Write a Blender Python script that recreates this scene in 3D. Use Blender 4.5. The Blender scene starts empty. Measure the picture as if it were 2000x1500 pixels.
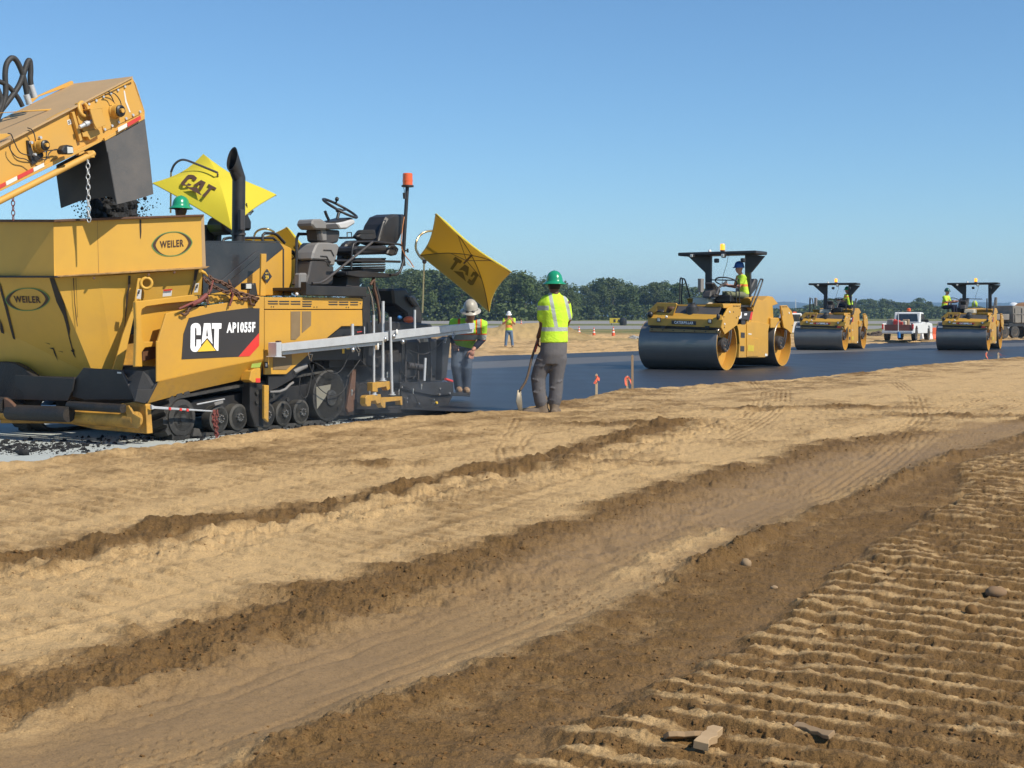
import bpy, bmesh, math, random
import numpy as np
from mathutils import Vector, Matrix

random.seed(7)
rng = np.random.default_rng(11)
scene = bpy.context.scene
COL = scene.collection

# ---------------------------------------------------------------- camera
F_PX, HOR, CAM_Z = 2700.0, 622.0, 1.24      # focal length in px of the 2000 px frame, horizon row, eye height (m)
cam_data = bpy.data.cameras.new('camera')
cam = bpy.data.objects.new('camera', cam_data)
COL.objects.link(cam)
cam.location = (0, 0, CAM_Z)
cam.rotation_euler = (math.radians(90), 0, 0)
cam_data.sensor_width = 36
cam_data.lens = 36 * F_PX / 2000
cam_data.shift_y = -(750 - HOR) / 2000
cam_data.clip_start = 0.1
cam_data.clip_end = 20000
scene.camera = cam

# ---------------------------------------------------------------- light
SUN_AZ, SUN_EL = math.radians(-35), math.radians(44)    # azimuth measured from +X towards +Y
world = bpy.data.worlds.new('World')
scene.world = world
world.use_nodes = True
wn = world.node_tree
wn.nodes.clear()
sky = wn.nodes.new('ShaderNodeTexSky')
sky.sky_type = 'NISHITA'
sky.sun_disc = False
sky.sun_elevation = SUN_EL
sky.sun_rotation = math.pi / 2 - SUN_AZ
sky.air_density = 1.0
sky.dust_density = 0.0
sky.ozone_density = 7.5
sky.altitude = 0
bg = wn.nodes.new('ShaderNodeBackground')
bg.inputs['Strength'].default_value = 0.116
wo = wn.nodes.new('ShaderNodeOutputWorld')
tint = wn.nodes.new('ShaderNodeMix'); tint.data_type = 'RGBA'; tint.blend_type = 'MULTIPLY'
tint.inputs[0].default_value = 1.0; tint.inputs[7].default_value = (0.95, 1.07, 1.06, 1)
wn.links.new(sky.outputs[0], tint.inputs[6])
wn.links.new(tint.outputs[2], bg.inputs[0])
wn.links.new(bg.outputs[0], wo.inputs[0])
sun_data = bpy.data.lights.new('sun', 'SUN')
sun_data.energy = 4.9
sun_data.angle = math.radians(0.5)
sun_data.color = (1.0, 0.91, 0.76)
sun = bpy.data.objects.new('sun', sun_data)
COL.objects.link(sun)
SUN_DIR = Vector((math.cos(SUN_AZ) * math.cos(SUN_EL), math.sin(SUN_AZ) * math.cos(SUN_EL), math.sin(SUN_EL)))
sun.rotation_euler = SUN_DIR.to_track_quat('Z', 'Y').to_euler()
scene.view_settings.view_transform = 'Standard'
scene.view_settings.look = 'None'
scene.view_settings.gamma = 1
scene.view_settings.exposure = 0.12
scene.view_settings.use_curve_mapping = False
scene.render.engine = 'CYCLES'
scene.cycles.max_bounces = 6
scene.cycles.transparent_max_bounces = 12
scene.cycles.volume_bounces = 0
scene.cycles.use_denoising = True
scene.cycles.caustics_reflective = False
scene.cycles.caustics_refractive = False

# ---------------------------------------------------------------- node helpers
def new_mat(name):
    m = bpy.data.materials.new(name)
    m.use_nodes = True
    nt = m.node_tree
    return m, nt, nt.nodes['Principled BSDF']

def nd(nt, kind, **kw):
    n = nt.nodes.new(kind)
    for k, v in kw.items():
        if k.startswith('in_'):
            key = k[3:]
            n.inputs[int(key) if key.isdigit() else key].default_value = v
        else:
            setattr(n, k, v)
    return n

def ramp(nt, src, stops):
    r = nt.nodes.new('ShaderNodeValToRGB')
    cr = r.color_ramp
    while len(cr.elements) < len(stops):
        cr.elements.new(0.5)
    for e, (p, c) in zip(cr.elements, stops):
        e.position = p
        e.color = (c[0], c[1], c[2], 1) if isinstance(c, (tuple, list)) else (c, c, c, 1)
    nt.links.new(src, r.inputs[0])
    return r.outputs[0]

def mixc(nt, fac, a, b, blend='MIX'):
    m = nt.nodes.new('ShaderNodeMix')
    m.data_type = 'RGBA'
    m.blend_type = blend
    for i, v in ((0, fac), (6, a), (7, b)):
        if hasattr(v, 'links'):
            nt.links.new(v, m.inputs[i])
        elif i == 0:
            m.inputs[0].default_value = v
        else:
            m.inputs[i].default_value = (v[0], v[1], v[2], 1)
    return m.outputs[2]

def mth(nt, op, a, b=None, c=None, clamp=False):
    m = nt.nodes.new('ShaderNodeMath')
    m.operation = op
    m.use_clamp = clamp
    for i, v in enumerate((a, b, c)):
        if v is None:
            continue
        if hasattr(v, 'links'):
            nt.links.new(v, m.inputs[i])
        else:
            m.inputs[i].default_value = v
    return m.outputs[0]

def noise(nt, vec, scale, detail=4, rough=0.6, dist=0.0):
    n = nt.nodes.new('ShaderNodeTexNoise')
    n.inputs['Scale'].default_value = scale
    n.inputs['Detail'].default_value = detail
    n.inputs['Roughness'].default_value = rough
    n.inputs['Distortion'].default_value = dist
    if vec is not None:
        nt.links.new(vec, n.inputs['Vector'])
    return n.outputs[0]

def bump(nt, bsdf, height, strength=0.3, distance=0.01):
    b = nt.nodes.new('ShaderNodeBump')
    b.inputs['Strength'].default_value = strength
    b.inputs['Distance'].default_value = distance
    nt.links.new(height, b.inputs['Height'])
    nt.links.new(b.outputs[0], bsdf.inputs['Normal'])

MATS = {}
def surf(name, col, rough=0.5, metal=0.0, dirt=0.25, dirt_col=(0.16, 0.11, 0.07), scale=3.0, spec=0.5,
         streak=0.0, bumps=0.0, coat=0.0, trans=0.0, var=0.12, fine=40.0, low=0.0):
    """painted / rubber / metal surface with grime, tone variation and optional vertical streaks"""
    m, nt, b = new_mat(name)
    tc = nt.nodes.new('ShaderNodeTexCoord')
    v = tc.outputs['Object']
    n1 = noise(nt, v, scale, 6, 0.62)
    n2 = noise(nt, v, fine, 3, 0.6)
    base = mixc(nt, mth(nt, 'MULTIPLY', n1, var * 2), col, [c * 0.72 for c in col])
    f = mth(nt, 'MULTIPLY', ramp(nt, n1, [(0.42, 0.0), (0.78, 1.0)]), dirt, clamp=True)
    spk = mth(nt, 'MULTIPLY', ramp(nt, n2, [(0.60, 0.0), (0.72, 1.0)]), dirt * 0.8)
    f = mth(nt, 'MAXIMUM', f, spk)
    if streak > 0:
        mp = nd(nt, 'ShaderNodeMapping')
        mp.inputs['Scale'].default_value = (14, 14, 0.9)
        nt.links.new(v, mp.inputs[0])
        n3 = noise(nt, mp.outputs[0], 1.0, 5, 0.65)
        f = mth(nt, 'MAXIMUM', f, mth(nt, 'MULTIPLY', ramp(nt, n3, [(0.56, 0.0), (0.74, 1.0)]), streak))
    if low > 0:
        sx = nt.nodes.new('ShaderNodeSeparateXYZ'); nt.links.new(v, sx.inputs[0])
        zz_ = mth(nt, 'SUBTRACT', 1.0, mth(nt, 'DIVIDE', sx.outputs[2], 1.15), clamp=True)
        n4 = noise(nt, v, 16, 5, .7)
        f = mth(nt, 'MAXIMUM', f, mth(nt, 'MULTIPLY', ramp(nt, mth(nt, 'ADD', mth(nt, 'MULTIPLY', zz_, .42), mth(nt, 'MULTIPLY', n4, .75)), [(.55, 0), (.80, 1)]), low))
    out = mixc(nt, f, base, dirt_col)
    nt.links.new(out, b.inputs['Base Color'])
    r = mth(nt, 'ADD', mth(nt, 'MULTIPLY', n1, 0.22), rough - 0.1, clamp=True)
    nt.links.new(r, b.inputs['Roughness'])
    b.inputs['Metallic'].default_value = metal
    b.inputs['Specular IOR Level'].default_value = spec
    b.inputs['Coat Weight'].default_value = coat
    if trans:
        b.inputs['Transmission Weight'].default_value = trans
    if bumps:
        bump(nt, b, mth(nt, 'ADD', n2, n1), bumps, 0.01)
    MATS[name] = m
    return m

Y = surf('yellow_paint', (0.62, 0.335, 0.042), 0.45, dirt=0.24, dirt_col=(0.30, 0.19, 0.085), scale=1.8, coat=0.1, var=0.22, low=.55, streak=.10)
YI = surf('insert_paint', (0.72, 0.41, 0.06), 0.55, dirt=0.24, dirt_col=(0.40, 0.24, 0.09), scale=2.2, streak=0.10, var=0.18)
YD = surf('dirty_yellow_paint', (0.62, 0.33, 0.055), 0.55, dirt=0.75, dirt_col=(0.035, 0.022, 0.015), scale=3.5, streak=0.6)
YC = surf('conveyor_paint', (0.65, 0.36, 0.07), 0.5, dirt=0.22, dirt_col=(0.48, 0.32, 0.16), scale=2.0, var=0.16)
DUSTY = surf('dusty_cover_paint', (0.50, 0.33, 0.165), 0.7, dirt=0.5, dirt_col=(0.36, 0.26, 0.15), scale=2.5)
BK = surf('black_paint', (0.022, 0.022, 0.024), 0.42, dirt=0.35, dirt_col=(0.085, 0.075, 0.065), scale=3.0, var=0.2)
BKS = surf('black_hood_paint', (0.030, 0.030, 0.034), 0.30, dirt=0.5, dirt_col=(0.10, 0.095, 0.09), scale=2.0, var=0.2, coat=0.3)
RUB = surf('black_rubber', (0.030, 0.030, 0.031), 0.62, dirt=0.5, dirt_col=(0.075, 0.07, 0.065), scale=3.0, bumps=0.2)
FLAP = surf('lit_flap_rubber', (0.10, 0.098, 0.098), 0.6, dirt=0.55, dirt_col=(0.17, 0.15, 0.135), scale=4.0, bumps=0.25)
TAR = surf('tar_caked_steel', (0.020, 0.019, 0.019), 0.55, dirt=0.55, dirt_col=(0.07, 0.05, 0.035), scale=6.0, bumps=0.9, fine=60)
TRK = surf('track_rubber', (0.035, 0.034, 0.033), 0.7, dirt=0.7, dirt_col=(0.13, 0.12, 0.10), scale=4.0, bumps=0.3)
DUSTRIM = surf('dusty_black_rim', (0.035, 0.034, 0.033), 0.5, dirt=0.7, dirt_col=(0.10, 0.10, 0.09), scale=5.0)
GREYP = surf('grey_plastic', (0.22, 0.215, 0.21), 0.5, dirt=0.3, dirt_col=(0.2, 0.15, 0.11), scale=5.0)
DGREYP = surf('dark_grey_plastic', (0.055, 0.052, 0.052), 0.5, dirt=0.3, dirt_col=(0.14, 0.10, 0.08), scale=5.0)
SILV = surf('silver_plastic', (0.55, 0.55, 0.55), 0.35, dirt=0.1)
GALV = surf('galvanised_steel', (0.64, 0.66, 0.68), 0.45, metal=0.35, dirt=0.35, dirt_col=(0.36, 0.36, 0.37), scale=7.0, var=0.25)
CHRM = surf('bright_steel', (0.62, 0.62, 0.62), 0.25, metal=0.9, dirt=0.2, dirt_col=(0.3, 0.28, 0.25))
RUST = surf('rusty_steel', (0.16, 0.085, 0.055), 0.75, metal=0.2, dirt=0.6, dirt_col=(0.07, 0.045, 0.035), scale=8, bumps=0.5)
REDRUST = surf('red_brown_steel', (0.22, 0.055, 0.045), 0.65, dirt=0.5, dirt_col=(0.10, 0.05, 0.035), scale=8, bumps=0.4)
BRASS = surf('brass_tube', (0.56, 0.44, 0.26), 0.28, metal=0.85, dirt=0.1)
DKSTEEL = surf('umbrella_steel', (0.15, 0.125, 0.12), 0.4, metal=0.4, dirt=0.2)
WHITE = surf('white_paint', (0.80, 0.80, 0.78), 0.35, dirt=0.12, dirt_col=(0.5, 0.47, 0.42))
LETTER = surf('white_letter', (0.92, 0.93, 0.95), 0.4, dirt=0.0, var=0.0)
DECAL = surf('black_decal', (0.040, 0.036, 0.036), 0.45, dirt=0.2, dirt_col=(0.07, 0.06, 0.055))
REDD = surf('red_decal', (0.72, 0.045, 0.035), 0.45, dirt=0.1)
RTAPE = surf('red_tape', (0.62, 0.05, 0.04), 0.5, dirt=0.2, dirt_col=(0.4, 0.2, 0.1))
WTAPE = surf('white_tape', (0.78, 0.76, 0.72), 0.5, dirt=0.25, dirt_col=(0.5, 0.42, 0.3))
LOGOY = surf('logo_yellow', (0.85, 0.55, 0.05), 0.45, dirt=0.0, var=0.0)
BROWNINK = surf('brown_print', (0.075, 0.035, 0.02), 0.6, dirt=0.0)
GREENINK = surf('green_print', (0.12, 0.27, 0.08), 0.6, dirt=0.0)
GRILLE = surf('perforated_grille', (0.22, 0.15, 0.075), 0.6, dirt=0.5, dirt_col=(0.30, 0.22, 0.12), scale=9, fine=160)
ORANGE = surf('orange_plastic', (0.80, 0.13, 0.03), 0.4, dirt=0.1)
RIBBON = surf('orange_ribbon', (0.90, 0.16, 0.08), 0.6, dirt=0.0)
WOOD = surf('weathered_wood', (0.36, 0.25, 0.15), 0.8, dirt=0.5, dirt_col=(0.2, 0.14, 0.09), scale=10, streak=0.5, bumps=0.3)
PALEWOOD = surf('pale_wood', (0.60, 0.46, 0.29), 0.8, dirt=0.3, dirt_col=(0.4, 0.29, 0.18), scale=10, streak=0.3)
HELMG = surf('green_helmet_plastic', (0.012, 0.30, 0.15), 0.25, dirt=0.08, coat=0.4)
HELMB = surf('blue_helmet_plastic', (0.02, 0.09, 0.30), 0.28, dirt=0.1, coat=0.4)
HELMW = surf('white_helmet_plastic', (0.80, 0.80, 0.79), 0.3, dirt=0.05)
HELMK = surf('khaki_helmet_plastic', (0.45, 0.42, 0.36), 0.4, dirt=0.5, dirt_col=(0.22, 0.19, 0.14), scale=8)
HELMD = surf('dark_green_helmet_plastic', (0.02, 0.09, 0.07), 0.3, dirt=0.1)
SKD = surf('dark_skin', (0.13, 0.058, 0.033), 0.5, dirt=0.0, spec=0.4)
SKL = surf('light_skin', (0.50, 0.24, 0.16), 0.5, dirt=0.0, spec=0.4)
GPANT = surf('grey_work_cloth', (0.125, 0.122, 0.13), 0.95, dirt=0.4, dirt_col=(0.19, 0.165, 0.145), scale=7, bumps=0.35, spec=0.1, fine=18)
JEAN = surf('denim', (0.12, 0.19, 0.29), 0.95, dirt=0.4, dirt_col=(0.2, 0.24, 0.29), scale=6, bumps=0.3, spec=0.1, fine=20)
DJEAN = surf('dark_denim', (0.055, 0.075, 0.11), 0.95, dirt=0.5, dirt_col=(0.12, 0.125, 0.13), scale=5, bumps=0.3, spec=0.1, fine=20)
OLIVE = surf('olive_cloth', (0.21, 0.22, 0.14), 0.95, dirt=0.2, scale=6, bumps=0.3, spec=0.1)
NAVY = surf('navy_cloth', (0.02, 0.025, 0.045), 0.9, dirt=0.1, spec=0.1)
BOOTT = surf('tan_leather_boot', (0.30, 0.185, 0.10), 0.85, dirt=0.4, dirt_col=(0.35, 0.26, 0.17), bumps=0.3)
BOOTD = surf('dusty_boot', (0.20, 0.155, 0.115), 0.9, dirt=0.6, dirt_col=(0.36, 0.27, 0.18), bumps=0.3)
SOLE = surf('boot_sole', (0.03, 0.026, 0.022), 0.85, dirt=0.3)
HAIR = surf('dark_hair', (0.018, 0.013, 0.011), 0.8, dirt=0.0)
GLASSD = surf('dark_window_glass', (0.03, 0.04, 0.045), 0.08, dirt=0.1, spec=0.9)
LENS = surf('lamp_lens', (0.60, 0.60, 0.56), 0.15, dirt=0.1, spec=0.8)
GREYTRK = surf('weathered_grey_body', (0.20, 0.185, 0.165), 0.8, dirt=0.7, dirt_col=(0.36, 0.31, 0.25), scale=2.0, streak=0.5)
CONEO = surf('cone_orange', (0.78, 0.12, 0.035), 0.5, dirt=0.2, dirt_col=(0.4, 0.2, 0.1))
SIGNY = surf('sign_yellow', (0.62, 0.47, 0.04), 0.5, dirt=0.2)
CREAM = surf('cream_plastic', (0.62, 0.55, 0.43), 0.5, dirt=0.2, dirt_col=(0.4, 0.33, 0.22))
REDK = surf('red_cooler_band', (0.45, 0.08, 0.05), 0.5, dirt=0.2)
BLUEP = surf('blue_plastic', (0.05, 0.25, 0.62), 0.4, dirt=0.1)
BLADE = surf('shovel_blade_steel', (0.24, 0.21, 0.16), 0.5, metal=0.4, dirt=0.6, dirt_col=(0.33, 0.25, 0.16), scale=9)
DRUMY = surf('drum_side_paint', (0.54, 0.29, 0.045), 0.55, dirt=0.4, dirt_col=(0.33, 0.19, 0.07), scale=3.0)

def emissive(name, col, strength, base):
    m, nt, b = new_mat(name)
    b.inputs['Base Color'].default_value = (*base, 1)
    b.inputs['Emission Color'].default_value = (*col, 1)
    b.inputs['Emission Strength'].default_value = strength
    b.inputs['Roughness'].default_value = 0.2
    MATS[name] = m
    return m
LITAMB = emissive('lit_amber_lens', (1.0, 0.42, 0.03), 1.3, (0.9, 0.3, 0.03))
AMBER = surf('amber_lens', (0.85, 0.13, 0.015), 0.12, dirt=0.0, coat=0.6)

def drum_mat():
    m, nt, b = new_mat('drum_steel')
    tc = nt.nodes.new('ShaderNodeTexCoord')
    mp = nd(nt, 'ShaderNodeMapping'); mp.inputs['Scale'].default_value = (40, 1.2, 40)
    nt.links.new(tc.outputs['Object'], mp.inputs[0])
    n1 = noise(nt, tc.outputs['Object'], 2.5, 5, 0.6)
    n2 = noise(nt, mp.outputs[0], 1.0, 3, 0.6)
    c = mixc(nt, n1, (0.24, 0.23, 0.22), (0.36, 0.32, 0.28))
    c = mixc(nt, mth(nt, 'MULTIPLY', n2, 0.35), c, (0.05, 0.052, 0.058))
    nt.links.new(c, b.inputs['Base Color'])
    b.inputs['Metallic'].default_value = 0.6
    b.inputs['Roughness'].default_value = 0.38
    return m
DRUM = drum_mat()

def cloth_vest(name, base, stripes, edge=None):
    """hi-vis cloth: stripes = list of (axis, lo, hi, cond_axis, cond_lo, cond_hi, colour)"""
    m, nt, b = new_mat(name)
    tc = nt.nodes.new('ShaderNodeTexCoord')
    sx = nd(nt, 'ShaderNodeSeparateXYZ')
    nt.links.new(tc.outputs['Object'], sx.inputs[0])
    n1 = noise(nt, tc.outputs['Object'], 9, 4, 0.6)
    c = mixc(nt, mth(nt, 'MULTIPLY', n1, 0.35), base, [x * 0.72 for x in base])
    for (ax, lo, hi, ca, cl, ch, colr) in stripes:
        o = sx.outputs[ax]
        f = mth(nt, 'MULTIPLY', mth(nt, 'GREATER_THAN', o, lo), mth(nt, 'LESS_THAN', o, hi))
        if ca is not None:
            q = sx.outputs[ca]
            f = mth(nt, 'MULTIPLY', f, mth(nt, 'MULTIPLY', mth(nt, 'GREATER_THAN', q, cl), mth(nt, 'LESS_THAN', q, ch)))
        c = mixc(nt, f, c, colr)
    nt.links.new(c, b.inputs['Base Color'])
    b.inputs['Roughness'].default_value = 0.85
    b.inputs['Specular IOR Level'].default_value = 0.15
    bump(nt, b, noise(nt, tc.outputs['Object'], 7, 3, 0.55, 0.6), 0.5, 0.05)
    return m
LIME, SILT, OTAPE = (0.58, 0.86, 0.055), (0.42, 0.45, 0.43), (0.95, 0.16, 0.03)

# ---------------------------------------------------------------- mesh builder
class MB:
    def __init__(s):
        s.v, s.f, s.sm = [], [], []
    def add(s, vs, fs, smooth=False):
        o = len(s.v)
        s.v.extend([tuple(p) for p in vs])
        s.f.extend([tuple(i + o for i in f) for f in fs])
        s.sm.extend([smooth] * len(fs))
        return s
    def prism(s, pts, off):
        """pts: outline in 3-D; off: extrusion vector"""
        n = len(pts); off = Vector(off)
        a = [Vector(p) for p in pts]
        nrm = Vector((0, 0, 0))
        for i in range(n):
            nrm += a[i].cross(a[(i + 1) % n])
        if nrm.dot(off) > 0:
            a.reverse()
        b = [p + off for p in a]
        fs = [tuple(range(n)), tuple(range(2 * n - 1, n - 1, -1))]
        fs += [(i, i + n, (i + 1) % n + n, (i + 1) % n) for i in range(n)]
        return s.add(a + b, fs)
    def box(s, lo, hi, rot=None, piv=None):
        x0, y0, z0 = lo; x1, y1, z1 = hi
        vs = [Vector(p) for p in ((x0,y0,z0),(x1,y0,z0),(x1,y1,z0),(x0,y1,z0),(x0,y0,z1),(x1,y0,z1),(x1,y1,z1),(x0,y1,z1))]
        if rot is not None:
            pv = Vector(piv) if piv is not None else (Vector(lo) + Vector(hi)) / 2
            vs = [rot @ (p - pv) + pv for p in vs]
        return s.add(vs, [(0,3,2,1),(4,5,6,7),(0,1,5,4),(1,2,6,5),(2,3,7,6),(3,0,4,7)])
    def cbox(s, c, d, rot=None):
        c = Vector(c); h = Vector(d) / 2
        return s.box(c - h, c + h, rot)
    def tube(s, pts, r, seg=8, cap=True, closed=False, flat=None):
        pts = [Vector(p) for p in pts]
        n = len(pts)
        rr = r if isinstance(r, (list, tuple)) else [r] * n
        vs = []; up = None
        for i, p in enumerate(pts):
            if closed:
                t = (pts[(i + 1) % n] - pts[i - 1]).normalized()
            else:
                t = ((pts[i + 1] if i < n - 1 else p) - (pts[i - 1] if i > 0 else p)).normalized()
            if up is None:
                ref = Vector((0, 0, 1)) if abs(t.z) < 0.9 else Vector((1, 0, 0))
                up = (ref - t * ref.dot(t)).normalized()
            else:
                up = (up - t * up.dot(t))
                up = up.normalized() if up.length > 1e-6 else t.orthogonal().normalized()
            side = t.cross(up)
            k = 1.0
            if 0 < i < n - 1 or closed:
                d0 = (p - pts[i - 1]).normalized()
                k = 1 / max(0.5, d0.dot(t))
            for j in range(seg):
                a = 2 * math.pi * (j + 0.5) / seg
                vs.append(p + (side * math.cos(a) * rr[i] + up * math.sin(a) * rr[i]) * (k if k < 1.5 else 1.5))
        fs = []
        m = n if closed else n - 1
        for i in range(m):
            a0, b0 = i * seg, ((i + 1) % n) * seg
            for j in range(seg):
                j2 = (j + 1) % seg
                fs.append((a0 + j, a0 + j2, b0 + j2, b0 + j))
        s.add(vs, fs, True)
        if cap and not closed:
            o = len(s.v) - len(vs)
            s.add([s.v[o + j] for j in range(seg)], [tuple(range(seg - 1, -1, -1))])
            o2 = o + (n - 1) * seg
            s.add([s.v[o2 + j] for j in range(seg)], [tuple(range(seg))])
        return s
    def lathe(s, org, axis, prof, seg=24, smooth=False, cap=True):
        """prof: list of (radius, height along axis)"""
        org = Vector(org); ax = Vector(axis).normalized()
        u = ax.orthogonal().normalized(); w = ax.cross(u)
        ring = lambda r, h: [org + ax * h + (u * math.cos(2*math.pi*j/seg) + w * math.sin(2*math.pi*j/seg)) * r for j in range(seg)]
        if smooth:
            vs = []
            for r, h in prof:
                vs += ring(r, h)
            fs = [(i*seg+j, i*seg+(j+1)%seg, (i+1)*seg+(j+1)%seg, (i+1)*seg+j) for i in range(len(prof)-1) for j in range(seg)]
            s.add(vs, fs, True)
        else:
            for (r0, h0), (r1, h1) in zip(prof[:-1], prof[1:]):
                s.add(ring(r0, h0) + ring(r1, h1), [(j, (j+1)%seg, seg+(j+1)%seg, seg+j) for j in range(seg)], True)
        if cap:
            if prof[0][0] > 1e-4:
                s.add(ring(*prof[0]), [tuple(range(seg-1, -1, -1))])
            if prof[-1][0] > 1e-4:
                s.add(ring(*prof[-1]), [tuple(range(seg))])
        return s
    def ball(s, c, r, seg=12, rings=8):
        r = Vector(r) if isinstance(r, (tuple, list, Vector)) else Vector((r, r, r))
        c = Vector(c); vs = [c + Vector((0, 0, -r.z))]
        for i in range(1, rings):
            ph = -math.pi/2 + math.pi*i/rings
            for j in range(seg):
                th = 2*math.pi*j/seg
                vs.append(c + Vector((r.x*math.cos(ph)*math.cos(th), r.y*math.cos(ph)*math.sin(th), r.z*math.sin(ph))))
        vs.append(c + Vector((0, 0, r.z)))
        fs = [(0, 1+(j+1)%seg, 1+j) for j in range(seg)]
        for i in range(rings-2):
            a = 1+i*seg
            fs += [(a+j, a+(j+1)%seg, a+seg+(j+1)%seg, a+seg+j) for j in range(seg)]
        a = 1+(rings-2)*seg
        fs += [(a+j, a+(j+1)%seg, len(vs)-1) for j in range(seg)]
        return s.add(vs, fs, True)
    def mesh(s, name):
        me = bpy.data.meshes.new(name)
        me.from_pydata(s.v, [], s.f)
        me.polygons.foreach_set('use_smooth', s.sm)
        me.update()
        return me
    def build(s, name, mat, parent=None, bev=0.0, seg=1, label=None, kind=None):
        return link(name, s.mesh(name), mat, parent, bev, seg, label, kind)

def link(name, me, mat, parent=None, bev=0.0, seg=1, label=None, kind=None):
    o = bpy.data.objects.new(name, me)
    COL.objects.link(o)
    if mat is not None:
        if not me.materials:
            me.materials.append(mat)
    if parent is not None:
        o.parent = parent
    if bev > 0:
        m = o.modifiers.new('bevel', 'BEVEL')
        m.width = bev; m.segments = seg; m.limit_method = 'ANGLE'; m.angle_limit = math.radians(35)
        m.use_clamp_overlap = True
    if label: o['label'] = label
    if kind: o['kind'] = kind
    return o

def tag(o, label, cat, group=None, kind=None):
    if label: o['label'] = label
    if cat: o['category'] = cat
    if group: o['group'] = group
    if kind: o['kind'] = kind
    return o

def empty(name, loc, rz=0.0):
    o = bpy.data.objects.new(name, None)
    COL.objects.link(o)
    o.location = loc
    o.rotation_euler = (0, 0, rz)
    o.empty_display_size = 0.2
    return o

def copy_tree(o, parent=None, skip=()):
    c = o.copy(); COL.objects.link(c)
    if parent is not None:
        c.parent = parent
    for ch in list(o.children):
        if ch.name.split('.')[0] in skip:
            continue
        copy_tree(ch, c, skip)
    return c

class Frame:
    """local frame: origin, rotation about z; hit() finds where the sight line of a photo pixel meets a local plane"""
    def __init__(s, o, th):
        s.o = Vector(o); s.th = th
        s.R = Matrix.Rotation(th, 3, 'Z'); s.Ri = s.R.transposed()
    def hit(s, p, axis, val):
        lo = s.Ri @ (Vector((0, 0, CAM_Z)) - s.o)
        ld = s.Ri @ Vector(((p[0]-1000)/F_PX, 1, (HOR-p[1])/F_PX))
        return lo + ld * ((val - lo[axis]) / ld[axis])
    def y(s, p, v): return s.hit(p, 1, v)
    def x(s, p, v): return s.hit(p, 0, v)
    def w(s, p): return s.R @ Vector(p) + s.o
WORLD = Frame((0, 0, 0), 0)
def zoom(ox, oy, sc):
    return lambda *p: (ox + p[0]/sc, oy + p[1]/sc)
z1 = zoom(0,100,4.5454); z2 = zoom(0,400,4.5454); z3 = zoom(0,640,4.5454); z4 = zoom(280,280,4.5454)
z5 = zoom(280,560,4.5454); z6 = zoom(540,320,4.1667); z7 = zoom(520,560,4.5454); z8 = zoom(840,500,4.5454)
zr1 = zoom(1240,460,5.3559); zr2 = zoom(1530,500,7.5); zr3 = zoom(1700,520,6.6667)
zc = zoom(340,590,11.111); zw = zoom(280,440,16.667); zu = zoom(280,290,7.1429); zs = zoom(660,600,6.5217); zv = zoom(800,400,6.8182)

def text_mesh(body, height, width, bold=0.0, name='text'):
    """flat lettering as a mesh, lower-left at the origin in the XY plane, scaled to width x height"""
    cu = bpy.data.curves.new(name, 'FONT')
    cu.body = body; cu.offset = bold; cu.size = 1.0; cu.resolution_u = 4; cu.space_character = 1.14
    ob = bpy.data.objects.new(name, cu); COL.objects.link(ob)
    dg = bpy.context.evaluated_depsgraph_get()
    me = bpy.data.meshes.new_from_object(ob.evaluated_get(dg))
    COL.objects.unlink(ob); bpy.data.objects.remove(ob); bpy.data.curves.remove(cu)
    co = np.array([v.co[:] for v in me.vertices])
    lo, hi = co.min(0), co.max(0)
    co[:, 0] = (co[:, 0]-lo[0])/(hi[0]-lo[0])*width
    co[:, 1] = (co[:, 1]-lo[1])/(hi[1]-lo[1])*height
    for v, c in zip(me.vertices, co):
        v.co = c
    me.materials.clear()
    return me

def text_on(name, body, corners, mat, parent, bold=0.02, label=None):
    """lettering stretched over the quad lower-left, lower-right, upper-left (3-D points)"""
    me = text_mesh(body, 1.0, 1.0, bold, name)
    a, b, c = (Vector(p) for p in corners)
    for v in me.vertices:
        v.co = a + (b-a)*v.co.x + (c-a)*v.co.y
    return link(name, me, mat, parent, label=label)
# ================================================================ ground
U = Vector((math.sin(math.radians(30.65)), math.cos(math.radians(30.65)), 0))     # paving direction, away from the camera
V = Vector((U.y, -U.x, 0))                                                         # across the mat, towards the camera side
GP = np.array([(0,-.40),(4,-.38),(7,-.31),(10,-.18),(12.5,-.075),(16,-.02),(18,0),(25,0),(66,-.165),(105,.04),(140,.15),(185,.28),(230,.39),(320,.65),(600,1.2),(1500,2.5),(9000,8)], float)
def base_z(yy):
    return np.interp(yy, GP[:,0], GP[:,1])
def gpt(p, extra=0.0):
    """ground point under a photo pixel (open dirt level)"""
    d = 10.0
    k = (p[1]-HOR)/F_PX
    for _ in range(60):
        d = 0.5*d + 0.5*(CAM_Z - float(base_z(d)) - extra)/k
    return ((p[0]-1000)/F_PX*d, d)
def gline(pts, extra=0.0):
    return np.array([gpt(p, extra) for p in pts])

EDGE = gline([(0,897),(150,884),(300,866),(430,849),(560,835),(640,827),(730,817),(800,810),(840,811),(880,805),(990,800),(1097,779),(1133,776),(1165,768),(1200,761),(1229,757),(1341,752),(1427,746),(1560,737),(1667,727),(1773,714),(1850,707),(1917,702),(1955,699),(2000,696)], 0.03)
EDGE = np.vstack([EDGE[0] - (EDGE[3]-EDGE[0])/np.linalg.norm(EDGE[3]-EDGE[0])*14, EDGE, EDGE[-1] + np.array([.72,.69])*60])
FAR = gline([(924,697.5),(972,695),(1104,691.5),(1265,686),(1690,672.5),(1768,669),(1835,667),(1949,665),(2000,664)], 0.0)
FAR = np.vstack([FAR[0] - np.array([U.x,U.y])*60, FAR, FAR[-1] + np.array([.8,.6])*80])

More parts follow.
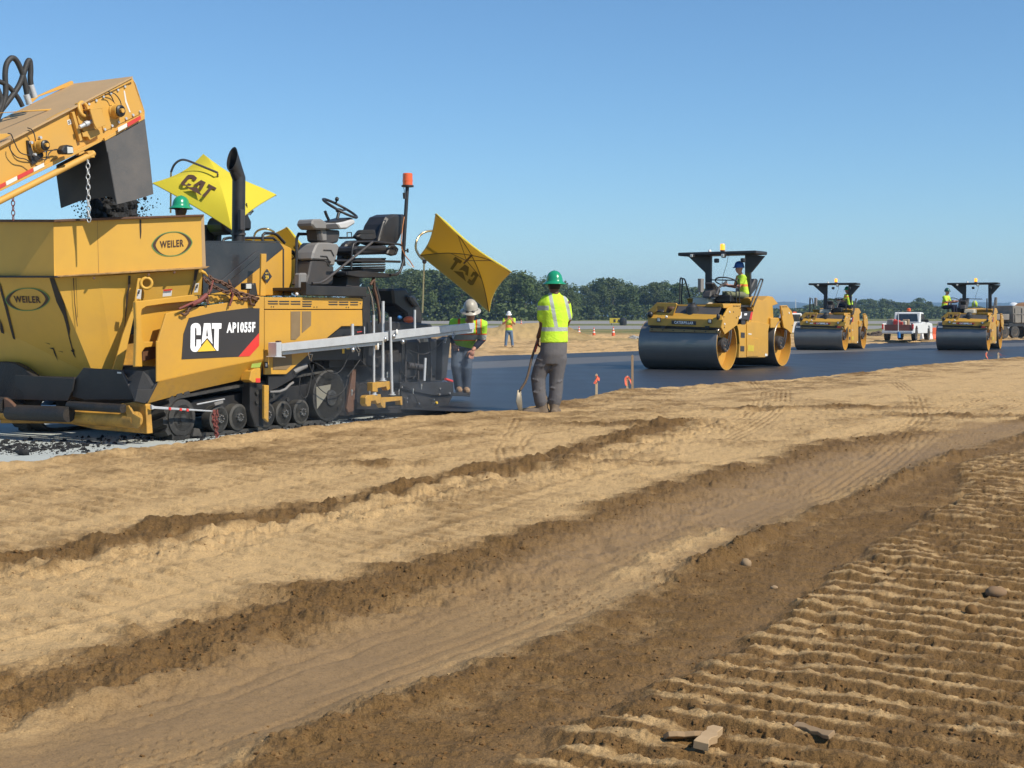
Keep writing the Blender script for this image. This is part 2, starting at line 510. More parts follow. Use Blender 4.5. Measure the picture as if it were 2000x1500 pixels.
def sdist(P, L):
    """signed distance of points to a polyline running away from the camera; + on its right-hand side, also arc position"""
    best = np.full(len(P), 1e9); sg = np.zeros(len(P)); arc = np.zeros(len(P)); s0 = 0.0
    for a, b in zip(L[:-1], L[1:]):
        ab = b-a; l = np.hypot(*ab)
        t = np.clip(((P-a)@ab)/l**2, 0, 1)
        q = P - (a + t[:,None]*ab)
        d = np.hypot(q[:,0], q[:,1])
        cr = ab[1]*(P[:,0]-a[0]) - ab[0]*(P[:,1]-a[1])
        m = d < best
        best[m] = d[m]; sg[m] = np.sign(cr[m]); arc[m] = s0 + t[m]*l
        s0 += l
    return best*sg, arc

# value noise
_T = rng.random((256, 256)).astype(np.float32)
def vnoise(x, y):
    xi = np.floor(x).astype(int); yi = np.floor(y).astype(int)
    fx = x-xi; fy = y-yi
    fx = fx*fx*(3-2*fx); fy = fy*fy*(3-2*fy)
    a = _T[xi & 255, yi & 255]; b = _T[(xi+1) & 255, yi & 255]; c = _T[xi & 255, (yi+1) & 255]; d = _T[(xi+1) & 255, (yi+1) & 255]
    return (a*(1-fx)+b*fx)*(1-fy) + (c*(1-fx)+d*fx)*fy
def fbm(x, y, oct=4, gain=0.5, lac=2.03):
    s = 0; a = 1; t = 0
    for i in range(oct):
        s = s + a*(vnoise(x*lac**i+17.3*i, y*lac**i+9.1*i)-.5); t += a*.5; a *= gain
    return s/t
def sstep(a, b, x):
    t = np.clip((x-a)/(b-a), 0, 1)
    return t*t*(3-2*t)

RIDGE_A = gline([(-250,1120),(0,1092),(110,1082),(220,1055),(330,1030),(430,1015),(550,998),(700,972),(820,942),(905,925),(960,918),(1010,908),(1160,868),(1310,828)])
BAND_B = gline([(-450,1490),(-200,1430),(0,1375),(150,1335),(350,1290),(500,1235),(650,1190),(800,1150),(1000,1098),(1200,1030),(1400,955),(1560,912),(1700,868),(1830,845)])
TRACK_C = gline([(0,1500),(250,1440),(500,1365),(800,1250),(1000,1178),(1300,1045),(1500,965),(1700,898),(1850,862),(2000,830)])
SAND_C = gline([(1020,1195),(1200,1120),(1400,1040)])
RIDGE_D = gline([(250,1600),(480,1500),(700,1405),(900,1330),(1000,1290),(1150,1222),(1300,1150),(1400,1095),(1550,1022),(1700,960),(1860,893),(2000,850),(2150,815)])
BAND_E = gline([(800,1470),(1000,1380),(1250,1255),(1450,1150),(1650,1055),(1800,965)])
CORR = gline([(700,1640),(940,1500),(1050,1450),(1180,1382),(1330,1310),(1470,1218),(1600,1140),(1720,1068),(1830,1002),(1905,900),(2080,860),(2300,830)])

TYRES = [(gline([(1500,742),(1530,765),(1528,795),(1480,830),(1420,860)]), .16), (gline([(1470,748),(1492,770),(1480,800),(1420,838)]), .14), (gline([(1990,790),(1900,812),(1800,850),(1730,905),(1640,965),(1500,1035)]), .20), (gline([(1960,772),(1850,800),(1770,840),(1700,892),(1600,955)]), .18),
         (gline([(1740,740),(1790,775),(1800,820),(1760,865),(1660,925)]), .18), (gline([(985,925),(975,880),(990,850),(1010,820)]), .10), (gline([(1030,925),(1012,880),(1030,850)]), .08)]
PATCHES = [(gpt((1665,797)), 1.5, .55), (gpt((1860,812)), 1.6, .5), (gpt((1240,828)), 1.1, .45), (gpt((1180,905)), .9, .3), (gpt((1480,800)), .8, .3), (gpt((760,905)), .5, .25)]
def nearest(P, L):
    s, a = sdist(P, L)
    return s, a

def dirt_fields(P):
    """height offset, wet or darkened soil tone, polish (smooth trafficked soil), looseness for points on the open dirt"""
    x, y = P[:,0], P[:,1]
    al = x*U.x + y*U.y            # along the paving direction
    ac = x*V.x + y*V.y            # across
    n1 = fbm(x*0.9, y*0.9, 4); n2 = fbm(x*4, y*4, 4, .55); n3 = fbm(x*17, y*17, 4, .62)
    n5 = fbm(x*7+11, y*7+3, 3, .6); n6 = np.abs(fbm(x*11+5, y*11, 3, .6))
    nl = fbm(al*.35+9, ac*3.2, 3)                  # long streaks with the traffic
    near = sstep(34, 14, y)
    h = n1*0.02 + n2*0.012 + n5*0.010*(.6+n1) + n3*0.0045*near
    wet = np.clip(0.15 + n1*0.24 + n2*0.16 + nl*.26 + .10*n5, 0, 1)
    pol = np.zeros_like(x)
    rough = np.clip(0.22 + n1*.6 + n2*.4, 0, 1)*.8
    # crawler imprints on the light dirt: patches of transverse cleat marks of several machines
    for k_, (th, sp, ox, am) in enumerate(((0, .17, 40, .019), (.22, .15, 71, .015), (-.18, .19, 12, .016))):
        c_, s_ = math.cos(th), math.sin(th)
        a2, b2_ = al*c_ + ac*s_, ac*c_ - al*s_
        g = fbm(a2*0.16+ox, b2_*0.75, 3)
        tr = sstep(-0.06, 0.14, g)*sstep(38, 22, y)
        ph = a2/sp + n2*.35 + .12*n5
        fr = ph - np.floor(ph)
        h += tr*am*(sstep(0, .3, fr)*(1-sstep(.5, 1, fr)) - .4)*(.6 + .8*fbm(b2_*3+ox, np.floor(ph)*2.7, 2))
        wet += tr*.10*sstep(.4, .0, fr)  # near flank of each cleat mark coloured darker
    # wheel ruts running with the traffic
    sdc, _ = sdist(P, TRACK_C)
    for k_, (off, w, dp) in enumerate([(-1.05,.035,.012),(-1.17,.03,.010),(-1.52,.05,.014),(-1.72,.04,.010),(-2.15,.05,.012),(-2.6,.06,.014),(-2.85,.05,.012),(-3.4,.07,.012),(-3.9,.05,.012),(-4.3,.08,.012),(-5.0,.06,.010)]):
        dd = sdc - off - 0.10*n1 - .10*fbm(al*.12+k_*7, al*0+k_, 3)
        gg = sstep(-.25, .15, fbm(al*.25+k_*13, ac*0+k_*3, 3))
        h -= dp*gg*np.exp(-(dd/w)**2); h += dp*.7*gg*np.exp(-((dd-w*2.1)/w)**2)*(1+1.5*n5)
        wet += .14*gg*np.exp(-(dd/w)**2)
    # ridge A
    sd, ar = sdist(P, RIDGE_A)
    w = .25 + 0.10*fbm(ar*1.1, ar*0+3, 3)
    b = np.exp(-(np.abs(sd - .06 + 0.09*n2 + .05*n5)/w)**2.6)
    h += b*(0.016 + n2*0.034 + n5*.032 + n3*0.016)
    wet = np.maximum(wet, np.clip(b*1.3, 0, 1)*(0.86+.35*n2)); rough = np.maximum(rough, b)
    b2 = np.exp(-(np.abs(sd-0.52+0.14*n1)/0.30)**2)
    h += b2*(0.012 + n2*0.032 + n5*.030 + n3*0.012); wet = np.maximum(wet, b2*(0.22+.75*n2+.5*n5)); rough = np.maximum(rough, b2*.9)
    # band B
    sd, ar = sdist(P, BAND_B)
    w = .50 + 0.16*fbm(ar*0.7, ar*0+7, 3)
    b = np.exp(-(np.abs(sd + .06 + 0.12*n2 + .05*n5)/w)**3.5)
    h += b*(0.018 + n2*0.034 + n5*.036 + n3*0.024) * (0.55+0.8*sstep(-.2,.35,sd))
    wet = np.maximum(wet, np.clip(b*(0.90 + .30*n2 + .2*n1), 0, 1)); rough = np.maximum(rough, b)
    btw = sstep(.05, .30, sd)*sstep(.05, -.15, sdc)
    wet = np.maximum(wet, btw*np.clip(.62 + .45*n2 + .5*nl + .3*n1, 0, 1)); h += btw*(n2*.016 + n5*.010)
    # sunk trafficked strip C
    c = np.exp(-(np.abs(sdc-.04+.08*n1+.03*n5)/.56)**4)
    h = h*(1-c*0.62) - c*0.028
    pol = np.maximum(pol, c*np.clip(0.85 + n1*.5 + nl*.3, 0, 1)); wet = wet*(1-c) + c*np.clip(0.60 + nl*.4 + n1*.3, 0, 1)
    rough *= (1-c*.8)
    lat = np.cos(2*np.pi*(al/.135 + .25*n1 + .5*np.floor(ac/.11)))*np.cos(2*np.pi*(ac/.11 + .3*n2))
    dots = sstep(.62, .85, lat)*c*near*sstep(.35, .6, vnoise(al*2.1, ac*2.7))
    h += 0.007*dots; wet = np.maximum(wet, dots*.95)
    for off in (-.36,-.26,-.15,-.05,.06,.17,.27,.37):
        h -= 0.007*c*np.exp(-((sdc-off+.02*n1)/.016)**2)*sstep(.35,.65,vnoise(al*.5+off*30, ac*0+off*9))
    sd, ar = sdist(P, SAND_C)
    s = np.exp(-(np.abs(sd+.06*n1+.05*n5)/(.15+.08*n1))**2)*np.clip(.8+n2+n1, 0, 1)
    pol *= (1-s*0.9); wet = wet*(1-s) + s*0.20; h += s*(0.016+.02*n5)
    # berm D
    sdD, ar = sdist(P, RIDGE_D)
    w = .15 + .07*fbm(ar*1.3, ar*0+1, 3)
    b = np.exp(-(np.abs(sdD + 0.07*n2 + .04*n5)/w)**2.3)
    b *= .75 + .5*fbm(ar*.6+2, ar*0+4, 2)
    h += b*(0.036 + n2*0.036 + n5*.034 + n3*0.026); rough = np.maximum(rough, b)
    bw = np.exp(-(np.abs(sdD-.03 + 0.07*n2)/.20)**2)
    wet = np.maximum(wet, bw*(0.88+.3*n2+.2*n5)); pol *= (1-bw)
    # damp strip E between the berm and the corrugations
    sdF, arF = sdist(P, CORR)
    sdF = sdF + 0.09*n2 + .07*n1 + .05*n5 + .12*fbm(arF*.9, arF*0+2, 3)
    e = sstep(-.04, .14, sdD)*sstep(.16, .0, sdF)
    wet = np.maximum(wet, e*np.clip(0.90+.25*n2+.2*nl, 0, 1)); h = h*(1-.45*e) - e*0.016 + e*(n2*0.014+n5*.010)
    rough = np.maximum(rough*(1-e*.4), e*.5)
    pol = np.maximum(pol*(1-e), e*0.30*np.clip(.5+nl*1.6, 0, 1))
    # curved tyre tracks swinging across the site on the right
    for L_, hw in TYRES:
        sdt, art = sdist(P, L_)
        inb = np.exp(-(np.abs(sdt+.02*n2)/hw)**6)*sstep(-.35, .15, fbm(art*.8+hw*90, art*0+3, 3) + .12)
        rib = np.cos(2*np.pi*(sdt+.012*n5)/.075)
        h += inb*(-.006 + .004*rib)*near; wet = np.maximum(wet, inb*(.26 - .20*rib + .35*n2 + .2*n1))
    for (cx_, cy_), rx_, ry_ in PATCHES:
        pt = np.exp(-(((x-cx_ - (y-cy_)*.55)/rx_)**2 + ((y-cy_)/ry_)**2 + .6*n2)**2)
        wet = np.maximum(wet, pt*(.62+.6*n2)); h += pt*(.012+n2*.04+n5*.03); rough = np.maximum(rough, pt)
    # grouser corrugations F
    f = sstep(-.05, .12, sdF)
    jit = 0.30*fbm(ac*.5, al*.35+5, 3) + .17*fbm(ac*2.1, al*1.3, 3) + .06*n5
    ph = al/0.19 + jit
    fl = np.floor(ph); fr = ph - fl
    brk = vnoise(fl*5.3, ac*1.1+fl*3.7); brk2 = vnoise(fl*9.1+40, ac*3.0)
    bar = sstep(0, .40, fr)*(1-sstep(.52, 1.0, fr))
    amp = 0.031*(0.45 + .75*brk)*(.75+.5*brk2)
    pas = (ac+.10*n1+.05*n2) % 1.45
    gap = sstep(.20, .03, np.abs(pas-.72))       # seams between passes of the machine
    crumb = np.clip(n6*3.2, 0, 1)
    h = h*(1-f) + f*(n1*0.016 + n2*0.012 + n3*0.012*(1.25-.8*bar) + amp*bar*(1-.65*gap) + gap*(n2*.03+.008) + crumb*.014*(1-.6*bar) + n5*.016)
    fq = fr + .10*n3 + .06*n5
    paletop = sstep(.27, .42, fq)*(1-sstep(.80, .95, fq))*sstep(-.40, .15, n2*.9 + fbm(al*.4, ac*.45+60, 3) + .10)  # paler band along the crest of each bar
    wet = wet*(1-f) + f*np.clip(0.95 - 0.60*paletop - .25*n3 + .12*n5, 0, 1)  # near slopes and troughs coloured darker, crests paler
    rough = np.maximum(rough*(1-f), f*(1-.7*bar))
    pol *= (1-f)
    # crumbs and lumps on loose places
    k = fbm(x*22, y*22, 3, .62); k2 = fbm(x*46+7, y*46, 2, .6)
    h += rough*(sstep(.10, .55, k)*0.014 + sstep(.15, .6, k2)*.006)*near
    return h, np.clip(wet, 0, 1), np.clip(pol, 0, 1), rough

def terrain_height(P, full=False):
    x, y = P[:,0], P[:,1]
    z = base_z(y).copy()
    h, wet, pol, rough = dirt_fields(P)
    sdE, arE = sdist(P, EDGE)
    sdE = sdE + 0.07*fbm(x*1.5, y*1.5, 4) + 0.02*fbm(x*9, y*9, 2)
    sdR, _ = sdist(P, FAR)
    lip = np.exp(-((sdE-.22)/.16)**2)
    n = fbm(x*2.2+30, y*2.2, 4)
    h = h + lip*(0.022 + 0.035*np.clip(n, 0, 1))
    ed = sstep(3.6, .6, sdE + 1.2*fbm(x*.5+3, y*.5, 3))*sstep(8, 13, y)
    h = h + ed*(.018*fbm(x*5+9, y*5, 3) + .012*fbm(x*12, y*12, 3)); wet = np.clip(wet + ed*(.20 + .35*fbm(x*2.5, y*2.5, 4)), 0, 1)
    nearside = sstep(-.06, .06, sdE)           # 1 on the camera side of the mat
    beyond = sstep(.15, -.15, sdR)             # 1 beyond the far edge
    under = 1 - np.maximum(nearside, beyond)
    z = z + h*(1-under) - 0.24*under
    # spoil heaps beyond the mat
    for (px, d, hh, wx, wy) in [(1030,86,.90,2.6,2.4),(1085,88,.55,1.8,2.0),(960,84,.50,2.3,2.0),(900,80,.45,2.5,2.2),(860,74,.35,2.0,1.5),(1180,92,.12,3,2),(1740,118,.35,3.0,2.5),(1800,100,.1,3,2)]:
        cx = (px-1000)/F_PX*d
        r = ((x-cx)/wx)**2 + ((y-d)/wy)**2
        z = z + np.exp(-r)*hh*(1+.25*fbm(x*.9, y*.9, 3))*beyond
    far_n = fbm(x*.5, y*.5, 4)
    z = z + beyond*(far_n*0.10 + .10*fbm(x*1.7, y*.7, 3))*sstep(45, 60, y)*sstep(140, 95, y)
    wet = wet*(1-beyond) + beyond*np.clip(.22 + far_n*.5, 0, 1)
    if full: return z, wet, pol*(1-beyond), rough
    return z, wet, pol*(1-beyond)

# rows and columns: denser near the camera so that the relief stays finer than a pixel
rows = [2.6]
while rows[-1] < 7000:
    d = rows[-1]
    if d < 48:
        st = min(max(0.011, d*d/2050.0), 0.085)
    else:
        st = min(0.085*(1.035**((d-48)/1.2)), d*0.045)
        st = min(st, d*0.012 if d < 130 else d*0.045)
    rows.append(d+st)
rows = np.array(rows)
ang = []
a = -40.0
while a < 40.0:
    ang.append(a)
    a += 0.045 if abs(a) < 22.5 else (0.12 if abs(a) < 27 else 1.0)
tn = np.tan(np.radians(np.array(ang)))
# near rows are widened so that the sheet also reaches beside the camera
XX = tn[None,:]*(rows[:,None])
YY = np.repeat(rows[:,None], len(tn), 1)
P = np.stack([XX.ravel(), YY.ravel()], 1)
zz, wet, pol = terrain_height(P)
nr, nc = XX.shape
print('terrain', nr, nc, nr*nc*2, 'tris')
def grid_mesh(name, co, nr, nc, attrs, smooth=True):
    me = bpy.data.meshes.new(name)
    idx = np.arange(nr*nc).reshape(nr, nc)
    q = np.stack([idx[:-1,:-1], idx[:-1,1:], idx[1:,1:], idx[1:,:-1]], -1).reshape(-1, 4).astype(np.int32)
    me.vertices.add(nr*nc); me.vertices.foreach_set('co', co.astype(np.float32).ravel())
    me.loops.add(q.size); me.loops.foreach_set('vertex_index', q.ravel())
    me.polygons.add(len(q)); me.polygons.foreach_set('loop_start', np.arange(0, q.size, 4, dtype=np.int32))
    me.polygons.foreach_set('loop_total', np.full(len(q), 4, np.int32)) if False else None
    me.polygons.foreach_set('use_smooth', np.full(len(q), smooth, bool))
    for k, v in attrs.items():
        at = me.attributes.new(k, 'FLOAT', 'POINT'); at.data.foreach_set('value', v.astype(np.float32))
    me.update(calc_edges=True)
    return me

# cover classes for the far field
yy = P[:,1]; xx = P[:,0]
edge_n = fbm(xx*.08, yy*.08, 4)*5 + fbm(xx*.6, yy*.6, 3)*1.5
yq = yy + edge_n*np.clip((yy-60)/60, 0, 1)
grass = sstep(104, 112, yq)*sstep(141.5, 140, yy)*(.5 + .5*sstep(-.3,.3,fbm(xx*.15,yy*.15,3))) + sstep(184, 186, yy)*sstep(226, 224, yy) + sstep(318, 324, yy)
patch = sstep(.1, .5, fbm(xx*.11+9, yy*.11, 3))*sstep(72, 95, yy)*sstep(112, 104, yy)*.55
grass = np.clip(grass + patch, 0, 1)
road = np.maximum(sstep(140, 141.5, yy)*sstep(186, 184, yy), sstep(224, 226, yy)*sstep(322, 318, yy))
me = grid_mesh('ground', np.stack([xx, yy, zz], 1), nr, nc, {'wet': wet, 'polish': pol, 'grass': grass, 'road': road})
def ground_mat():
    m, nt, b = new_mat('site_soil')
    geo = nt.nodes.new('ShaderNodeNewGeometry')
    pos = geo.outputs['Position']
    at = lambda n: nd(nt, 'ShaderNodeAttribute', attribute_name=n).outputs['Fac']
    n1 = noise(nt, pos, 1.3, 5, .6); n2 = noise(nt, pos, 9.0, 5, .65); n3 = noise(nt, pos, 70.0, 4, .7)
    wet_dark_f = mth(nt, 'ADD', at('wet'), mth(nt, 'MULTIPLY', mth(nt, 'SUBTRACT', n2, .5), .55), clamp=True)
    wet_dark_f = mth(nt, 'ADD', wet_dark_f, mth(nt, 'MULTIPLY', mth(nt, 'SUBTRACT', n3, .5), .30), clamp=True)
    dry = mixc(nt, n1, (0.51, 0.335, 0.155), (0.645, 0.435, 0.205))
    dry = mixc(nt, mth(nt, 'MULTIPLY', ramp(nt, n3, [(.45, 0), (.8, 1)]), .35), dry, (0.30, 0.195, 0.10))
    c = mixc(nt, ramp(nt, wet_dark_f, [(.18, 0), (.5, .62), (.80, 1)]), dry, (0.178, 0.101, 0.036))
    c = mixc(nt, mth(nt, 'MULTIPLY', at('polish'), .85), c, mixc(nt, n2, (0.24, 0.155, 0.073), (0.32, 0.21, 0.105)))
    # grains, crumbs and small pits: colour of the soil itself, coarse and fine
    sp1 = ramp(nt, noise(nt, pos, 34, 3, .75), [(.30, .50), (.47, 1.0), (.62, 1.0), (.74, 1.28)])
    sp2 = ramp(nt, noise(nt, pos, 120, 2, .7), [(.32, .62), (.5, 1.0), (.7, 1.22)])
    spk = mth(nt, 'MULTIPLY', sp1, sp2)
    amt = mth(nt, 'MULTIPLY', mth(nt, 'SUBTRACT', 1.0, mth(nt, 'MULTIPLY', at('polish'), .45)), mth(nt, 'ADD', .45, mth(nt, 'MULTIPLY', wet_dark_f, .55)))
    spk = mth(nt, 'ADD', 1.0, mth(nt, 'MULTIPLY', mth(nt, 'SUBTRACT', spk, 1.0), amt))
    cmb = nt.nodes.new('ShaderNodeVectorMath'); cmb.operation = 'SCALE'; nt.links.new(c, cmb.inputs[0]); nt.links.new(spk, cmb.inputs['Scale'])
    c = cmb.outputs[0]
    gr = mixc(nt, noise(nt, pos, .25, 4, .6), (0.085, 0.115, 0.030), (0.20, 0.19, 0.075))
    c = mixc(nt, at('grass'), c, gr)
    c = mixc(nt, at('road'), c, mixc(nt, n1, (0.23, 0.225, 0.215), (0.30, 0.29, 0.275)))
    nt.links.new(c, b.inputs['Base Color'])
    r = mth(nt, 'SUBTRACT', .95, mth(nt, 'MULTIPLY', at('polish'), .22))
    nt.links.new(r, b.inputs['Roughness'])
    b.inputs['Specular IOR Level'].default_value = .22
    hgt = mth(nt, 'ADD', mth(nt, 'MULTIPLY', n2, .5), mth(nt, 'ADD', mth(nt, 'MULTIPLY', n3, .32), mth(nt, 'MULTIPLY', noise(nt, pos, 260, 2, .6), .12)))
    hgt = mth(nt, 'MULTIPLY', hgt, mth(nt, 'SUBTRACT', 1.0, mth(nt, 'MULTIPLY', at('polish'), .7)))
    bump(nt, b, hgt, .8, .045)
    return m
SOIL = ground_mat()
ground = link('ground', me, SOIL, kind='structure')

def gz(x, y):
    return float(terrain_height(np.array([[x, y]]))[0][0])

# ---------------------------------------------------------------- asphalt lanes and the pale base ahead of the paver
def sheet_between(name, La, Lb, zoff, mat, n=160, kind='structure', thick=0.0):
    def resamp(L):
        s = np.r_[0, np.cumsum(np.hypot(*np.diff(L, axis=0).T))]
        t = np.linspace(0, 1, n)
        return np.stack([np.interp(t*s[-1], s, L[:,0]), np.interp(t*s[-1], s, L[:,1])], 1)
    A, B = resamp(La), resamp(Lb)
    m = 14
    t = np.linspace(0, 1, m)[None,:,None]
    G = A[:,None,:]*(1-t) + B[:,None,:]*t
    Gx, Gy = G[...,0].ravel(), G[...,1].ravel()
    gzv = base_z(np.maximum(Gy, 18)) + zoff
    me = grid_mesh(name, np.stack([Gx, Gy, gzv], 1), n, m, {})
    me.flip_normals()
    return link(name, me, mat, kind=kind)

def offset(L, d):
    out = []
    for i in range(len(L)):
        a = L[max(i-1, 0)]; b = L[min(i+1, len(L)-1)]
        t = (b-a)/np.hypot(*(b-a))
        out.append(L[i] + np.array([t[1], -t[0]])*d)
    return np.array(out)

def asphalt(name, c0, c1, rough):
    m, nt, b = new_mat(name)
    geo = nt.nodes.new('ShaderNodeNewGeometry'); pos = geo.outputs['Position']
    mp = nd(nt, 'ShaderNodeMapping'); mp.inputs['Rotation'].default_value = (0, 0, math.radians(30.65)); mp.inputs['Scale'].default_value = (1.4, .08, 1)
    nt.links.new(pos, mp.inputs[0])
    n1 = noise(nt, mp.outputs[0], 1.0, 5, .6); n2 = noise(nt, pos, 60, 4, .7); n3 = noise(nt, pos, .6, 4, .6)
    c = mixc(nt, n1, c0, c1); c = mixc(nt, mth(nt, 'MULTIPLY', n2, .4), c, [x*.5 for x in c0])
    nt.links.new(c, b.inputs['Base Color'])
    r = mth(nt, 'ADD', rough-.12, mth(nt, 'MULTIPLY', mth(nt, 'ADD', n1, n3), .12))
    nt.links.new(r, b.inputs['Roughness'])
    b.inputs['Specular IOR Level'].default_value = .6
    bump(nt, b, n2, .35, .006)
    return m
MATF = asphalt('fresh_asphalt', (0.022, 0.024, 0.029), (0.040, 0.042, 0.048), .46)
MATG = asphalt('rolled_asphalt', (0.10, 0.097, 0.093), (0.15, 0.143, 0.135), .62)
PO = Vector((-3.637, 15.27, -.10))
# the fresh lane starts under the screed (4.1 m behind the front idler)
start = PO + U*4.15
iE = EDGE[(EDGE @ np.array([U.x, U.y])) > (start.x*U.x + start.y*U.y)]
s0 = np.array([start.x, start.y]) + np.array([V.x, V.y])*.8
nearL = np.vstack([s0, offset(iE, .35)])
def parallel(k):
    """curve that follows the near edge at the start and the far edge at the end"""
    n = 60
    def rs(L):
        s = np.r_[0, np.cumsum(np.hypot(*np.diff(L, axis=0).T))]; t = np.linspace(0, 1, n)
        return np.stack([np.interp(t*s[-1], s, L[:,0]), np.interp(t*s[-1], s, L[:,1])], 1)
    A = rs(np.vstack([s0, iE])); 
    Fc = FAR[(FAR @ np.array([U.x, U.y])) > (start.x*U.x+start.y*U.y)-2]
    f0 = s0 - np.array([V.x, V.y])*16.5
    B = rs(np.vstack([f0, Fc]))
    return A*(1-k) + B*k
sheet_between('fresh_asphalt_lane', nearL, parallel(.56), .004, MATF)
sheet_between('rolled_asphalt_lane', parallel(.555), parallel(.80), .0, MATG)
sheet_between('older_asphalt_lane', parallel(.795), parallel(1.03), .004, asphalt('older_asphalt', (0.022, 0.023, 0.027), (0.045, 0.044, 0.045), .5))
# strip of mat that the previous passes laid beside the paver, seen between its wheels and beyond it
back = np.array([[-14., -1.], [s0[0]-V.x*3.4, s0[1]-V.y*3.4]])
def pale_mat():
    m, nt, b = new_mat('pale_stone_base')
    geo = nt.nodes.new('ShaderNodeNewGeometry'); pos = geo.outputs['Position']
    n1 = noise(nt, pos, 2, 5, .6); n2 = noise(nt, pos, 45, 4, .75)
    c = mixc(nt, n1, (0.36, 0.40, 0.39), (0.50, 0.53, 0.50))
    c = mixc(nt, ramp(nt, n2, [(.55, 0), (.75, .7)]), c, (0.15, 0.16, 0.16))
    nt.links.new(c, b.inputs['Base Color']); b.inputs['Roughness'].default_value = .85
    bump(nt, b, n2, .6, .01)
    return m
q = [PO + U*4.2 + V*.45, PO + U*4.2 - V*16, PO - U*12 - V*16, PO - U*12 + V*.45]
bb = MB(); bb.add([(p.x, p.y, -.105) for p in q], [(0, 1, 2, 3)])
bme = bb.mesh('pale_base'); bme.update()
if bme.polygons[0].normal.z < 0: bme.flip_normals()
link('pale_base', bme, pale_mat(), kind='structure')

# ---------------------------------------------------------------- distant hills
def hills():
    n = 220; rowsn = 8
    xs = np.linspace(-3500, 4500, n)
    prof = 58 + 20*fbm(xs*.0011+3, xs*0+1, 3) + 6*fbm(xs*.006, xs*0+4, 4) + 3*fbm(xs*.03, xs*0+2, 3)
    co = []
    for r in range(rowsn):
        t = r/(rowsn-1)
        co.append(np.stack([xs*(1+.25*t), 3900 + 1300*t + 0*xs, 2 + (prof-2)*np.sin(t*math.pi/2)**.8 + 5*fbm(xs*.01+t*9, xs*0+t*5, 3)*t], 1))
    me = grid_mesh('distant_hills', np.concatenate(co), rowsn, n, {})
    m, nt, b = new_mat('wooded_hill')
    geo = nt.nodes.new('ShaderNodeNewGeometry')
    nt.links.new(mixc(nt, noise(nt, geo.outputs['Position'], .012, 5, .6), (.030, .055, .022), (.07, .10, .04)), b.inputs['Base Color'])
    b.inputs['Roughness'].default_value = 1; b.inputs['Specular IOR Level'].default_value = 0
    return link('distant_hills', me, m, kind='structure')
hills()

# ---------------------------------------------------------------- haze
hz = MB(); hz.box((-7000, -60, -1.8), (8000, 7600, 115))
m = bpy.data.materials.new('haze_air'); m.use_nodes = True
nt = m.node_tree; nt.nodes.clear()
pv = nt.nodes.new('ShaderNodeVolumePrincipled')
pv.inputs['Color'].default_value = (0.42, 0.66, 1.0, 1)
pv.inputs['Density'].default_value = 0.00022
pv.inputs['Anisotropy'].default_value = 0.0
ov = nt.nodes.new('ShaderNodeOutputMaterial'); nt.links.new(pv.outputs[0], ov.inputs['Volume'])
HAZE = hz.build('haze', m, kind='stuff')
# ================================================================ paver
TH = math.atan2(U.y, U.x)
PF = Frame(PO, TH)
paver = tag(empty('asphalt_paver', PO, TH), 'yellow and black tracked asphalt paver with black exhaust stack laying the dark mat', 'paver')
def PP(zf, pts, ly):
    return [PF.y(zf(*p), ly) for p in pts]
def prism(name, zf, pts, ly, th, mat, parent=None, bev=0.006, label=None, kind=None):
    return MB().prism(PP(zf, pts, ly), (0, th, 0)).build(name, mat, parent or paver, bev, label=label, kind=kind)
def ptube(zf, pts, ly, r, mb=None, seg=8):
    mb = mb or MB()
    lys = ly if isinstance(ly, (list, tuple)) else [ly]*len(pts)
    return mb.tube([PF.y(zf(*p), l) for p, l in zip(pts, lys)], r, seg)
def curve(pts, n=6, closed=False):
    """Catmull-Rom through 3-D or 2-D points"""
    P = [Vector(p) for p in pts]; out = []
    m = len(P)
    rngi = range(m if closed else m-1)
    for i in rngi:
        p1, p2 = P[i], P[(i+1) % m]
        p0 = P[i-1] if (i > 0 or closed) else p1
        p3 = P[(i+2) % m] if (i+2 < m or closed) else p2
        for k in range(n):
            t = k/n
            out.append(.5*((2*p1) + (p2-p0)*t + (2*p0-5*p1+4*p2-p3)*t*t + (3*p1-p0-3*p2+p3)*t**3))
    if not closed: out.append(P[-1])
    return out
def bolts(pts, nrm, r, h, mat, parent, name='bolt', seg=6):
    me = MB().lathe((0,0,0), (0,0,1), [(r, 0), (r*.9, h)], seg).mesh(name)
    q = Vector(nrm).to_track_quat('Z', 'Y').to_euler()
    for p in pts:
        o = link(name, me, mat, parent)
        o.location = p; o.rotation_euler = q

# side panel with the logo, in two planes (upper face and the lower face tucked inwards)
up = [(132,480),(205,235),(420,190),(760,140),(960,100),(1040,90),(1074,88),(1074,640),(600,735),(130,842)]
panel = prism('side_panel', z5, up, -.06, .03, Y)
cr = PP(z5, [(130,842),(600,735),(1074,640)], -.06)
lo = PP(z5, [(30,1040),(500,905),(985,790),(1074,780)], .10)
fr = PP(z5, [(30,1040)], .10)[0]
mb = MB()
l3 = PP(z5, [(38,1035),(520,905),(1040,790)], .08)
mb.add([cr[0], cr[1], cr[2], l3[2], l3[1], l3[0]], [(0, 5, 4, 1), (1, 4, 3, 2)])
lp = mb.build('lower_side_panel', Y, paver)
sol = lp.modifiers.new('thick', 'SOLIDIFY'); sol.thickness = .02; sol.offset = -1
prism('panel_edge_strip', z5, [(118,480),(148,484),(150,845),(118,845)], -.072, .02, Y)
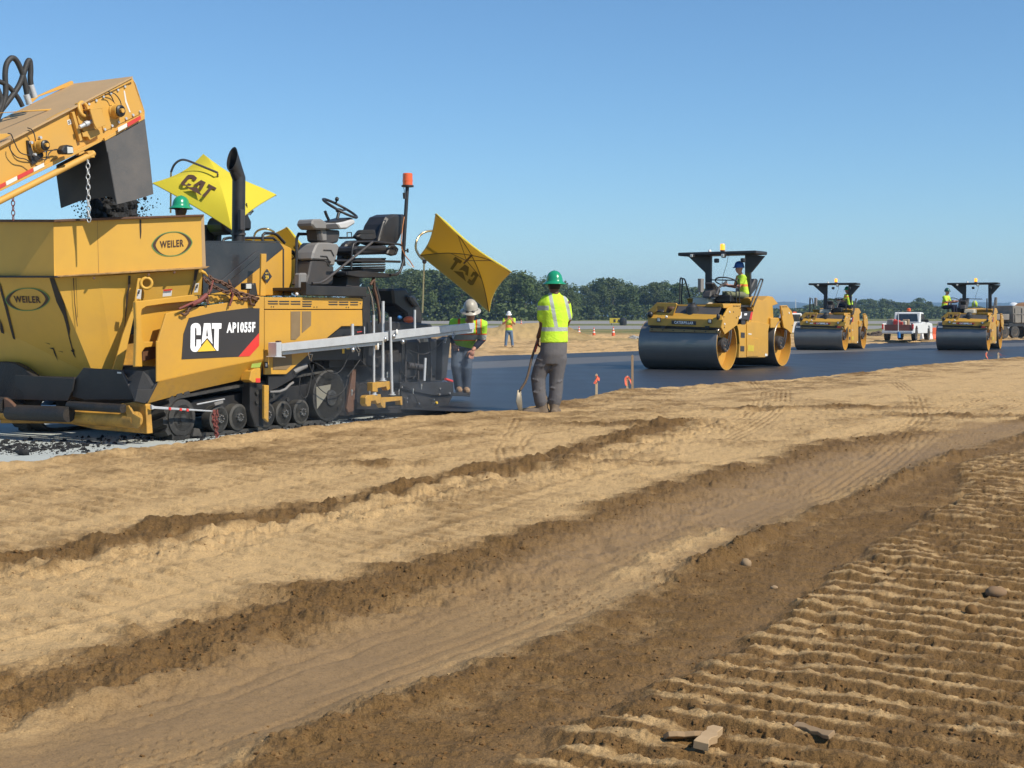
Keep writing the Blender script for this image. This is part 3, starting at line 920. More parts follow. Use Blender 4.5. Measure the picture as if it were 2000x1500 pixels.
# decal
D = -.064
def zp(pts, z=zc): return PP(z, pts, D)
dec = MB().prism(PP(zc, [(165,1243),(205,690),(325,345),(900,220),(1500,140),(1640,130),(1855,135),(1848,665),(1395,1185)], D), (0, .003, 0)).build('logo_panel', DECAL, panel)
MB().prism(PP(zc, [(1848,668),(1848,945),(1640,1175),(1398,1185)], D-.001), (0, .003, 0)).build('red_stripe', REDD, panel)
def arc2(cx, cy, rx, ry, a0, a1, n=6):
    return [(cx + rx*math.cos(math.radians(a0+(a1-a0)*i/n)), cy + ry*math.sin(math.radians(a0+(a1-a0)*i/n))) for i in range(n+1)]
Cc = arc2(470,560,108,105,180,270) + arc2(490,560,90,105,270,360)[1:] + [(580,715),(487,715),(487,600)] + arc2(470,600,17,50,0,-180)[1:] + [(450,940)] + arc2(467,940,17,30,180,0)[1:] + [(487,812),(578,812),(582,970),(500,1072),(470,1080)] + arc2(440,970,85,110,90,180)[1:]
A1 = [(650,458),(790,458),(838,915),(720,775),(592,920)]
A2 = [(718,575),(700,740),(738,740)]
Tt = [(820,458),(1032,458),(1025,578),(970,580),(962,1058),(925,1055),(868,980),(878,578),(820,578)]
for nm, pt in (('letter', Cc), ('letter', A1), ('letter', Tt)):
    MB().prism(PP(zc, pt, D-.004), (0, .003, 0)).build(nm, LETTER, panel)
MB().prism(PP(zc, A2, D-.0075), (0, .003, 0)).build('letter_counter', DECAL, panel)
MB().prism(PP(zc, [(716,785),(930,1072),(490,1090)], D-.0065), (0, .003, 0)).build('triangle_outline', DECAL, panel)
MB().prism(PP(zc, [(716,812),(905,1055),(512,1075)], D-.010), (0, .003, 0)).build('yellow_triangle', LOGOY, panel)
text_on('model_lettering', 'AP1055F', PP(zc, [(1138,672),(1760,655),(1143,440)], D-.004), LETTER, panel, .05)
MB().prism(PP(z5, [(965,685),(1050,672),(1035,715),(955,720)], -.068), (0, .003, 0)).build('green_sticker', surf('lime_sticker', (.35,.48,.08), .5), panel)
# engine side doors
doors = prism('engine_side_door', z5, [(1078,207),(1944,207),(1948,350),(1760,352),(1640,450),(1270,778),(1078,780)], -.05, .03, Y)
topd = prism('vented_side_cover', z5, [(1078,92),(1180,95),(1925,98),(1950,112),(1944,200),(1078,200)], -.05, .03, Y)
for x0, x1 in ((1105,1195),(1205,1295),(1307,1394),(1410,1495),(1642,1725),(1735,1820),(1835,1906)):
    for y0 in (124, 146):
        dy = (x0-1100)*.012
        MB().prism(PP(z5, [(x0,y0+dy),(x1,y0+dy),(x1,y0+dy+11),(x0+6,y0+dy+11)], -.053), (0, .01, 0)).build('vent_slot', DECAL, topd)
MB().prism(PP(z5, [(1410,168),(1490,168),(1490,179),(1416,179)], -.053), (0, .01, 0)).build('vent_slot', DECAL, topd)
for g in ([(1310,220),(1395,218),(1393,432),(1352,472),(1310,470)], [(1410,218),(1491,218),(1490,345),(1410,412)], [(1155,530),(1318,545),(1320,690),(1272,737),(1152,737)]):
    MB().prism(PP(z5, g, -.056), (0, .01, 0)).build('mesh_grille', GRILLE, doors, .002)
MB().prism(PP(z5, [(1078,668),(1108,668),(1108,722),(1078,722)], -.057), (0, .01, 0)).build('latch', BK, doors, .002)
MB().prism(PP(z5, [(1086,680),(1100,680),(1100,708),(1086,708)], -.062), (0, .01, 0)).build('latch_key', WTAPE, doors)
bolts([PF.y(z5(*p), -.052) for p in ((1925,150),(1135,178),(1155,178),(1515,180),(1540,180),(1800,183),(1820,183))], (0,-1,0), .008, .006, DGREYP, topd)
prism('front_side_cover', z5, [(575,75),(1045,84),(1040,92),(960,102),(590,152)], .02, .03, Y)
# black side deck under the doors
prism('black_side_cover', z7, [(20,790),(150,785),(560,445),(670,350),(870,352),(880,650),(420,655),(330,720),(240,820),(100,900),(20,930)], -.01, .05, BK)
for (x0,y0,x1,y1) in ((675,548,695,592),(714,540,742,556)):
    MB().prism(PP(z7, [(x0,y0),(x1,y0),(x1,y1),(x0,y1)], -.016), (0, .004, 0)).build('yellow_sticker', LOGOY, paver)
# hull volume
hull = MB()
hull.box((.1, .52, .22), (3.9, 2.15, .80)); hull.box((.9, .0, .93), (3.3, 2.55, 1.50)); hull.box((1.6, .48, .5), (4.2, 2.2, 1.0))
hull.build('chassis', BK, paver, .01)
hp = PF.y(z5(1180,95), 0)
MB().box((PF.y(z5(1074,90),0).x, .0, hp.z-.03), (PF.y(z5(1948,100),0).x, 2.5, hp.z-.004)).build('top_deck', Y, paver, .005)
# engine hood
HY = .42
hood = prism('engine_hood', z4, [(530,880),(1215,884),(1318,932),(1320,1352),(530,1345)], HY, 1.55, Y, bev=.008)
MB().prism(PP(z4, [(530,876),(1210,880),(1246,930),(800,1292),(545,1345),(530,1345)], HY-.006), (0, .006, 0)).build('black_hood_side', BKS, hood)
MB().prism(PP(z4, [(690,1222),(1000,962),(1052,948),(1020,1005),(745,1240)], HY-.022), (0, .016, 0)).build('hood_strip', BKS, hood, .006)
MB().prism([PF.y(z4(530,874),HY), PF.y(z4(1212,876),HY), PF.y(z4(1212,876),HY)+Vector((0,1.54,0)), PF.y(z4(530,874),HY)+Vector((0,1.54,0))], (0,0,.012)).build('hood_top', BKS, hood)
MB().prism(PP(z4, [(1240,935),(1250,935),(1250,1350),(1240,1350)], HY-.008), (0, .008, 0)).build('door_gap', DECAL, hood)
prism('yellow_stanchion', z4, [(1050,980),(1096,980),(1088,1355),(1042,1355)], .18, .03, Y)
MB().prism(PP(z4, [(1098,1112),(1142,1182),(1098,1245),(1056,1182)], .16), (0, .004, 0)).build('diamond_sign', DECAL, paver)
text_on('sign_number', '29', PP(z4, [(1084,1207),(1112,1207),(1084,1172)], .154), LOGOY, paver, .03)
text_on('sign_word', 'EPT', PP(z4, [(1084,1160),(1112,1160),(1084,1147)], .154), LOGOY, paver, .02)
# work lamp
MB().prism(PP(z4, [(905,1240),(975,1238),(980,1290),(960,1302),(908,1300)], .12), (0, .08, 0)).build('work_lamp', BK, paver, .008)
MB().prism(PP(z4, [(915,1248),(962,1247),(962,1292),(915,1292)], .112), (0, .01, 0)).build('lamp_glass', LENS, paver, .004)
prism('lamp_bracket', z4, [(950,1300),(980,1240),(1000,1240),(1018,1350),(940,1350)], .20, .02, BK)
# exhaust stack
EY = 1.15
c0 = PF.y(z4(843,885), EY); c1 = PF.y(z4(848,300), EY); c2 = PF.y(z4(830,225), EY)
e0 = PF.y(z4(793,165), EY)
mb = MB(); rs = .084
mb.tube([c0, c1], rs, 20)
seg = 20; ring = lambda c, nx, k=1.0: [c + Vector((nx.x*math.sin(a)*rs*k + 0, math.cos(a)*rs*k, nx.z*math.sin(a)*rs*k)) for a in [2*math.pi*j/seg for j in range(seg)]]
hx = Vector((1,0,0)); diag = Vector((.42,0,.78)).normalized()
top = ring(c1, hx); mouth_c = c1 + Vector((-.13, 0, .225)); mouth = [mouth_c + Vector((-.012*math.cos(a)*0 + math.sin(a)*.045, math.cos(a)*rs*.98, math.sin(a)*.155)) for a in [2*math.pi*j/seg for j in range(seg)]]
mb.add(top + mouth, [(j, (j+1)%seg, seg+(j+1)%seg, seg+j) for j in range(seg)], True)
mouth2 = [mouth_c + (p-mouth_c)*.90 + Vector((.004,0,-.003)) for p in mouth]
mb.add(mouth + mouth2, [(j, (j+1)%seg, seg+(j+1)%seg, seg+j) for j in range(seg)], False)
deep = [p + Vector((.09,0,-.16)) for p in mouth2]
mb.add(mouth2 + deep, [(j, (j+1)%seg, seg+(j+1)%seg, seg+j) for j in range(seg)], True)
mb.add(deep, [tuple(range(seg))])
stack = mb.build('exhaust_stack', BK, paver)
MB().lathe(c0 + Vector((0,0,.10)), (0,0,1), [(rs+.012, 0), (rs+.012, .03)], 20).build('stack_clamp', DGREYP, stack)
MB().box(c0 + Vector((-.10,-.13,.16)), c0 + Vector((-.02,-.08,.42))).build('stack_bracket', DGREYP, stack, .004)
# far console, bags and seats behind the stack
def blob(name, zf, pts, ly, th, mat, bev=.02, parent=None):
    return prism(name, zf, pts, ly, th, mat, parent, bev)
blob('far_console', z4, [(705,690),(735,648),(790,655),(830,700),(835,800),(770,815),(720,780),(700,740)], 1.75, .3, BK, .03)
blob('tool_bag', z4, [(900,600),(925,610),(945,640),(968,690),(968,775),(900,770)], 1.70, .25, BK, .03)
ptube(z4, [(925,640),(965,590),(975,600),(945,635)], 1.72, .008).build('bag_handle', BK, paver)
ptube(z4, [(915,530),(920,560),(918,760)], 1.72, .008).build('hose_hook', BK, paver)
blob('far_seat_back', z4, [(548,722),(630,722),(650,745),(655,868),(640,885),(548,885)], 2.1, .12, BK, .03)
blob('far_armrest', z4, [(670,770),(702,770),(700,880),(655,885)], 2.0, .08, BK, .015)
hr = MB()
ptube(z4, [(700,880),(715,850),(760,838),(1150,840),(1180,865),(1195,885)], 1.6, .018, hr)
hr.build('far_handrail', BK, paver)
hr = MB(); ptube(z4, [(1058,885),(1060,815),(1080,797),(1160,800),(1190,815),(1255,885)], 1.2, .019, hr); hr.build('hood_handrail', BK, paver)
hr = MB(); ptube(z4, [(1352,1310),(1360,1000),(1362,840),(1380,805),(1450,805),(1490,825),(1560,900)], .35, .019, hr)
hr.build('boarding_handrail', BK, paver)
hr = MB(); ptube(z4, [(1320,960),(1345,990),(1390,1040),(1395,1090),(1360,1170),(1345,1200)], .5, .022, hr); hr.build('intake_hose', RUB, paver)
# operator platform
plat = prism('platform_beam', z4, [(1450,1225),(1490,1262),(1985,1275),(1985,1362),(1450,1350)], -.12, .10, BK, bev=.01)
a = PF.y(z4(1450,1270), -.12); b_ = PF.y(z4(1985,1275), -.12)
MB().box((a.x, -.02, a.z-.05), (b_.x, 2.5, a.z-.01)).build('platform_floor', BK, paver, .005)
prism('toolbox_on_platform', z4, [(1800,1150),(1905,1148),(1915,1275),(1800,1270)], .25, .5, BK, bev=.01)
prism('seat_mount_plate', z6, [(570,880),(680,868),(940,895),(935,925),(680,925),(570,905)], .0, .5, BK, bev=.008)
# steering console
con = prism('console_column', z6, [(235,985),(262,900),(285,785),(412,788),(432,832),(472,832),(462,985),(300,995)], .14, .24, DGREYP, bev=.018)
MB().prism(PP(z6, [(330,650),(350,640),(425,640),(500,652),(515,672),(476,830),(432,830),(412,786),(287,780),(300,720)], .115), (0,.28,0)).build('grey_cover', GREYP, con, .02)
MB().prism(PP(z6, [(332,530),(520,540),(520,590),(505,640),(430,655),(345,632)], .15), (0,.2,0)).build('console_neck', DGREYP, con, .02)
MB().prism(PP(z6, [(362,535),(410,540),(412,625),(380,628)], .14), (0,.02,0)).build('neck_trim', GREYP, con, .01)
MB().prism(PP(z6, [(288,495),(300,450),(370,448),(415,478),(500,480),(540,528),(400,536),(318,533)], .08), (0,.26,0)).build('console_head', GREYP, con, .02)
MB().prism(PP(z6, [(408,492),(495,486),(520,532),(408,532)], .072), (0,.02,0)).build('head_inset', DGREYP, con, .008)
MB().prism(PP(z6, [(488,482),(560,470),(632,447),(648,470),(640,488),(575,530),(520,532)], .06), (0,.3,0)).build('console_wing', SILV, con, .02)
MB().prism(PP(z6, [(430,470),(500,462),(600,436),(632,447),(560,472),(488,482)], .10), (0,.26,0)).build('control_deck', BK, con, .01)
for q in ([(385,700),(445,702),(470,750)], [(360,750),(410,752),(432,795)]):
    ptube(z6, q, .105, .006).build('cover_groove', DGREYP, con)
cm = PF.y(z6(432,800), .11); MB().lathe(cm, (0,-1,0), [(.018,0),(.016,.012)], 10).build('cover_knob', BK, con)
ptube(z6, [(490,470),(505,405),(515,385)], .28, .022).build('steering_shaft', BK, con)
wc = PF.y(z6(517,362), .28)
e1 = (PF.y(z6(610,395), .28) - wc); nx = e1.normalized()
R1 = e1.length; nn = Vector((-.25, -.45, .86)).normalized()
e2 = nn.cross(nx).normalized()
ringp = [wc + (nx*math.cos(t) + e2*math.sin(t))*R1 for t in [2*math.pi*i/28 for i in range(28)]]
MB().tube(ringp, .017, 8, closed=True).build('steering_wheel', BK, con)
mb = MB()
for t in (0.3, 2.4, 4.4):
    mb.tube([wc - nn*.03, wc + (nx*math.cos(t)+e2*math.sin(t))*R1], .011, 6)
mb.lathe(wc - nn*.05, nn, [(.05,0),(.045,.03)], 14)
mb.build('wheel_spokes', BK, con)
kb = wc + (nx*math.cos(1.0)+e2*math.sin(1.0))*R1
MB().lathe(kb, nn, [(.012,0),(.012,.04),(.026,.05),(.026,.08),(.012,.095)], 12).build('spinner_knob', BK, con)
ptube(z6, [(425,455),(410,425),(395,385)], .3, .020).build('gear_lever', BK, con)
# operator seat
seat = prism('seat_cushion', z6, [(630,690),(660,668),(900,664),(925,690),(915,735),(640,742)], .05, .40, BK, bev=.03)
MB().prism(PP(z6, [(815,640),(835,590),(868,490),(905,430),(960,408),(1045,410),(1070,425),(1068,470),(1010,620),(985,660),(880,664)], .08), (0,.34,0)).build('seat_backrest', BK, seat, .035)
MB().prism(PP(z6, [(870,480),(880,458),(900,455),(850,600),(828,625)], .04), (0,.05,0)).build('backrest_bolster', BK, seat, .012)
MB().prism(PP(z6, [(655,595),(700,537),(808,535),(822,605),(790,625),(700,625)], .02), (0,.10,0)).build('armrest', BK, seat, .02)
for k in range(4):
    MB().prism(PP(z6, [(670+k*8,560+0*k-k*7),(800,552-k*7+6),(800,556-k*7+6),(668+k*8,565-k*7)], .01), (0,.02,0)).build('armrest_rib', RUB, seat)
MB().prism(PP(z6, [(535,800),(548,700),(575,650),(610,625),(700,620),(690,660),(640,680),(620,740),(620,830),(545,825)], .45), (0,.12,0)).build('side_console', BK, seat, .03)
for k, y0 in enumerate((795,815,835,852)):
    MB().prism(PP(z6, [(690,y0),(895,y0-4),(888,y0+12),(700,y0+14)], .10), (0,.36,0)).build('bellows_fold', RUB, seat, .008)
MB().prism(PP(z6, [(695,765),(900,765),(880,800),(700,800)], .1), (0,.36,0)).build('suspension_frame', BK, seat, .01)
MB().prism(PP(z6, [(705,850),(885,850),(885,880),(705,880)], .1), (0,.36,0)).build('suspension_base', DGREYP, seat, .01)
MB().prism(PP(z6, [(590,870),(680,868),(680,1010),(570,1000)], .12), (0,.4,0)).build('seat_pedestal', DGREYP, seat, .01)
MB().prism(PP(z6, [(925,665),(965,655),(1000,690),(985,740),(945,750),(900,735)], .0), (0,.05,0)).build('seat_adjuster', BK, seat, .015)
bolts([PF.y(z6(*p), -.003) for p in ((950,690),(970,700),(965,725))], (0,-1,0), .012, .012, DGREYP, seat)
rl = MB()
ptube(z6, [(608,860),(615,700),(625,655),(655,634),(780,632),(1000,655),(1020,665)], -.06, .014, rl)
rl.build('seat_guard_rail', BK, paver)
rl = MB(); ptube(z6, [(480,788),(700,788),(1005,797)], -.02, .017, rl); rl.build('lower_rail', BK, paver)
rl = MB(); ptube(z6, [(515,603),(575,602),(660,600)], .3, .015, rl); ptube(z6, [(575,600),(575,560),(610,558),(612,600)], .3, .006, rl); rl.build('cross_rail', BK, paver)
rl = MB(); ptube(z6, [(290,972),(350,970),(400,945),(780,638)], -.10, .017, rl); rl.build('diagonal_brace', DGREYP, paver)
rl = MB(); ptube(z6, [(925,905),(970,903),(1003,880),(1018,840),(1035,780)], -.06, .020, rl); rl.build('rear_rail_bend', BK, paver)
rl = MB(); ptube(z6, [(1036,830),(1030,760),(1046,500),(1065,182)], -.02, .027, rl, 10); rl.build('beacon_mast', BK, paver)
rl = MB(); ptube(z6, [(1040,430),(1028,500),(1015,620),(1020,690),(1050,750),(1085,790),(1118,842)], -.06, .007, rl, 6); rl.build('orange_cable', surf('orange_cable', (.55,.22,.08), .6), paver)
rl = MB(); ptube(z6, [(1060,800),(1075,820),(1105,840),(1118,838)], -.06, .006, rl, 6); rl.build('white_cable', WTAPE, paver)
rl = MB(); ptube(z6, [(1036,192),(1042,240),(1046,260)], -.03, .005, rl, 5); ptube(z6, [(1040,235),(1043,285)], -.045, .022, rl, 6); rl.build('mast_plug', BK, paver)
rl = MB(); ptube(z6, [(1050,706),(1072,706)], -.03, .01, rl, 6); ptube(z6, [(1066,690),(1068,722)], -.03, .014, rl, 6); rl.build('mast_clamp_knob', BK, paver)
bc = PF.y(z6(1067,182), -.02)
bea = MB().lathe(bc, (0,0,1), [(.085,-.01),(.085,.012)], 20).build('beacon_base', BK, paver)
MB().lathe(bc + Vector((0,0,.012)), (0,0,1), [(.070,0),(.070,.055),(.073,.056),(.073,.07),(.070,.071),(.068,.155),(.060,.165)], 22).build('beacon_lens', AMBER, bea)
# bottle and cup tube beside the console
prism('cup_holder', z4, [(1392,1150),(1462,1150),(1452,1230),(1440,1345),(1388,1345)], .05, .10, GREYP, bev=.02)
bottle = PF.y(z4(1362,1338), -.02)
MB().ball(bottle, .021, 10, 6).build('white_cap', WHITE, paver)
# rear column and hydraulic hoses
prism('rear_column', z7, [(858,95),(905,60),(925,70),(925,350),(905,700),(862,700)], -.03, .25, BK)
rl = MB()
for q in ([(940,20),(975,110),(1000,200),(1002,330)], [(975,0),(1005,110),(990,240)], [(930,60),(950,140),(955,290),(940,340)]):
    ptube(z7, q, .1, .017, rl)
rl.build('hydraulic_hoses', RUB, paver)
ptube(z6, [(765,985),(790,935),(795,1010),(815,1080),(835,1200),(842,1290)], .05, .018).build('tow_point_rod', RUST, paver)
ptube(z6, [(745,1000),(775,1090),(790,1200),(795,1270)], .05, .012).build('level_cylinder', CHRM, paver)
# ---------------- undercarriage
TY = .04
def track(side):
    s = 1 if side == 0 else -1
    y0 = TY if side == 0 else 2.60
    tr = empty('track_unit', (0,0,0)); tr.parent = paver
    ci = PF.y(z5(352,1165), TY); cd = PF.y(z5(1655,965), TY)
    ri, rd = .235, cd.z - .035
    def wheel(c, r, w, nm, hubb=True, rimr=.8):
        c = Vector((c.x, y0, c.z))
        m1 = MB().lathe(c, (0, s, 0), [(r*rimr,.0),(r,.012),(r,w),(r*.5,w)], 30).build(nm, TRK, tr)
        MB().lathe(c, (0, -s, 0), [(r*rimr,0),(r*rimr-.01,-.05),(r*.34,-.07),(r*.30,-.01),(r*.22,.0),(r*.22,.006)], 30).build('rim', DUSTRIM, m1)
        if hubb:
            bolts([c + Vector((math.cos(a)*r*.26, -s*(-.012), math.sin(a)*r*.26)) - Vector((0,s*.012,0)) for a in [2*math.pi*i/8 for i in range(8)]], (0,-s,0), .011, .03, CHRM, m1)
        return m1
    if side == 0:
        wheel(ci, ri-.03, .14, 'front_idler', False, .72)
        for p in ((678,1195),(850,1190),(1100,1195),(1252,1150),(1408,1132)):
            c = PF.y(z5(*p), TY)
            rr = .155 if p[0] < 1000 else .150
            wheel(Vector((c.x,0,rr+.035)), rr, .14, 'bogie_wheel')
        w = wheel(cd, rd, .2, 'drive_wheel', False, .93)
        MB().lathe(Vector((cd.x+.02, y0, cd.z-.03)), (0,-1,0), [(.10,-.05),(.10,.02),(.07,.03),(.02,.035)], 20).build('hub', DUSTRIM, w)
        MB().prism([Vector((cd.x+dx, y0-.003, cd.z+dz)) for dx, dz in ((-rd*.85,.12),(.02,.14),(.0,.06),(-rd*.8,-.16))], (0,.01,0)).build('mud_patch', surf('dried_mud', (.22,.21,.17), .9), w)
    # belt loop: follow a convex path round the idler and the drive wheel
    path = []
    for i in range(13):
        a = math.radians(95 + 175*i/12)
        path.append(Vector((ci.x + math.cos(a)*ri, 0, ri+.012 + math.sin(a)*ri)))
    path.append(Vector((ci.x+1.2, 0, .012)))
    for i in range(15):
        a = math.radians(-90 + 180*i/14)
        path.append(Vector((cd.x + math.cos(a)*rd, 0, rd+.03 + math.sin(a)*rd)))
    path.append(Vector((ci.x+1.4, 0, .60)))
    n = len(path); yb = y0 + s*.03
    def strip(off):
        out = []
        for i, p in enumerate(path):
            t = (path[(i+1) % n]-path[i-1]).normalized(); nr = Vector((-t.z, 0, t.x))
            out.append(p - nr*off)
        return out
    o_, i_ = strip(0.0), strip(-.03)
    cen = sum(path, Vector())/n
    if (o_[0]-cen).length < (i_[0]-cen).length: o_, i_ = i_, o_
    vs = [Vector((p.x, yb, p.z)) for p in o_] + [Vector((p.x, yb+s*.46, p.z)) for p in o_] + [Vector((p.x, yb, p.z)) for p in i_] + [Vector((p.x, yb+s*.46, p.z)) for p in i_]
    fs = []
    for i in range(n):
        j = (i+1) % n
        fs += [(i, j, n+j, n+i), (2*n+i, 3*n+i, 3*n+j, 2*n+j), (i, 2*n+i, 2*n+j, j), (n+i, n+j, 3*n+j, 3*n+i)]
    MB().add(vs, fs).build('track_belt', TRK, tr)
    # tread lugs: bars raised from the belt
    lug = MB().prism([(-.05,0,0),(.05,0,0),(.035,0,.045),(-.035,0,.045)], (.06, s*.22, 0))
    lugm = lug.mesh('tread_lug')
    L = [0]
    for i in range(n): L.append(L[-1] + (path[(i+1)%n]-path[i]).length)
    dist = 0; k = 0
    while dist < L[-1]-.1:
        i = max(q for q in range(n) if L[q] <= dist)
        t = (path[(i+1)%n]-path[i]); f = (dist-L[i])/t.length; p = path[i] + t*f; t.normalize()
        nr = (p-cen).normalized(); nr = Vector((-t.z,0,t.x)) if Vector((-t.z,0,t.x)).dot(nr) > 0 else Vector((t.z,0,-t.x))
        front = p.x < ci.x + .1 or (side == 0 and p.z < .05)
        if front:
            for q in (0, 1):
                if side == 1 and q: continue
                o = link('tread_lug', lugm, TRK, tr)
                M = Matrix((t if True else t, Vector((0,1,0)), nr)).transposed()
                o.matrix_local = Matrix.Translation(Vector((p.x, yb + (s*.235 if q else 0), p.z)) - nr*.005) @ M.to_4x4()
                if q:
                    o.matrix_local = o.matrix_local @ Matrix.Scale(-1, 4, (1,0,0))
        dist += .125; k += 1
    MB().prism([Vector((ci.x+.1, y0+s*.12, .30)), Vector((cd.x-.2, y0+s*.12, .28)), Vector((cd.x-.2, y0+s*.12, .52)), Vector((ci.x+.3, y0+s*.12, .42))], (0, s*.2, 0)).build('track_frame', BK, tr, .01)
    if side == 0:
        prism('frame_bar', z5, [(480,1038),(725,992),(732,1002),(480,1052)], .02, .02, GALV, tr)
        prism('belt_scraper', z5, [(455,1255),(500,1260),(530,1330),(440,1330)], .02, .05, TRK, tr)
        prism('label_plate', z5, [(630,1030),(712,1008),(712,1035),(640,1058)], .005, .01, GREYP, tr)
    return tr
track(0); track(1)
prism('track_tensioner', z5, [(950,800),(985,870),(1072,860),(1072,1250),(1000,1245),(950,1100)], -.03, .14, BK, bev=.01)
bolts([PF.y(z5(*p), -.033) for p in ((1003,938),(1002,1022),(1148,968),(1275,1000))], (0,-1,0), .028, .02, DUSTRIM, paver, 'pin_head', 12)
prism('yellow_guard', z5, [(958,750),(990,728),(1042,722),(1042,855),(970,850),(942,830)], -.09, .14, Y)
MB().prism(PP(z5, [(1000,812),(1040,812),(1040,852),(1000,852)], -.096), (0,.01,0)).build('red_reflector', REDD, paver, .003)
prism('yellow_side_plate', z5, [(1075,872),(1117,875),(1113,1205),(1075,1170)], -.12, .04, Y)
rl = MB(); ptube(z5, [(1120,935),(1210,930),(1260,910),(1300,870),(1330,850)], .0, .016, rl); rl.build('grey_hose', GREYP, paver)
rl = MB(); ptube(z7, [(240,760),(300,725),(350,700)], .0, .035, rl); rl.build('push_arm', GREYP, paver)
# ---------------- front end: push rollers, aprons, corner plates
LX = PF.y(z3(1290,800), -.02).x
corner = PF.y(z3(1290,690), -.02); cb = PF.y(z3(1290,938), -.02)
MB().box((corner.x, -.03, cb.z), (PF.y(z3(1345,800),-.03).x, .0, corner.z)).build('corner_plate', Y, paver, .004)
def XP(zf, pts, lx): return [PF.x(zf(*p), lx) for p in pts]
def fprism(name, zf, pts, lx, th, mat, bev=.006, parent=None):
    return MB().prism(XP(zf, pts, lx), (th, 0, 0)).build(name, mat, parent or paver, bev)
fprism('front_crossbeam', z3, [(0,800),(640,740),(1180,660),(1292,680),(1310,942),(860,905),(600,850),(0,850)], LX, .08, YD)
def ftube(zf, p0, p1, lx, r, mat, name, seg=20, ends=None):
    a, b = PF.x(zf(*p0), lx), PF.x(zf(*p1), lx)
    return MB().tube([a, b], r, seg).build(name, mat, paver)
ftube(z3, (1215,818), (-900,700), LX-.12, .088, YD, 'bumper_tube')
ftube(z3, (1095,718), (612,690), LX-.24, .048, TAR, 'push_roller')
ftube(z3, (615,770), (85,750), LX-.28, .086, TAR, 'push_roller')
ftube(z3, (60,690), (-500,640), LX-.28, .09, TAR, 'push_roller')
fprism('roller_bracket', z3, [(1100,700),(1140,690),(1180,760),(1250,800),(1245,860),(1205,900),(1140,840)], LX-.20, .03, YD)
fprism('roller_bracket', z3, [(30,620),(80,650),(130,700),(90,800),(40,780)], LX-.34, .05, RUST)
fprism('rubber_apron', z3, [(130,420),(660,450),(640,560),(600,650),(215,640),(200,570),(130,520)], LX+.02, .02, RUB, .004)
fprism('rubber_apron', z3, [(665,455),(740,355),(830,362),(990,370),(1085,378),(1190,570),(1185,640),(750,640),(600,600),(640,550)], LX+.06, .02, RUB, .004)
ad = MB(); a0, a1 = PF.x(z3(1085,385), LX+.04), PF.x(z3(1185,600), LX+.04); ad.tube([a0, a1], .014, 6); ad.build('apron_edge_bar', DGREYP, paver)
fprism('apron_tag', z3, [(1040,392),(1075,394),(1075,408),(1040,406)], LX+.03, .01, WTAPE, 0)
fprism('tar_build_up', z3, [(-300,310),(0,300),(120,310),(200,350),(300,430),(660,440),(720,640),(-300,640)], LX+.14, .1, TAR, .01)
mb = MB()
q = [PF.x(z3(1095,370), LX+.12), PF.y(z3(1270,385), .12), PF.y(z3(1395,358), -.05), PF.y(z3(1395,490), -.05), PF.y(z3(1365,545), -.05), PF.y(z3(1300,670), .0), PF.y(z3(1190,640), .1)]
mb.add(q, [(0,6,5,4,1), (1,4,3,2)])
fl = mb.build('curved_rubber_flap', RUB, paver); sol = fl.modifiers.new('t', 'SOLIDIFY'); sol.thickness = .02
prism('front_flap_shoe', z3, [(1225,550),(1360,545),(1380,500),(1340,620),(1290,672),(1200,655)], -.07, .03, RUB)
# hopper wing with window-like recess behind the insert
prism('wing_back_plate', z2, [(1230,880),(1290,850),(1700,800),(1700,960),(1640,1260),(1380,1430),(1220,1430)], .16, .03, Y)
wing = MB()
wing.prism(PP(z2, [(1205,858),(1500,825),(1690,800),(1800,800),(1800,850),(1470,880),(1300,905),(1262,930),(1255,1000),(1262,1180),(1285,1215),(1400,1215),(1420,1255),(1290,1270),(1262,1310),(1268,1440),(1205,1440),(1215,1100)], .06), (0,.05,0))
wing.build('hopper_wing_frame', Y, paver, .008)
prism('wing_dark_plate', z2, [(1268,1270),(1400,1240),(1400,1360),(1268,1390)], .11, .02, surf('dark_brown', (.12,.05,.02), .8))  # dark brown plate behind the lower wing opening
# white chain arm with the red chain at the front track
prism('guide_arm', z5, [(75,1048),(100,1060),(630,1100),(635,1112),(100,1085),(78,1092)], -.10, .03, GALV, bev=.004)
for x in (238, 335, 395):
    MB().prism(PP(z5, [(x-9,1060+(x-100)*.075),(x+9,1062+(x-100)*.075),(x+9,1085+(x-100)*.075),(x-9,1084+(x-100)*.075)], -.108), (0,.01,0)).build('red_mark', REDD, paver)
def chain(name, pts, link_l, wire, mat, parent, wide=.6):
    """real chain: oval links alternating by a quarter turn along a path"""
    path = [Vector(p) for p in pts]
    mb = MB(); L = [0]
    for a, b in zip(path[:-1], path[1:]): L.append(L[-1] + (b-a).length)
    pitch = link_l - 2.2*wire; d = pitch/2; k = 0
    while d < L[-1]:
        i = max(q for q in range(len(path)-1) if L[q] <= d)
        t = (path[i+1]-path[i]); p = path[i] + t*((d-L[i])/max(t.length, 1e-6)); t.normalize()
        s_ = t.orthogonal().normalized(); s_ = Matrix.Rotation(math.pi/2*k + .3, 3, t) @ s_
        hl, hw = link_l/2, link_l*wide/2
        ov = [p + t*math.cos(a)*hl + s_*math.sin(a)*hw for a in [2*math.pi*j/8 for j in range(8)]]
        mb.tube(ov, wire, 4, closed=True)
        d += pitch; k += 1
    return mb.build(name, mat, parent)
for dx in (0, 22, -12):
    chain('red_chain', [PF.y(z5(636+dx,1100), -.11), PF.y(z5(628+dx,1180), -.12), PF.y(z5(645+dx*.4,1270), -.11), PF.y(z5(650+dx*.3,1345), -.10)], .05, .006, REDRUST, paver)
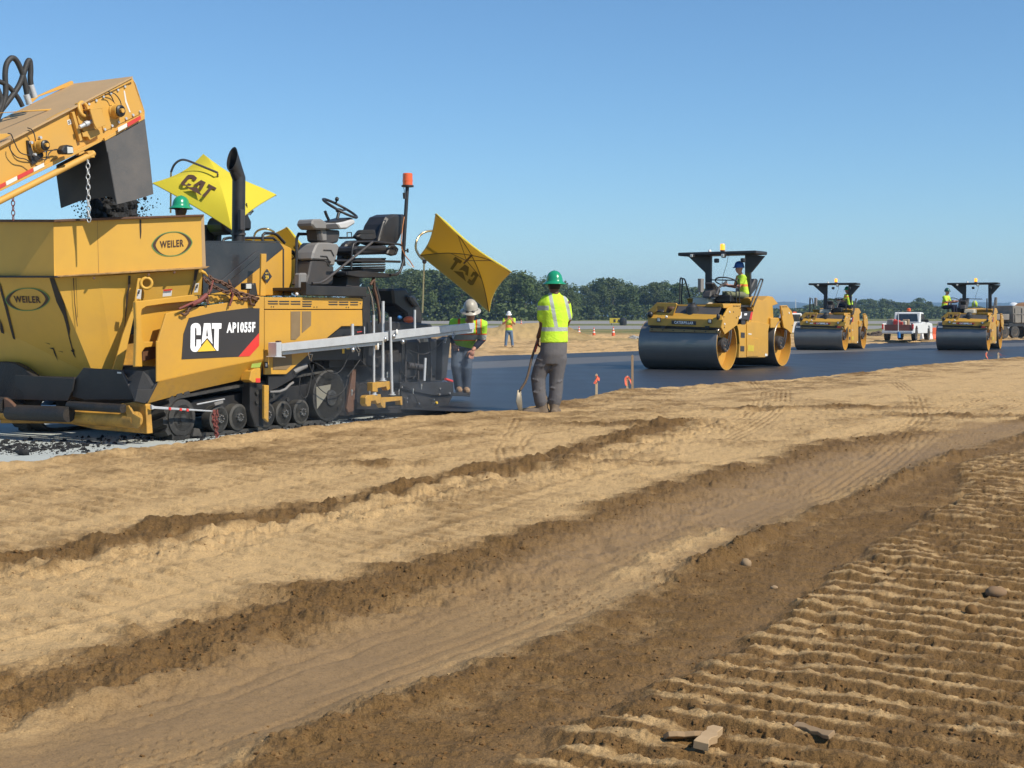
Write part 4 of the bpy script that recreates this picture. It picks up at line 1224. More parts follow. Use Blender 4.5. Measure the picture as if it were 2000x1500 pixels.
# ---------------- screed
prism('screed_frame', z7, [(430,655),(900,655),(1180,560),(1180,1080),(1060,1090),(870,1100),(760,1150),(600,1150)], .35, 2.0, TAR, bev=.01)
prism('tow_arm', z7, [(560,650),(900,600),(1000,640),(1000,720),(900,700),(560,720)], .12, .1, BK)
prism('auger_shield', z7, [(770,740),(800,735),(785,1100),(735,1130),(715,1080),(745,900)], .08, .04, RUST)
prism('screed_extension', z7, [(1180,590),(1560,560),(1570,840),(1190,860)], .35, .9, TAR, bev=.01)
prism('extension_hood', z7, [(1225,470),(1540,460),(1560,520),(1560,800),(1225,830)], .30, .5, BK, bev=.04)
prism('end_gate_beam', z7, [(1190,850),(1660,845),(1665,960),(1480,965),(1190,905)], -.02, .12, BK)
prism('end_gate_plate', z7, [(1200,900),(1480,960),(1660,965),(1610,1060),(1590,1095),(1080,1105),(1090,1060),(1200,1060)], .02, .06, TAR)
prism('end_gate_shoe', z7, [(870,1090),(1600,1095),(1590,1120),(880,1125)], -.02, .16, TAR)
prism('hopper_post', z7, [(1570,470),(1625,440),(1640,470),(1600,830),(1560,830)], .05, .12, BK, bev=.01)
prism('rear_walkway', z7, [(1640,935),(1812,945),(1812,975),(1640,968)], .20, 2.2, BK)
rl = MB()
for q in ([(1240,470),(1235,850)], [(1345,520),(1350,830)], [(1455,470),(1465,840)]):
    ptube(z7, q, .06, .014, rl)
rl.build('screed_rods', DGREYP, paver)
ptube(z7, [(1250,700),(1400,720)], .06, .05).build('vibrator_cylinder', DGREYP, paver)
prism('tan_box', z7, [(1400,460),(1440,458),(1440,490),(1400,492)], .2, .1, CREAM)
prism('screed_deck', z7, [(870,330),(1000,300),(1470,330),(1480,360),(1470,470),(880,480)], .35, 1.9, BK, bev=.02)
prism('screed_control_box', z6, [(945,1015),(1058,1012),(1088,1050),(1095,1085),(1170,1150),(1190,1215),(1190,1310),(1080,1305),(1060,1220),(960,1150)], .5, .35, BK, bev=.03)
prism('hose_cluster', z6, [(1092,1070),(1140,1075),(1150,1110),(1170,1140),(1160,1175),(1110,1120)], .42, .1, GREYP, bev=.03)
MB().ball(PF.y(z6(1078,1268), .3), (.11,.06,.05), 12, 8).build('orange_float', ORANGE, paver)
MB().ball(PF.y(z6(1003,1250), .3), (.035,.035,.03), 10, 6).build('blue_cap', BLUEP, paver)
rl = MB(); ptube(z6, [(650,1370),(690,1365),(740,1360)], .0, .012, rl); rl.build('red_hose', RTAPE, paver)
rl = MB(); ptube(z7, [(1590,820),(1650,840)], .0, .02, rl); rl.build('red_handle', REDD, paver)
bolts([PF.y(z7(*p), -.025) for p in ((1540,905),(1625,945),(1535,955),(1200,890))], (0,-1,0), .018, .015, CHRM, paver)
bolts([PF.y(z7(*p), .015) for p in ((1225,990),(1225,1020),(1465,1000),(1465,1030),(1335,1035))], (0,-1,0), .014, .05, CHRM, paver)
bolts([PF.y(z7(*p), .015) for p in ((1508,1030),)], (0,-1,0), .022, .02, LOGOY, paver, 'yellow_knob')
rl = MB()
for q in ([(300,800),(295,900),(310,960),(330,985),(365,960),(400,800),(420,690)], [(400,660),(480,700),(560,760),(620,770),(680,720),(735,600)], [(380,680),(420,800),(470,900),(560,960),(640,960),(700,900),(720,820)], [(720,800),(780,720),(830,650)], [(830,640),(900,720),(960,760),(1040,810)], [(1240,560),(1300,620),(1330,760),(1300,820)], [(1250,550),(1380,600),(1480,560),(1600,450)], [(830,870),(860,850),(900,880),(915,935)], [(1180,930),(1200,880),(1260,900),(1320,970),(1360,1060),(1420,1080),(1480,1040)], [(1190,740),(1240,800),(1330,800),(1345,850)]):
    MB().tube(curve([PF.y(z7(*p), -.04) for p in q], 5), .006, 5).build('sensor_cable', RUB, paver)
# ================================================================ levelling beam
beam = tag(empty('levelling_beam', PO, TH), 'long galvanised levelling beam on upright tubes slung along the side of the paver', 'beam')
BY = -.26
def bprism(name, zf, pts, ly, th, mat, bev=.004, parent=None):
    return MB().prism(PP(zf, pts, ly), (0, th, 0)).build(name, mat, parent or beam, bev)
bprism('beam_section', z7, [(140,508),(1085,402),(1085,478),(140,575)], BY, .09, GALV)
bprism('beam_section', z7, [(1096,396),(1852,322),(1852,376),(1096,472)], BY+.02, .09, GALV)
bprism('lower_flange', z7, [(145,575),(1030,484),(1030,515),(400,580),(145,606)], BY+.05, .04, GALV)
bprism('lower_flange', z7, [(1120,469),(1845,377),(1840,410),(1560,440),(1120,490)], BY+.07, .04, GALV)
bprism('end_plate', z7, [(92,497),(138,492),(138,622),(92,622)], BY-.01, .13, GALV)
bprism('end_plate_lip', z7, [(80,617),(175,622),(175,628),(80,626)], BY-.03, .14, GALV)
bprism('bracket_clip', z7, [(115,480),(135,478),(135,508),(115,510)], BY, .06, RUST)
for (xa, ya, xb, yb, dy, r) in ((954,250,956,965,.12,.017),(1036,128,1034,820,.12,.022),(1100,270,1116,950,.0,.019),(764,330,764,440,.10,.022),(1319,205,1318,375,.12,.017),(1412,632,1402,835,.15,.020)):
    ptube(z7, [(xa,ya),(xb,yb)], BY+dy, r, seg=12).build('upright_tube', GALV, beam)
ptube(z7, [(872,355),(872,418)], BY+.1, .007).build('thin_rod', GALV, beam)
for pts in ([(945,853),(1105,838),(1108,900),(1080,922),(1070,905),(1068,885),(990,900),(990,935),(945,930)], [(882,985),(895,965),(1018,955),(1018,1030),(985,1040),(970,1010),(932,1015),(930,1060),(900,1063),(882,1040)], [(1020,985),(1208,975),(1210,1050),(1195,1050),(1190,1010),(1060,1025),(1058,1075),(1040,1075),(1020,1050)]):
    bprism('sensor_bracket', z7, pts, BY+.02, .09, Y, .003)
for p in ((1034,830),(956,955),(1116,955)):
    MB().lathe(PF.y(z7(*p), BY+.06), (0,0,1), [(.05,-.01),(.05,.0),(.032,.004),(.032,.03)], 14).build('tube_flange', GALV, beam)
rl = MB()
for q in ([(370,580),(385,640),(398,665),(410,600),(385,600)], [(790,540),(815,580),(820,612),(832,560),(800,525)], [(1355,460),(1365,500),(1345,470)], [(1580,470),(1600,450),(1590,500),(1575,490)], [(1650,450),(1665,400),(1672,430),(1655,460)]):
    rl.tube([PF.y(z7(*p), BY-.01) for p in q], .006, 5)
for p in ((768,560),(1055,465),(1130,440),(1212,490)):
    rl.ball(PF.y(z7(*p), BY+.0), (.03,.03,.035), 8, 6)
rl.build('clamp_hardware', CHRM, beam)
rl = MB()
for p in ((1075,775),(918,945),(1177,930),(1304,920),(760,930),(1378,880)):
    c = PF.y(z7(*p), BY+.06); rl.tube([c-Vector((0,0,.05)), c+Vector((0,0,.03))], .008, 6); rl.tube([c+Vector((0,0,.0)), c+Vector((0,0,.02))], .014, 6)
rl.build('sensor_plugs', CHRM, beam)
MB().ball(PF.y(z7(1160,402), BY-.01), (.025,.01,.04), 8, 6).build('white_tag', WHITE, beam)
MB().ball(PF.y(z7(992,530), BY+.03), (.02,.01,.05), 8, 6).build('white_tag', WHITE, beam)
# ================================================================ hopper insert (box on top of the hopper)
IA = Vector((-5.09, 15.35, 0)); IC = Vector((-3.556, 15.90, 0))
IF = Frame((IA.x, IA.y, 0), math.atan2(IC.y-IA.y, IC.x-IA.x))
insert = tag(empty('hopper_insert', IF.o, IF.th), 'tall yellow steel hopper box with oval name badges standing in the front of the paver', 'hopper insert')
def IP(zf, pts, ly): return [IF.y(zf(*p), ly) for p in pts]
def ipr(name, zf, pts, ly, th, mat, bev=.003, parent=None):
    return MB().prism(IP(zf, pts, ly), (0, th, 0)).build(name, mat, parent or insert, bev)
TARRUN = surf('tar_run', (.035,.022,.014), .7, dirt=.3)
# front walls live in the plane across the travel direction
LXC = (IA - PO).dot(U)
inv = IF.Ri
def front(zf, pts, off=0.0):
    out = []
    for p in pts:
        q = PF.w(PF.x(zf(*p), LXC + off)); out.append(inv @ (q - IF.o))
    return out
toF = inv @ U     # inward direction of the front wall in insert space
def fpr(name, zf, pts, off, th, mat, bev=.003, parent=None, off2=None):
    return MB().prism(front(zf, pts, off), toF*th).build(name, mat, parent or insert, bev)
side = ipr('upper_side', z2, [(475,140),(1785,96),(1797,560),(870,629),(482,634)], 0, .03, YI)
ipr('panel_bend_line', z2, [(862,140),(866,140),(880,628),(875,628)], -.002, .004, surf('bend_brown', (.45,.24,.05), .6), 0, side)  # brown line painted for the panel's bend, which is left flat
up_f = fpr('upper_front', z2, [(-900,140),(475,140),(482,634),(-900,632)], 0, .03, YI)
# flanges
ipr('top_flange', z2, [(470,130),(1812,84),(1812,100),(470,152)], -.05, .10, RUST)
fpr('front_top_flange', z2, [(-900,128),(475,130),(475,152),(-900,150)], -.05, .10, RUST)
ipr('side_ledge', z2, [(478,630),(1862,545),(1830,566),(480,644)], -.07, .09, surf('ledge_paint', (.50,.29,.10), .7, dirt=.8, dirt_col=(.07,.045,.03), scale=9))
fpr('front_ledge', z2, [(-900,624),(482,630),(482,646),(-900,644)], -.06, .08, TAR)
ipr('rear_corner_flange', z2, [(1783,98),(1812,88),(1828,556),(1795,562)], .0, .12, DUSTY)
# lower funnel
mb = MB()
T = IP(z2, [(480,640),(880,634),(1800,570)], .04)
B = IP(z2, [(838,1530),(912,1530)], .26) + IP(z2, [(1015,1470)], .24) + IP(z2, [(1215,870),(1785,800)], .12)
mb.add(T+B, [(0,3,4,1), (1,4,5,6), (1,6,7,2)])
fun = mb.build('funnel_side', YI, insert)
ipr('slanted_rib', z2, [(1000,1470),(1085,1470),(1212,880),(1252,650),(1222,652),(1190,880),(1090,1150)], -.03, .12, YI)
Tf = front(z2, [(-900,644),(478,644)], .0); Bf = front(z2, [(838,1530),(-300,1530)], .34)
Tf[1] = T[0]; Bf[0] = B[0]
MB().add([Tf[0], Tf[1], Bf[0], Bf[1]], [(0,3,2,1)]).build('funnel_front', YI, insert)
def on_funnel(px):
    a, b, c = Tf[1], Bf[0], Tf[0]
    n = (b-a).cross(c-a).normalized()
    o = inv @ (Vector((0,0,CAM_Z)) - IF.o); d = inv @ Vector(((px[0]-1000)/F_PX, 1, (HOR-px[1])/F_PX))
    t = (a-o).dot(n)/d.dot(n); return o + d*(t*.9993)
for pts in ([(438,650),(480,652),(520,760),(570,880),(620,1100),(615,1165),(560,980),(500,860)], [(575,1020),(600,1100),(640,1260),(672,1360),(650,1330),(610,1180)], [(0,680),(30,790),(70,920),(118,1120),(150,1250),(238,1430),(225,1430),(130,1240),(90,1100),(40,900),(0,760)],
            [(0,1010),(25,1080),(60,1260),(125,1400),(95,1400),(40,1270),(0,1100)], [(435,1270),(475,1268),(490,1310),(515,1390),(480,1320),(470,1285)], [(510,1295),(560,1305),(555,1310)], [(305,1356),(330,1354),(390,1364),(445,1362),(440,1370),(350,1362)], [(628,1290),(655,1280),(660,1305),(640,1310)], [(395,1222),(445,1235),(440,1240)], [(190,1250),(255,1270),(262,1290),(245,1275)]):
    MB().add([on_funnel(z2(*p)) for p in pts], [tuple(range(len(pts)))]).build('tar_run', TARRUN, insert)
def on_side_funnel(px, k=.9992):
    a, b, c = T[1], B[1], T[2]
    n = (b-a).cross(c-a).normalized()
    o = inv @ (Vector((0,0,CAM_Z)) - IF.o); d = inv @ Vector(((px[0]-1000)/F_PX, 1, (HOR-px[1])/F_PX))
    t = (a-o).dot(n)/d.dot(n); return o + d*(t*k)
for pts in ([(1138,628),(1160,628),(1158,700),(1140,800),(1130,900),(1118,990),(1108,1110),(1104,1105),(1112,980),(1118,800),(1135,740)], [(1728,578),(1762,576),(1735,700),(1700,800),(1690,800),(1715,690)], [(648,650),(656,650),(664,850),(690,1080),(684,1080),(660,880)], [(672,650),(676,650),(686,900),(692,1000),(688,1000)]):
    MB().add([on_side_funnel(z2(*p), .9988) for p in pts], [tuple(range(len(pts)))]).build('tar_run', TARRUN, insert)
MB().add(IP(z2, [(1238,130),(1254,130),(1256,240),(1250,305),(1244,290),(1240,200)], -.004), [(0,1,2,3,4,5)]).build('tar_run', TARRUN, insert)
ipr('funnel_back', z2, [(960,1150),(1500,1150),(1500,1500),(930,1500)], .55, .03, YD)
# badges
def eye(a, b, n=40):
    out = []
    for i in range(n):
        t = 2*math.pi*i/n; c, s = math.cos(t), math.sin(t)
        x = math.copysign(abs(c)**.85, c)*a
        y = math.copysign(abs(s)**1.35, s)*b
        out.append((x, y))
    return out
def badge(proj, cx, cy, a, b, sh, parent, zf, lt):
    def ring(o, i, mat, nm, k):
        P1 = [proj(zf(cx+x, cy+y-x*sh), k) for x, y in o]; P2 = [proj(zf(cx+x, cy+y-x*sh), k) for x, y in i]
        n = len(P1)
        MB().add(P1+P2, [(j, (j+1)%n, n+(j+1)%n, n+j) for j in range(n)]).build(nm, mat, parent)
    ring(eye(a, b), eye(a*.955, b*.93), GREENINK, 'badge_green_ring', 0)
    ring(eye(a*.955, b*.93), [(x*.80, y*.965) for x, y in eye(a, b*.96)], BROWNINK, 'badge_dark_ring', 0)
    L = [proj(zf(x, y), 0) for x, y in lt]
    text_on('badge_lettering', 'WEILER', L, BROWNINK, parent, .03)
badge(lambda p, k: IF.y(p, -.004), 935, 608, 668, 405, .07, insert, zw, [(545,748),(1320,690),(535,515)])
badge(lambda p, k: on_funnel(p), 243, 840, 200, 103, .02, insert, z2, [(128,868),(362,874),(118,808)])
# fittings
ec = IF.y(z2(1300,696), -.03); rr = .060
MB().tube([ec + Vector((math.cos(t)*rr, 0, math.sin(t)*rr)) for t in [2*math.pi*i/18 for i in range(18)]], .018, 8, closed=True).build('lifting_eye', YI, insert)
ipr('eye_stem', z2, [(1240,700),(1262,700),(1250,850),(1235,850)], -.01, .05, YI)
for pts, red in (([(1222,748),(1258,752),(1250,836),(1212,832)], 0), ([(1450,752),(1530,745),(1522,808),(1444,815)], 1), ([(1738,698),(1768,694),(1756,776),(1722,778)], 0)):
    MB().prism([on_side_funnel(z2(*p), .985) for p in pts], (0,.004,0)).build('safety_sticker', WTAPE, insert)
    if red:
        MB().prism([on_side_funnel(z2(*p), .984) for p in ((1451,752),(1530,745),(1529,760),(1450,767))], (0,.003,0)).build('sticker_header', RTAPE, insert)
    else:
        x0, y0 = pts[0]
        MB().prism([on_side_funnel(z2(*p), .984) for p in ((x0+6,y0+10),(x0+22,y0+10),(x0+14,y0+44),(x0+2,y0+44))], (0,.003,0)).build('sticker_mark', DECAL, insert)
bolts([IF.y(z2(*p), -.04) for p in ((835,650),(1320,620),(1548,600))], (0,-1,0), .016, .02, RUST, insert)
# remaining walls and the mix inside
ztop = IF.y(z2(475,150), 0).z; zbot = IF.y(z2(482,634), 0).z
far = [inv @ (IA - V*2.9 - IF.o), inv @ (IC - V*2.4 + U*.1 - IF.o)]
w = MB()
p0, p1 = IF.y(z2(1785,98), .02), IF.y(z2(1797,560), .02)
w.add([p0, p1, (far[1].x, far[1].y, zbot), (far[1].x, far[1].y, ztop+.1)], [(0,1,2,3)])
w.add([(far[0].x, far[0].y, ztop), (far[0].x, far[0].y, zbot), (far[1].x, far[1].y, zbot), (far[1].x, far[1].y, ztop+.1)], [(0,1,2,3)])
o = w.build('back_walls', YI, insert); sl = o.modifiers.new('t','SOLIDIFY'); sl.thickness = .02
hop = MB()
n = 26
A_, B_, C_, D_ = Vector((.05,.08,ztop)), far[0]+Vector((0,0,ztop)), far[1]+Vector((0,0,ztop+.08)), Vector((1.55,.08,ztop+.08))
vs = []
for i in range(n):
    for j in range(n):
        s, t = i/(n-1), j/(n-1)
        p = (A_*(1-s)+D_*s)*(1-t) + (B_*(1-s)+C_*s)*t
        e = min(s, 1-s, t, 1-t)
        vs.append((p.x, p.y, p.z - .14 + .13*min(1, e*8)*random.uniform(.5,1.15) + .05*math.exp(-((s-.5)**2+(t-.45)**2)*16)))
hop.add(vs, [(i*n+j, i*n+j+1, (i+1)*n+j+1, (i+1)*n+j) for i in range(n-1) for j in range(n-1)])
MIX = surf('hot_mix', (.013,.013,.014), .75, dirt=.3, dirt_col=(.035,.033,.032), scale=20, bumps=.8)
mix = hop.build('asphalt_load', MIX)
mix.location = IF.o; mix.rotation_euler = (0,0,IF.th)
tag(mix, 'black hot asphalt heaped inside the yellow hopper box', 'asphalt', kind='stuff')
# ================================================================ transfer conveyor
conv = tag(empty('transfer_conveyor', PO, TH), 'sloping yellow transfer conveyor dropping asphalt into the hopper box from the upper left', 'conveyor')
CY = .60
def cpr(name, zf, pts, ly, th, mat, bev=.004, parent=None):
    return MB().prism(PP(zf, pts, ly), (0, th, 0)).build(name, mat, parent or conv, bev)
nc_ = PF.y(z1(1175,238), CY)
W = PF.x(z1(690,265), nc_.x).y - CY
print('conveyor width', W, 'at', nc_)
body = cpr('conveyor_side', z1, [(1175,240),(1205,290),(1285,535),(1285,600),(935,795),(905,790),(750,872),(0,1232),(-700,1570),(-700,1210),(0,862),(550,560)], CY, .05, YC)
t0, t1 = PF.y(z1(1180,222), CY-.05), PF.y(z1(-700,1190), CY-.05)
k0, k1 = PF.y(z1(1175,240), CY-.05), PF.y(z1(-700,1212), CY-.05)
MB().prism([t0, t1, k1, k0], (0, W+.1, 0)).build('top_cover', DUSTY, conv)
MB().prism(PP(z1, [(1178,240),(1185,262),(550,565),(0,862),(-700,1205),(-700,1180),(0,835),(550,540)], CY-.035), (0,.04,0)).build('top_flange', YC, conv)
MB().prism(PP(z1, [(1285,560),(1285,602),(935,797),(925,770)], CY-.02), (0,.03,0)).build('chute_flange', YC, body, .003)
MB().prism(PP(z1, [(905,780),(905,800),(750,880),(0,1245),(-700,1585),(-700,1540),(0,1205),(740,850)], CY-.05), (0,.06,0)).build('bottom_flange', YC, body, .003)
fe = PF.y(z1(1285,600), CY); 
MB().prism([nc_, PF.y(z1(1205,290), CY), PF.y(z1(1285,535), CY), fe, fe-Vector((.03,0,0)), PF.y(z1(1270,535), CY), PF.y(z1(1190,290),CY), PF.y(z1(1160,245), CY)], (0, W, 0)).build('end_plate', YC, conv)
MB().prism(PP(z1, [(1175,240),(1285,535),(1285,600),(935,795),(0,1232),(-700,1570),(-700,1210),(0,862)], CY+W), (0,.04,0)).build('far_side', YC, conv)
MB().prism(PP(z1, [(900,790),(0,1225),(-700,1560),(-700,1545),(0,1215),(880,790)], CY+.04), (0, W-.04, 0)).build('belt_pan', BK, conv)
# raised guards on the cover
def slopeprism(name, pts, ly, th, mat):
    return MB().prism(PP(z1, pts, ly), (0, th, 0)).build(name, mat, conv, .004)
slopeprism('edge_angle', [(540,505),(545,525),(380,530),(10,548),(0,560),(0,545),(380,515)], CY+.3, .02, YC)
slopeprism('cover_guard', [(275,425),(440,350),(640,262),(652,268),(655,300),(350,402),(275,470)], CY+W+.02, .04, YC)
slopeprism('edge_angle', [(-20,735),(60,730),(100,745),(40,775),(-20,800)], CY-.02, .02, YC)
# bolted chute plate
MB().prism(PP(z1, [(770,465),(1115,280),(1165,330),(1250,520),(1240,560),(920,715),(905,640),(935,650),(900,500),(800,515)], CY-.012), (0,.012,0)).build('chute_plate', YC, body, .002)
bolts([PF.y(z1(*p), CY-.014) for p in ((785,470),(850,438),(915,405),(980,375),(1043,345),(1105,315),(1240,537),(1178,567),(1116,598),(1050,630),(992,663),(927,695))], (0,-1,0), .017, .014, GALV, body)
MB().prism(PP(z1, [(1098,350),(1108,350),(1125,440),(1160,540),(1150,545),(1112,450)], CY-.016), (0,.004,0)).build('worn_patch', WTAPE, body)
for c, r in (((1012,535),.075), ((342,840),.062)):
    p = PF.y(z1(*c), CY-.01)
    q = MB().lathe(p, (0,-1,0), [(r*1.15,0),(r*1.1,.02),(r,.03),(r*.95,.09)], 22).build('bearing_housing', YC, body)
    MB().lathe(p+Vector((0,-.09,0)), (0,-1,0), [(r*.85,0),(r*.85,.02),(r*.6,.03),(r*.6,.02)], 22).build('bearing_cap', BK, q)
    MB().lathe(p+Vector((0,-.11,0)), (0,-1,0), [(r*.33,0),(r*.33,.03)], 14).build('shaft_end', YC, q)
MB().prism(PP(z1, [(245,790),(260,792),(300,900),(310,930),(385,900),(390,930),(310,1000),(290,1005),(255,900)], CY-.03), (0,.03,0)).build('bearing_bracket', BK, body, .004)
bolts([PF.y(z1(*p), CY-.04) for p in ((268,812),(348,768),(300,920),(385,885))], (0,-1,0), .018, .03, GALV, body)
p = PF.y(z1(742,515), CY-.05); MB().tube([p + Vector((math.cos(t)*.065, math.sin(t)*.02, math.sin(t)*.075)) for t in [2*math.pi*i/18 for i in range(18)]], .020, 8, closed=True).build('lifting_ring', YC, body)
MB().prism(PP(z1, [(690,460),(720,450),(760,590),(740,620),(700,570)], CY-.05), (0,.05,0)).build('ring_lug', YC, body, .005)
MB().prism(PP(z1, [(640,545),(662,535),(735,790),(712,800)], CY-.05), (0,.05,0)).build('vertical_stiffener', YC, body, .003)
MB().prism(PP(z1, [(685,575),(800,560),(850,700),(845,715),(755,730),(700,640)], CY-.04), (0,.03,0)).build('tensioner_plate', YC, body, .003)
MB().prism(PP(z1, [(800,520),(900,500),(942,655),(860,690),(835,640)], CY-.16), (0,.02,0)).build('tensioner_plate', YC, body, .003)
MB().prism(PP(z1, [(800,510),(905,498),(912,508),(808,522)], CY-.16), (0,.15,0)).build('tensioner_web', YC, body, .002)
mb = MB(); mb.tube([PF.y(z1(705,675), CY-.10), PF.y(z1(885,588), CY-.10)], .022, 10); mb.build('adjusting_screw', GALV, body)
for c in ((868,597),(770,643)):
    p = PF.y(z1(*c), CY-.10); MB().lathe(p-Vector((.03,0,.014)), (.9,0,.42), [(.034,0),(.034,.045)], 6).build('adjusting_nut', GALV, body)
MB().prism(PP(z1, [(730,720),(870,690),(900,730),(800,790),(780,760),(740,760)], CY-.06), (0,.06,0)).build('lower_lug', YC, body, .003)
MB().prism(PP(z1, [(596,612),(628,604),(638,645),(605,655)], CY-.004), (0,.004,0)).build('number_sticker', WTAPE, body)
text_on('sticker_number', '5', PP(z1, [(608,645),(626,641),(604,618)], CY-.007), DECAL, body, .02)
for (a, b, m) in (((1248,570),(1130,636),RTAPE),((1126,637),(1045,680),WTAPE),((390,990),(296,1035),WTAPE),((292,1036),(155,1105),RTAPE),((150,1108),(52,1158),WTAPE),((48,1160),(-60,1213),RTAPE),((-64,1215),(-190,1275),WTAPE)):
    MB().prism(PP(z1, [(a[0],a[1]),(a[0]+4,a[1]+34),(b[0]+6,b[1]+36),(b[0],b[1])], CY-.056), (0,.003,0)).build('reflective_tape', m, body)
rl = MB(); ptube(z1, [(-700,1690),(0,1328),(830,905)], CY-.03, .034, rl, 12); rl.build('support_tube', YC, conv)
MB().prism(PP(z1, [(775,893),(815,880),(835,905),(845,945),(810,945),(790,925)], CY-.06), (0,.08,0)).build('tube_lug', YC, conv, .004)
MB().prism(PP(z1, [(700,905),(750,885),(755,900),(705,925)], CY-.05), (0,.06,0)).build('tube_spacer', YC, conv, .004)
# lamp
lm = MB().prism(PP(z1, [(575,835),(600,830),(655,840),(662,905),(640,915),(560,912),(548,880)], CY-.20), (0,.09,0)).build('work_lamp', BK, conv, .012)
MB().prism(PP(z1, [(598,848),(650,853),(655,905),(602,908)], CY-.207), (0,.01,0)).build('lamp_glass', LENS, lm, .004)
for q in ([(550,880),(490,872),(440,900),(410,960),(360,955),(320,930),(230,920),(170,890),(125,800),(100,740),(70,730)], [(90,830),(95,880),(150,940),(230,960),(290,1005)], [(245,680),(280,695),(305,740),(315,800)], [(395,880),(450,880),(540,872)], [(960,358),(1020,380),(1070,450),(1072,530),(1045,590)], [(930,380),(980,390),(1010,450)], [(415,885),(412,940),(440,950)]):
    MB().tube(curve([PF.y(z1(*p), CY-.07) for p in q], 5), .006, 5).build('cable', RUB, conv)
# rubber flaps of the chute
lf = PF.y(z1(935,800), CY).x
fl = cpr('rubber_flap', z1, [(935,800),(1285,602),(1330,950),(1362,1268),(1200,1320),(1035,1360),(985,1080)], CY-.01, .012, FLAP, .0)  # sunlight put into the colour: greyer rubber than the front flap
MB().prism([PF.x(z1(*p), lf+.02) for p in ((935,780),(500,1010),(500,1100),(540,1392),(700,1330),(985,1285),(1035,1360),(985,1080))], (.012,0,0)).build('shaded_rubber_flap', RUB, conv)  # shade put into the colour: same rubber in black
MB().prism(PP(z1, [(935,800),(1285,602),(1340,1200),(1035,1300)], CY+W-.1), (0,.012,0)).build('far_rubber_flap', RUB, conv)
chain('hanging_chain', [PF.y(z1(780,950), CY-.04), PF.y(z1(782,1200), CY-.04), PF.y(z1(790,1500), CY-.04)], .07, .006, GALV, conv)
chain('hanging_chain', [PF.y(z1(115,1285), CY-.04), PF.y(z1(118,1500), CY-.04)], .06, .005, REDRUST, conv)
# hoses on top, at the left
for q, r in (([(200,490),(150,400),(60,300),(-60,250)], .026), ([(-40,640),(10,520),(50,380),(45,210),(60,110),(105,60),(150,90),(200,200),(230,330),(255,470)], .030), ([(-20,560),(90,420),(170,300),(215,180),(245,95),(265,90),(272,170),(270,260),(290,370),(300,410)], .030), ([(-40,300),(-5,380),(10,460),(-30,560)], .03)):
    MB().tube(curve([PF.y(z1(*p), CY+.55) for p in q], 6), r, 9).build('hydraulic_hose', RUB, conv)
for q in ([(232,385),(262,470)], [(272,300),(308,410)]):
    MB().tube([PF.y(z1(*p), CY+.54) for p in q], .034, 9).build('hose_fitting', GALV, conv)
# falling asphalt
def lump(r, seed):
    rr = random.Random(seed); mb = MB(); mb.ball((0,0,0), r, 6, 4)
    mb.v = [tuple(c*rr.uniform(.7,1.2) for c in v) for v in mb.v]; return mb
fm = MB()
cc = PF.x(z1(1010,1390), lf+.55)
for i in range(900):
    u_ = random.random()
    px = random.gauss(1010, 75 + 70*(random.random()**3)); py = random.uniform(1240, 1520)
    if i < 260: px = random.uniform(830, 1190); py = random.uniform(1330, 1530)
    r = random.uniform(.008, .028) if i > 260 else random.uniform(.03, .075)
    if i > 720: px = random.choice((random.gauss(750,60), random.gauss(1280,60))); r = random.uniform(.004,.012); py = random.uniform(1290,1480)
    c = PF.y(z1(px, min(py, 1475) if r > .02 else py), CY + random.uniform(.75, 1.1))
    lb = lump(r, i); o = len(fm.v)
    fm.v += [(x+c.x, y+c.y, z+c.z) for x, y, z in lb.v]; fm.f += [tuple(k+o for k in f) for f in lb.f]; fm.sm += [False]*len(lb.f)
fall = fm.build('falling_asphalt', MIX); fall.location = PO; fall.rotation_euler = (0,0,TH)
tag(fall, 'loose black asphalt falling between the rubber flaps and the hopper box', 'asphalt', kind='stuff')
# ================================================================ chain binder between hopper box and paver
binder = tag(empty('chain_binder', PO, TH), 'rusty chain with red ratchet binder tying the hopper box to the paver side', 'chain')
for q, l, w in (([(585,1180),(620,1215),(700,1235),(780,1285),(840,1325),(930,1350),(1010,1378)], .07, .010), ([(540,1195),(580,1240),(660,1290),(740,1325),(780,1310),(850,1335)], .06, .009), ([(605,1230),(595,1300),(570,1330),(560,1390),(575,1420)], .06, .009), ([(500,1400),(420,1440),(400,1490),(372,1520)], .07, .012), ([(760,1220),(790,1330),(770,1440)], .05, .008), ([(800,1300),(860,1380),(900,1380),(950,1350)], .07, .010)):
    chain('binder_chain', [PF.y(z4(*p), -.10 + .02*random.random()) for p in q], l, w, RUST, binder)
b1 = MB(); ptube(z4, [(560,1345),(505,1395),(430,1430)], -.12, .026, b1); b1.build('ratchet_barrel', REDRUST, binder)
b1 = MB(); ptube(z4, [(470,1400),(315,1470)], -.13, .013, b1); b1.build('binder_handle', REDRUST, binder)
ptube(z4, [(620,1215),(600,1290),(580,1340)], -.11, .010).build('binder_hook', REDRUST, binder); ptube(z4, [(770,1300),(795,1340),(765,1440)], -.11, .009).build('binder_hook', REDRUST, binder)
b1 = MB(); ptube(z4, [(505,1132),(545,1150),(575,1185)], -.04, [.022,.016,.008], b1); b1.build('yellow_hook', YI, binder)
b1 = MB(); ptube(z4, [(945,1380),(950,1425),(985,1435),(1005,1400),(960,1370)], -.09, .014, b1); b1.build('anchor_shackle', RUST, binder)
b1 = MB(); ptube(z5, [(335,235),(360,250),(395,232),(380,215)], -.10, .014, b1); b1.build('anchor_hook', RUST, binder)
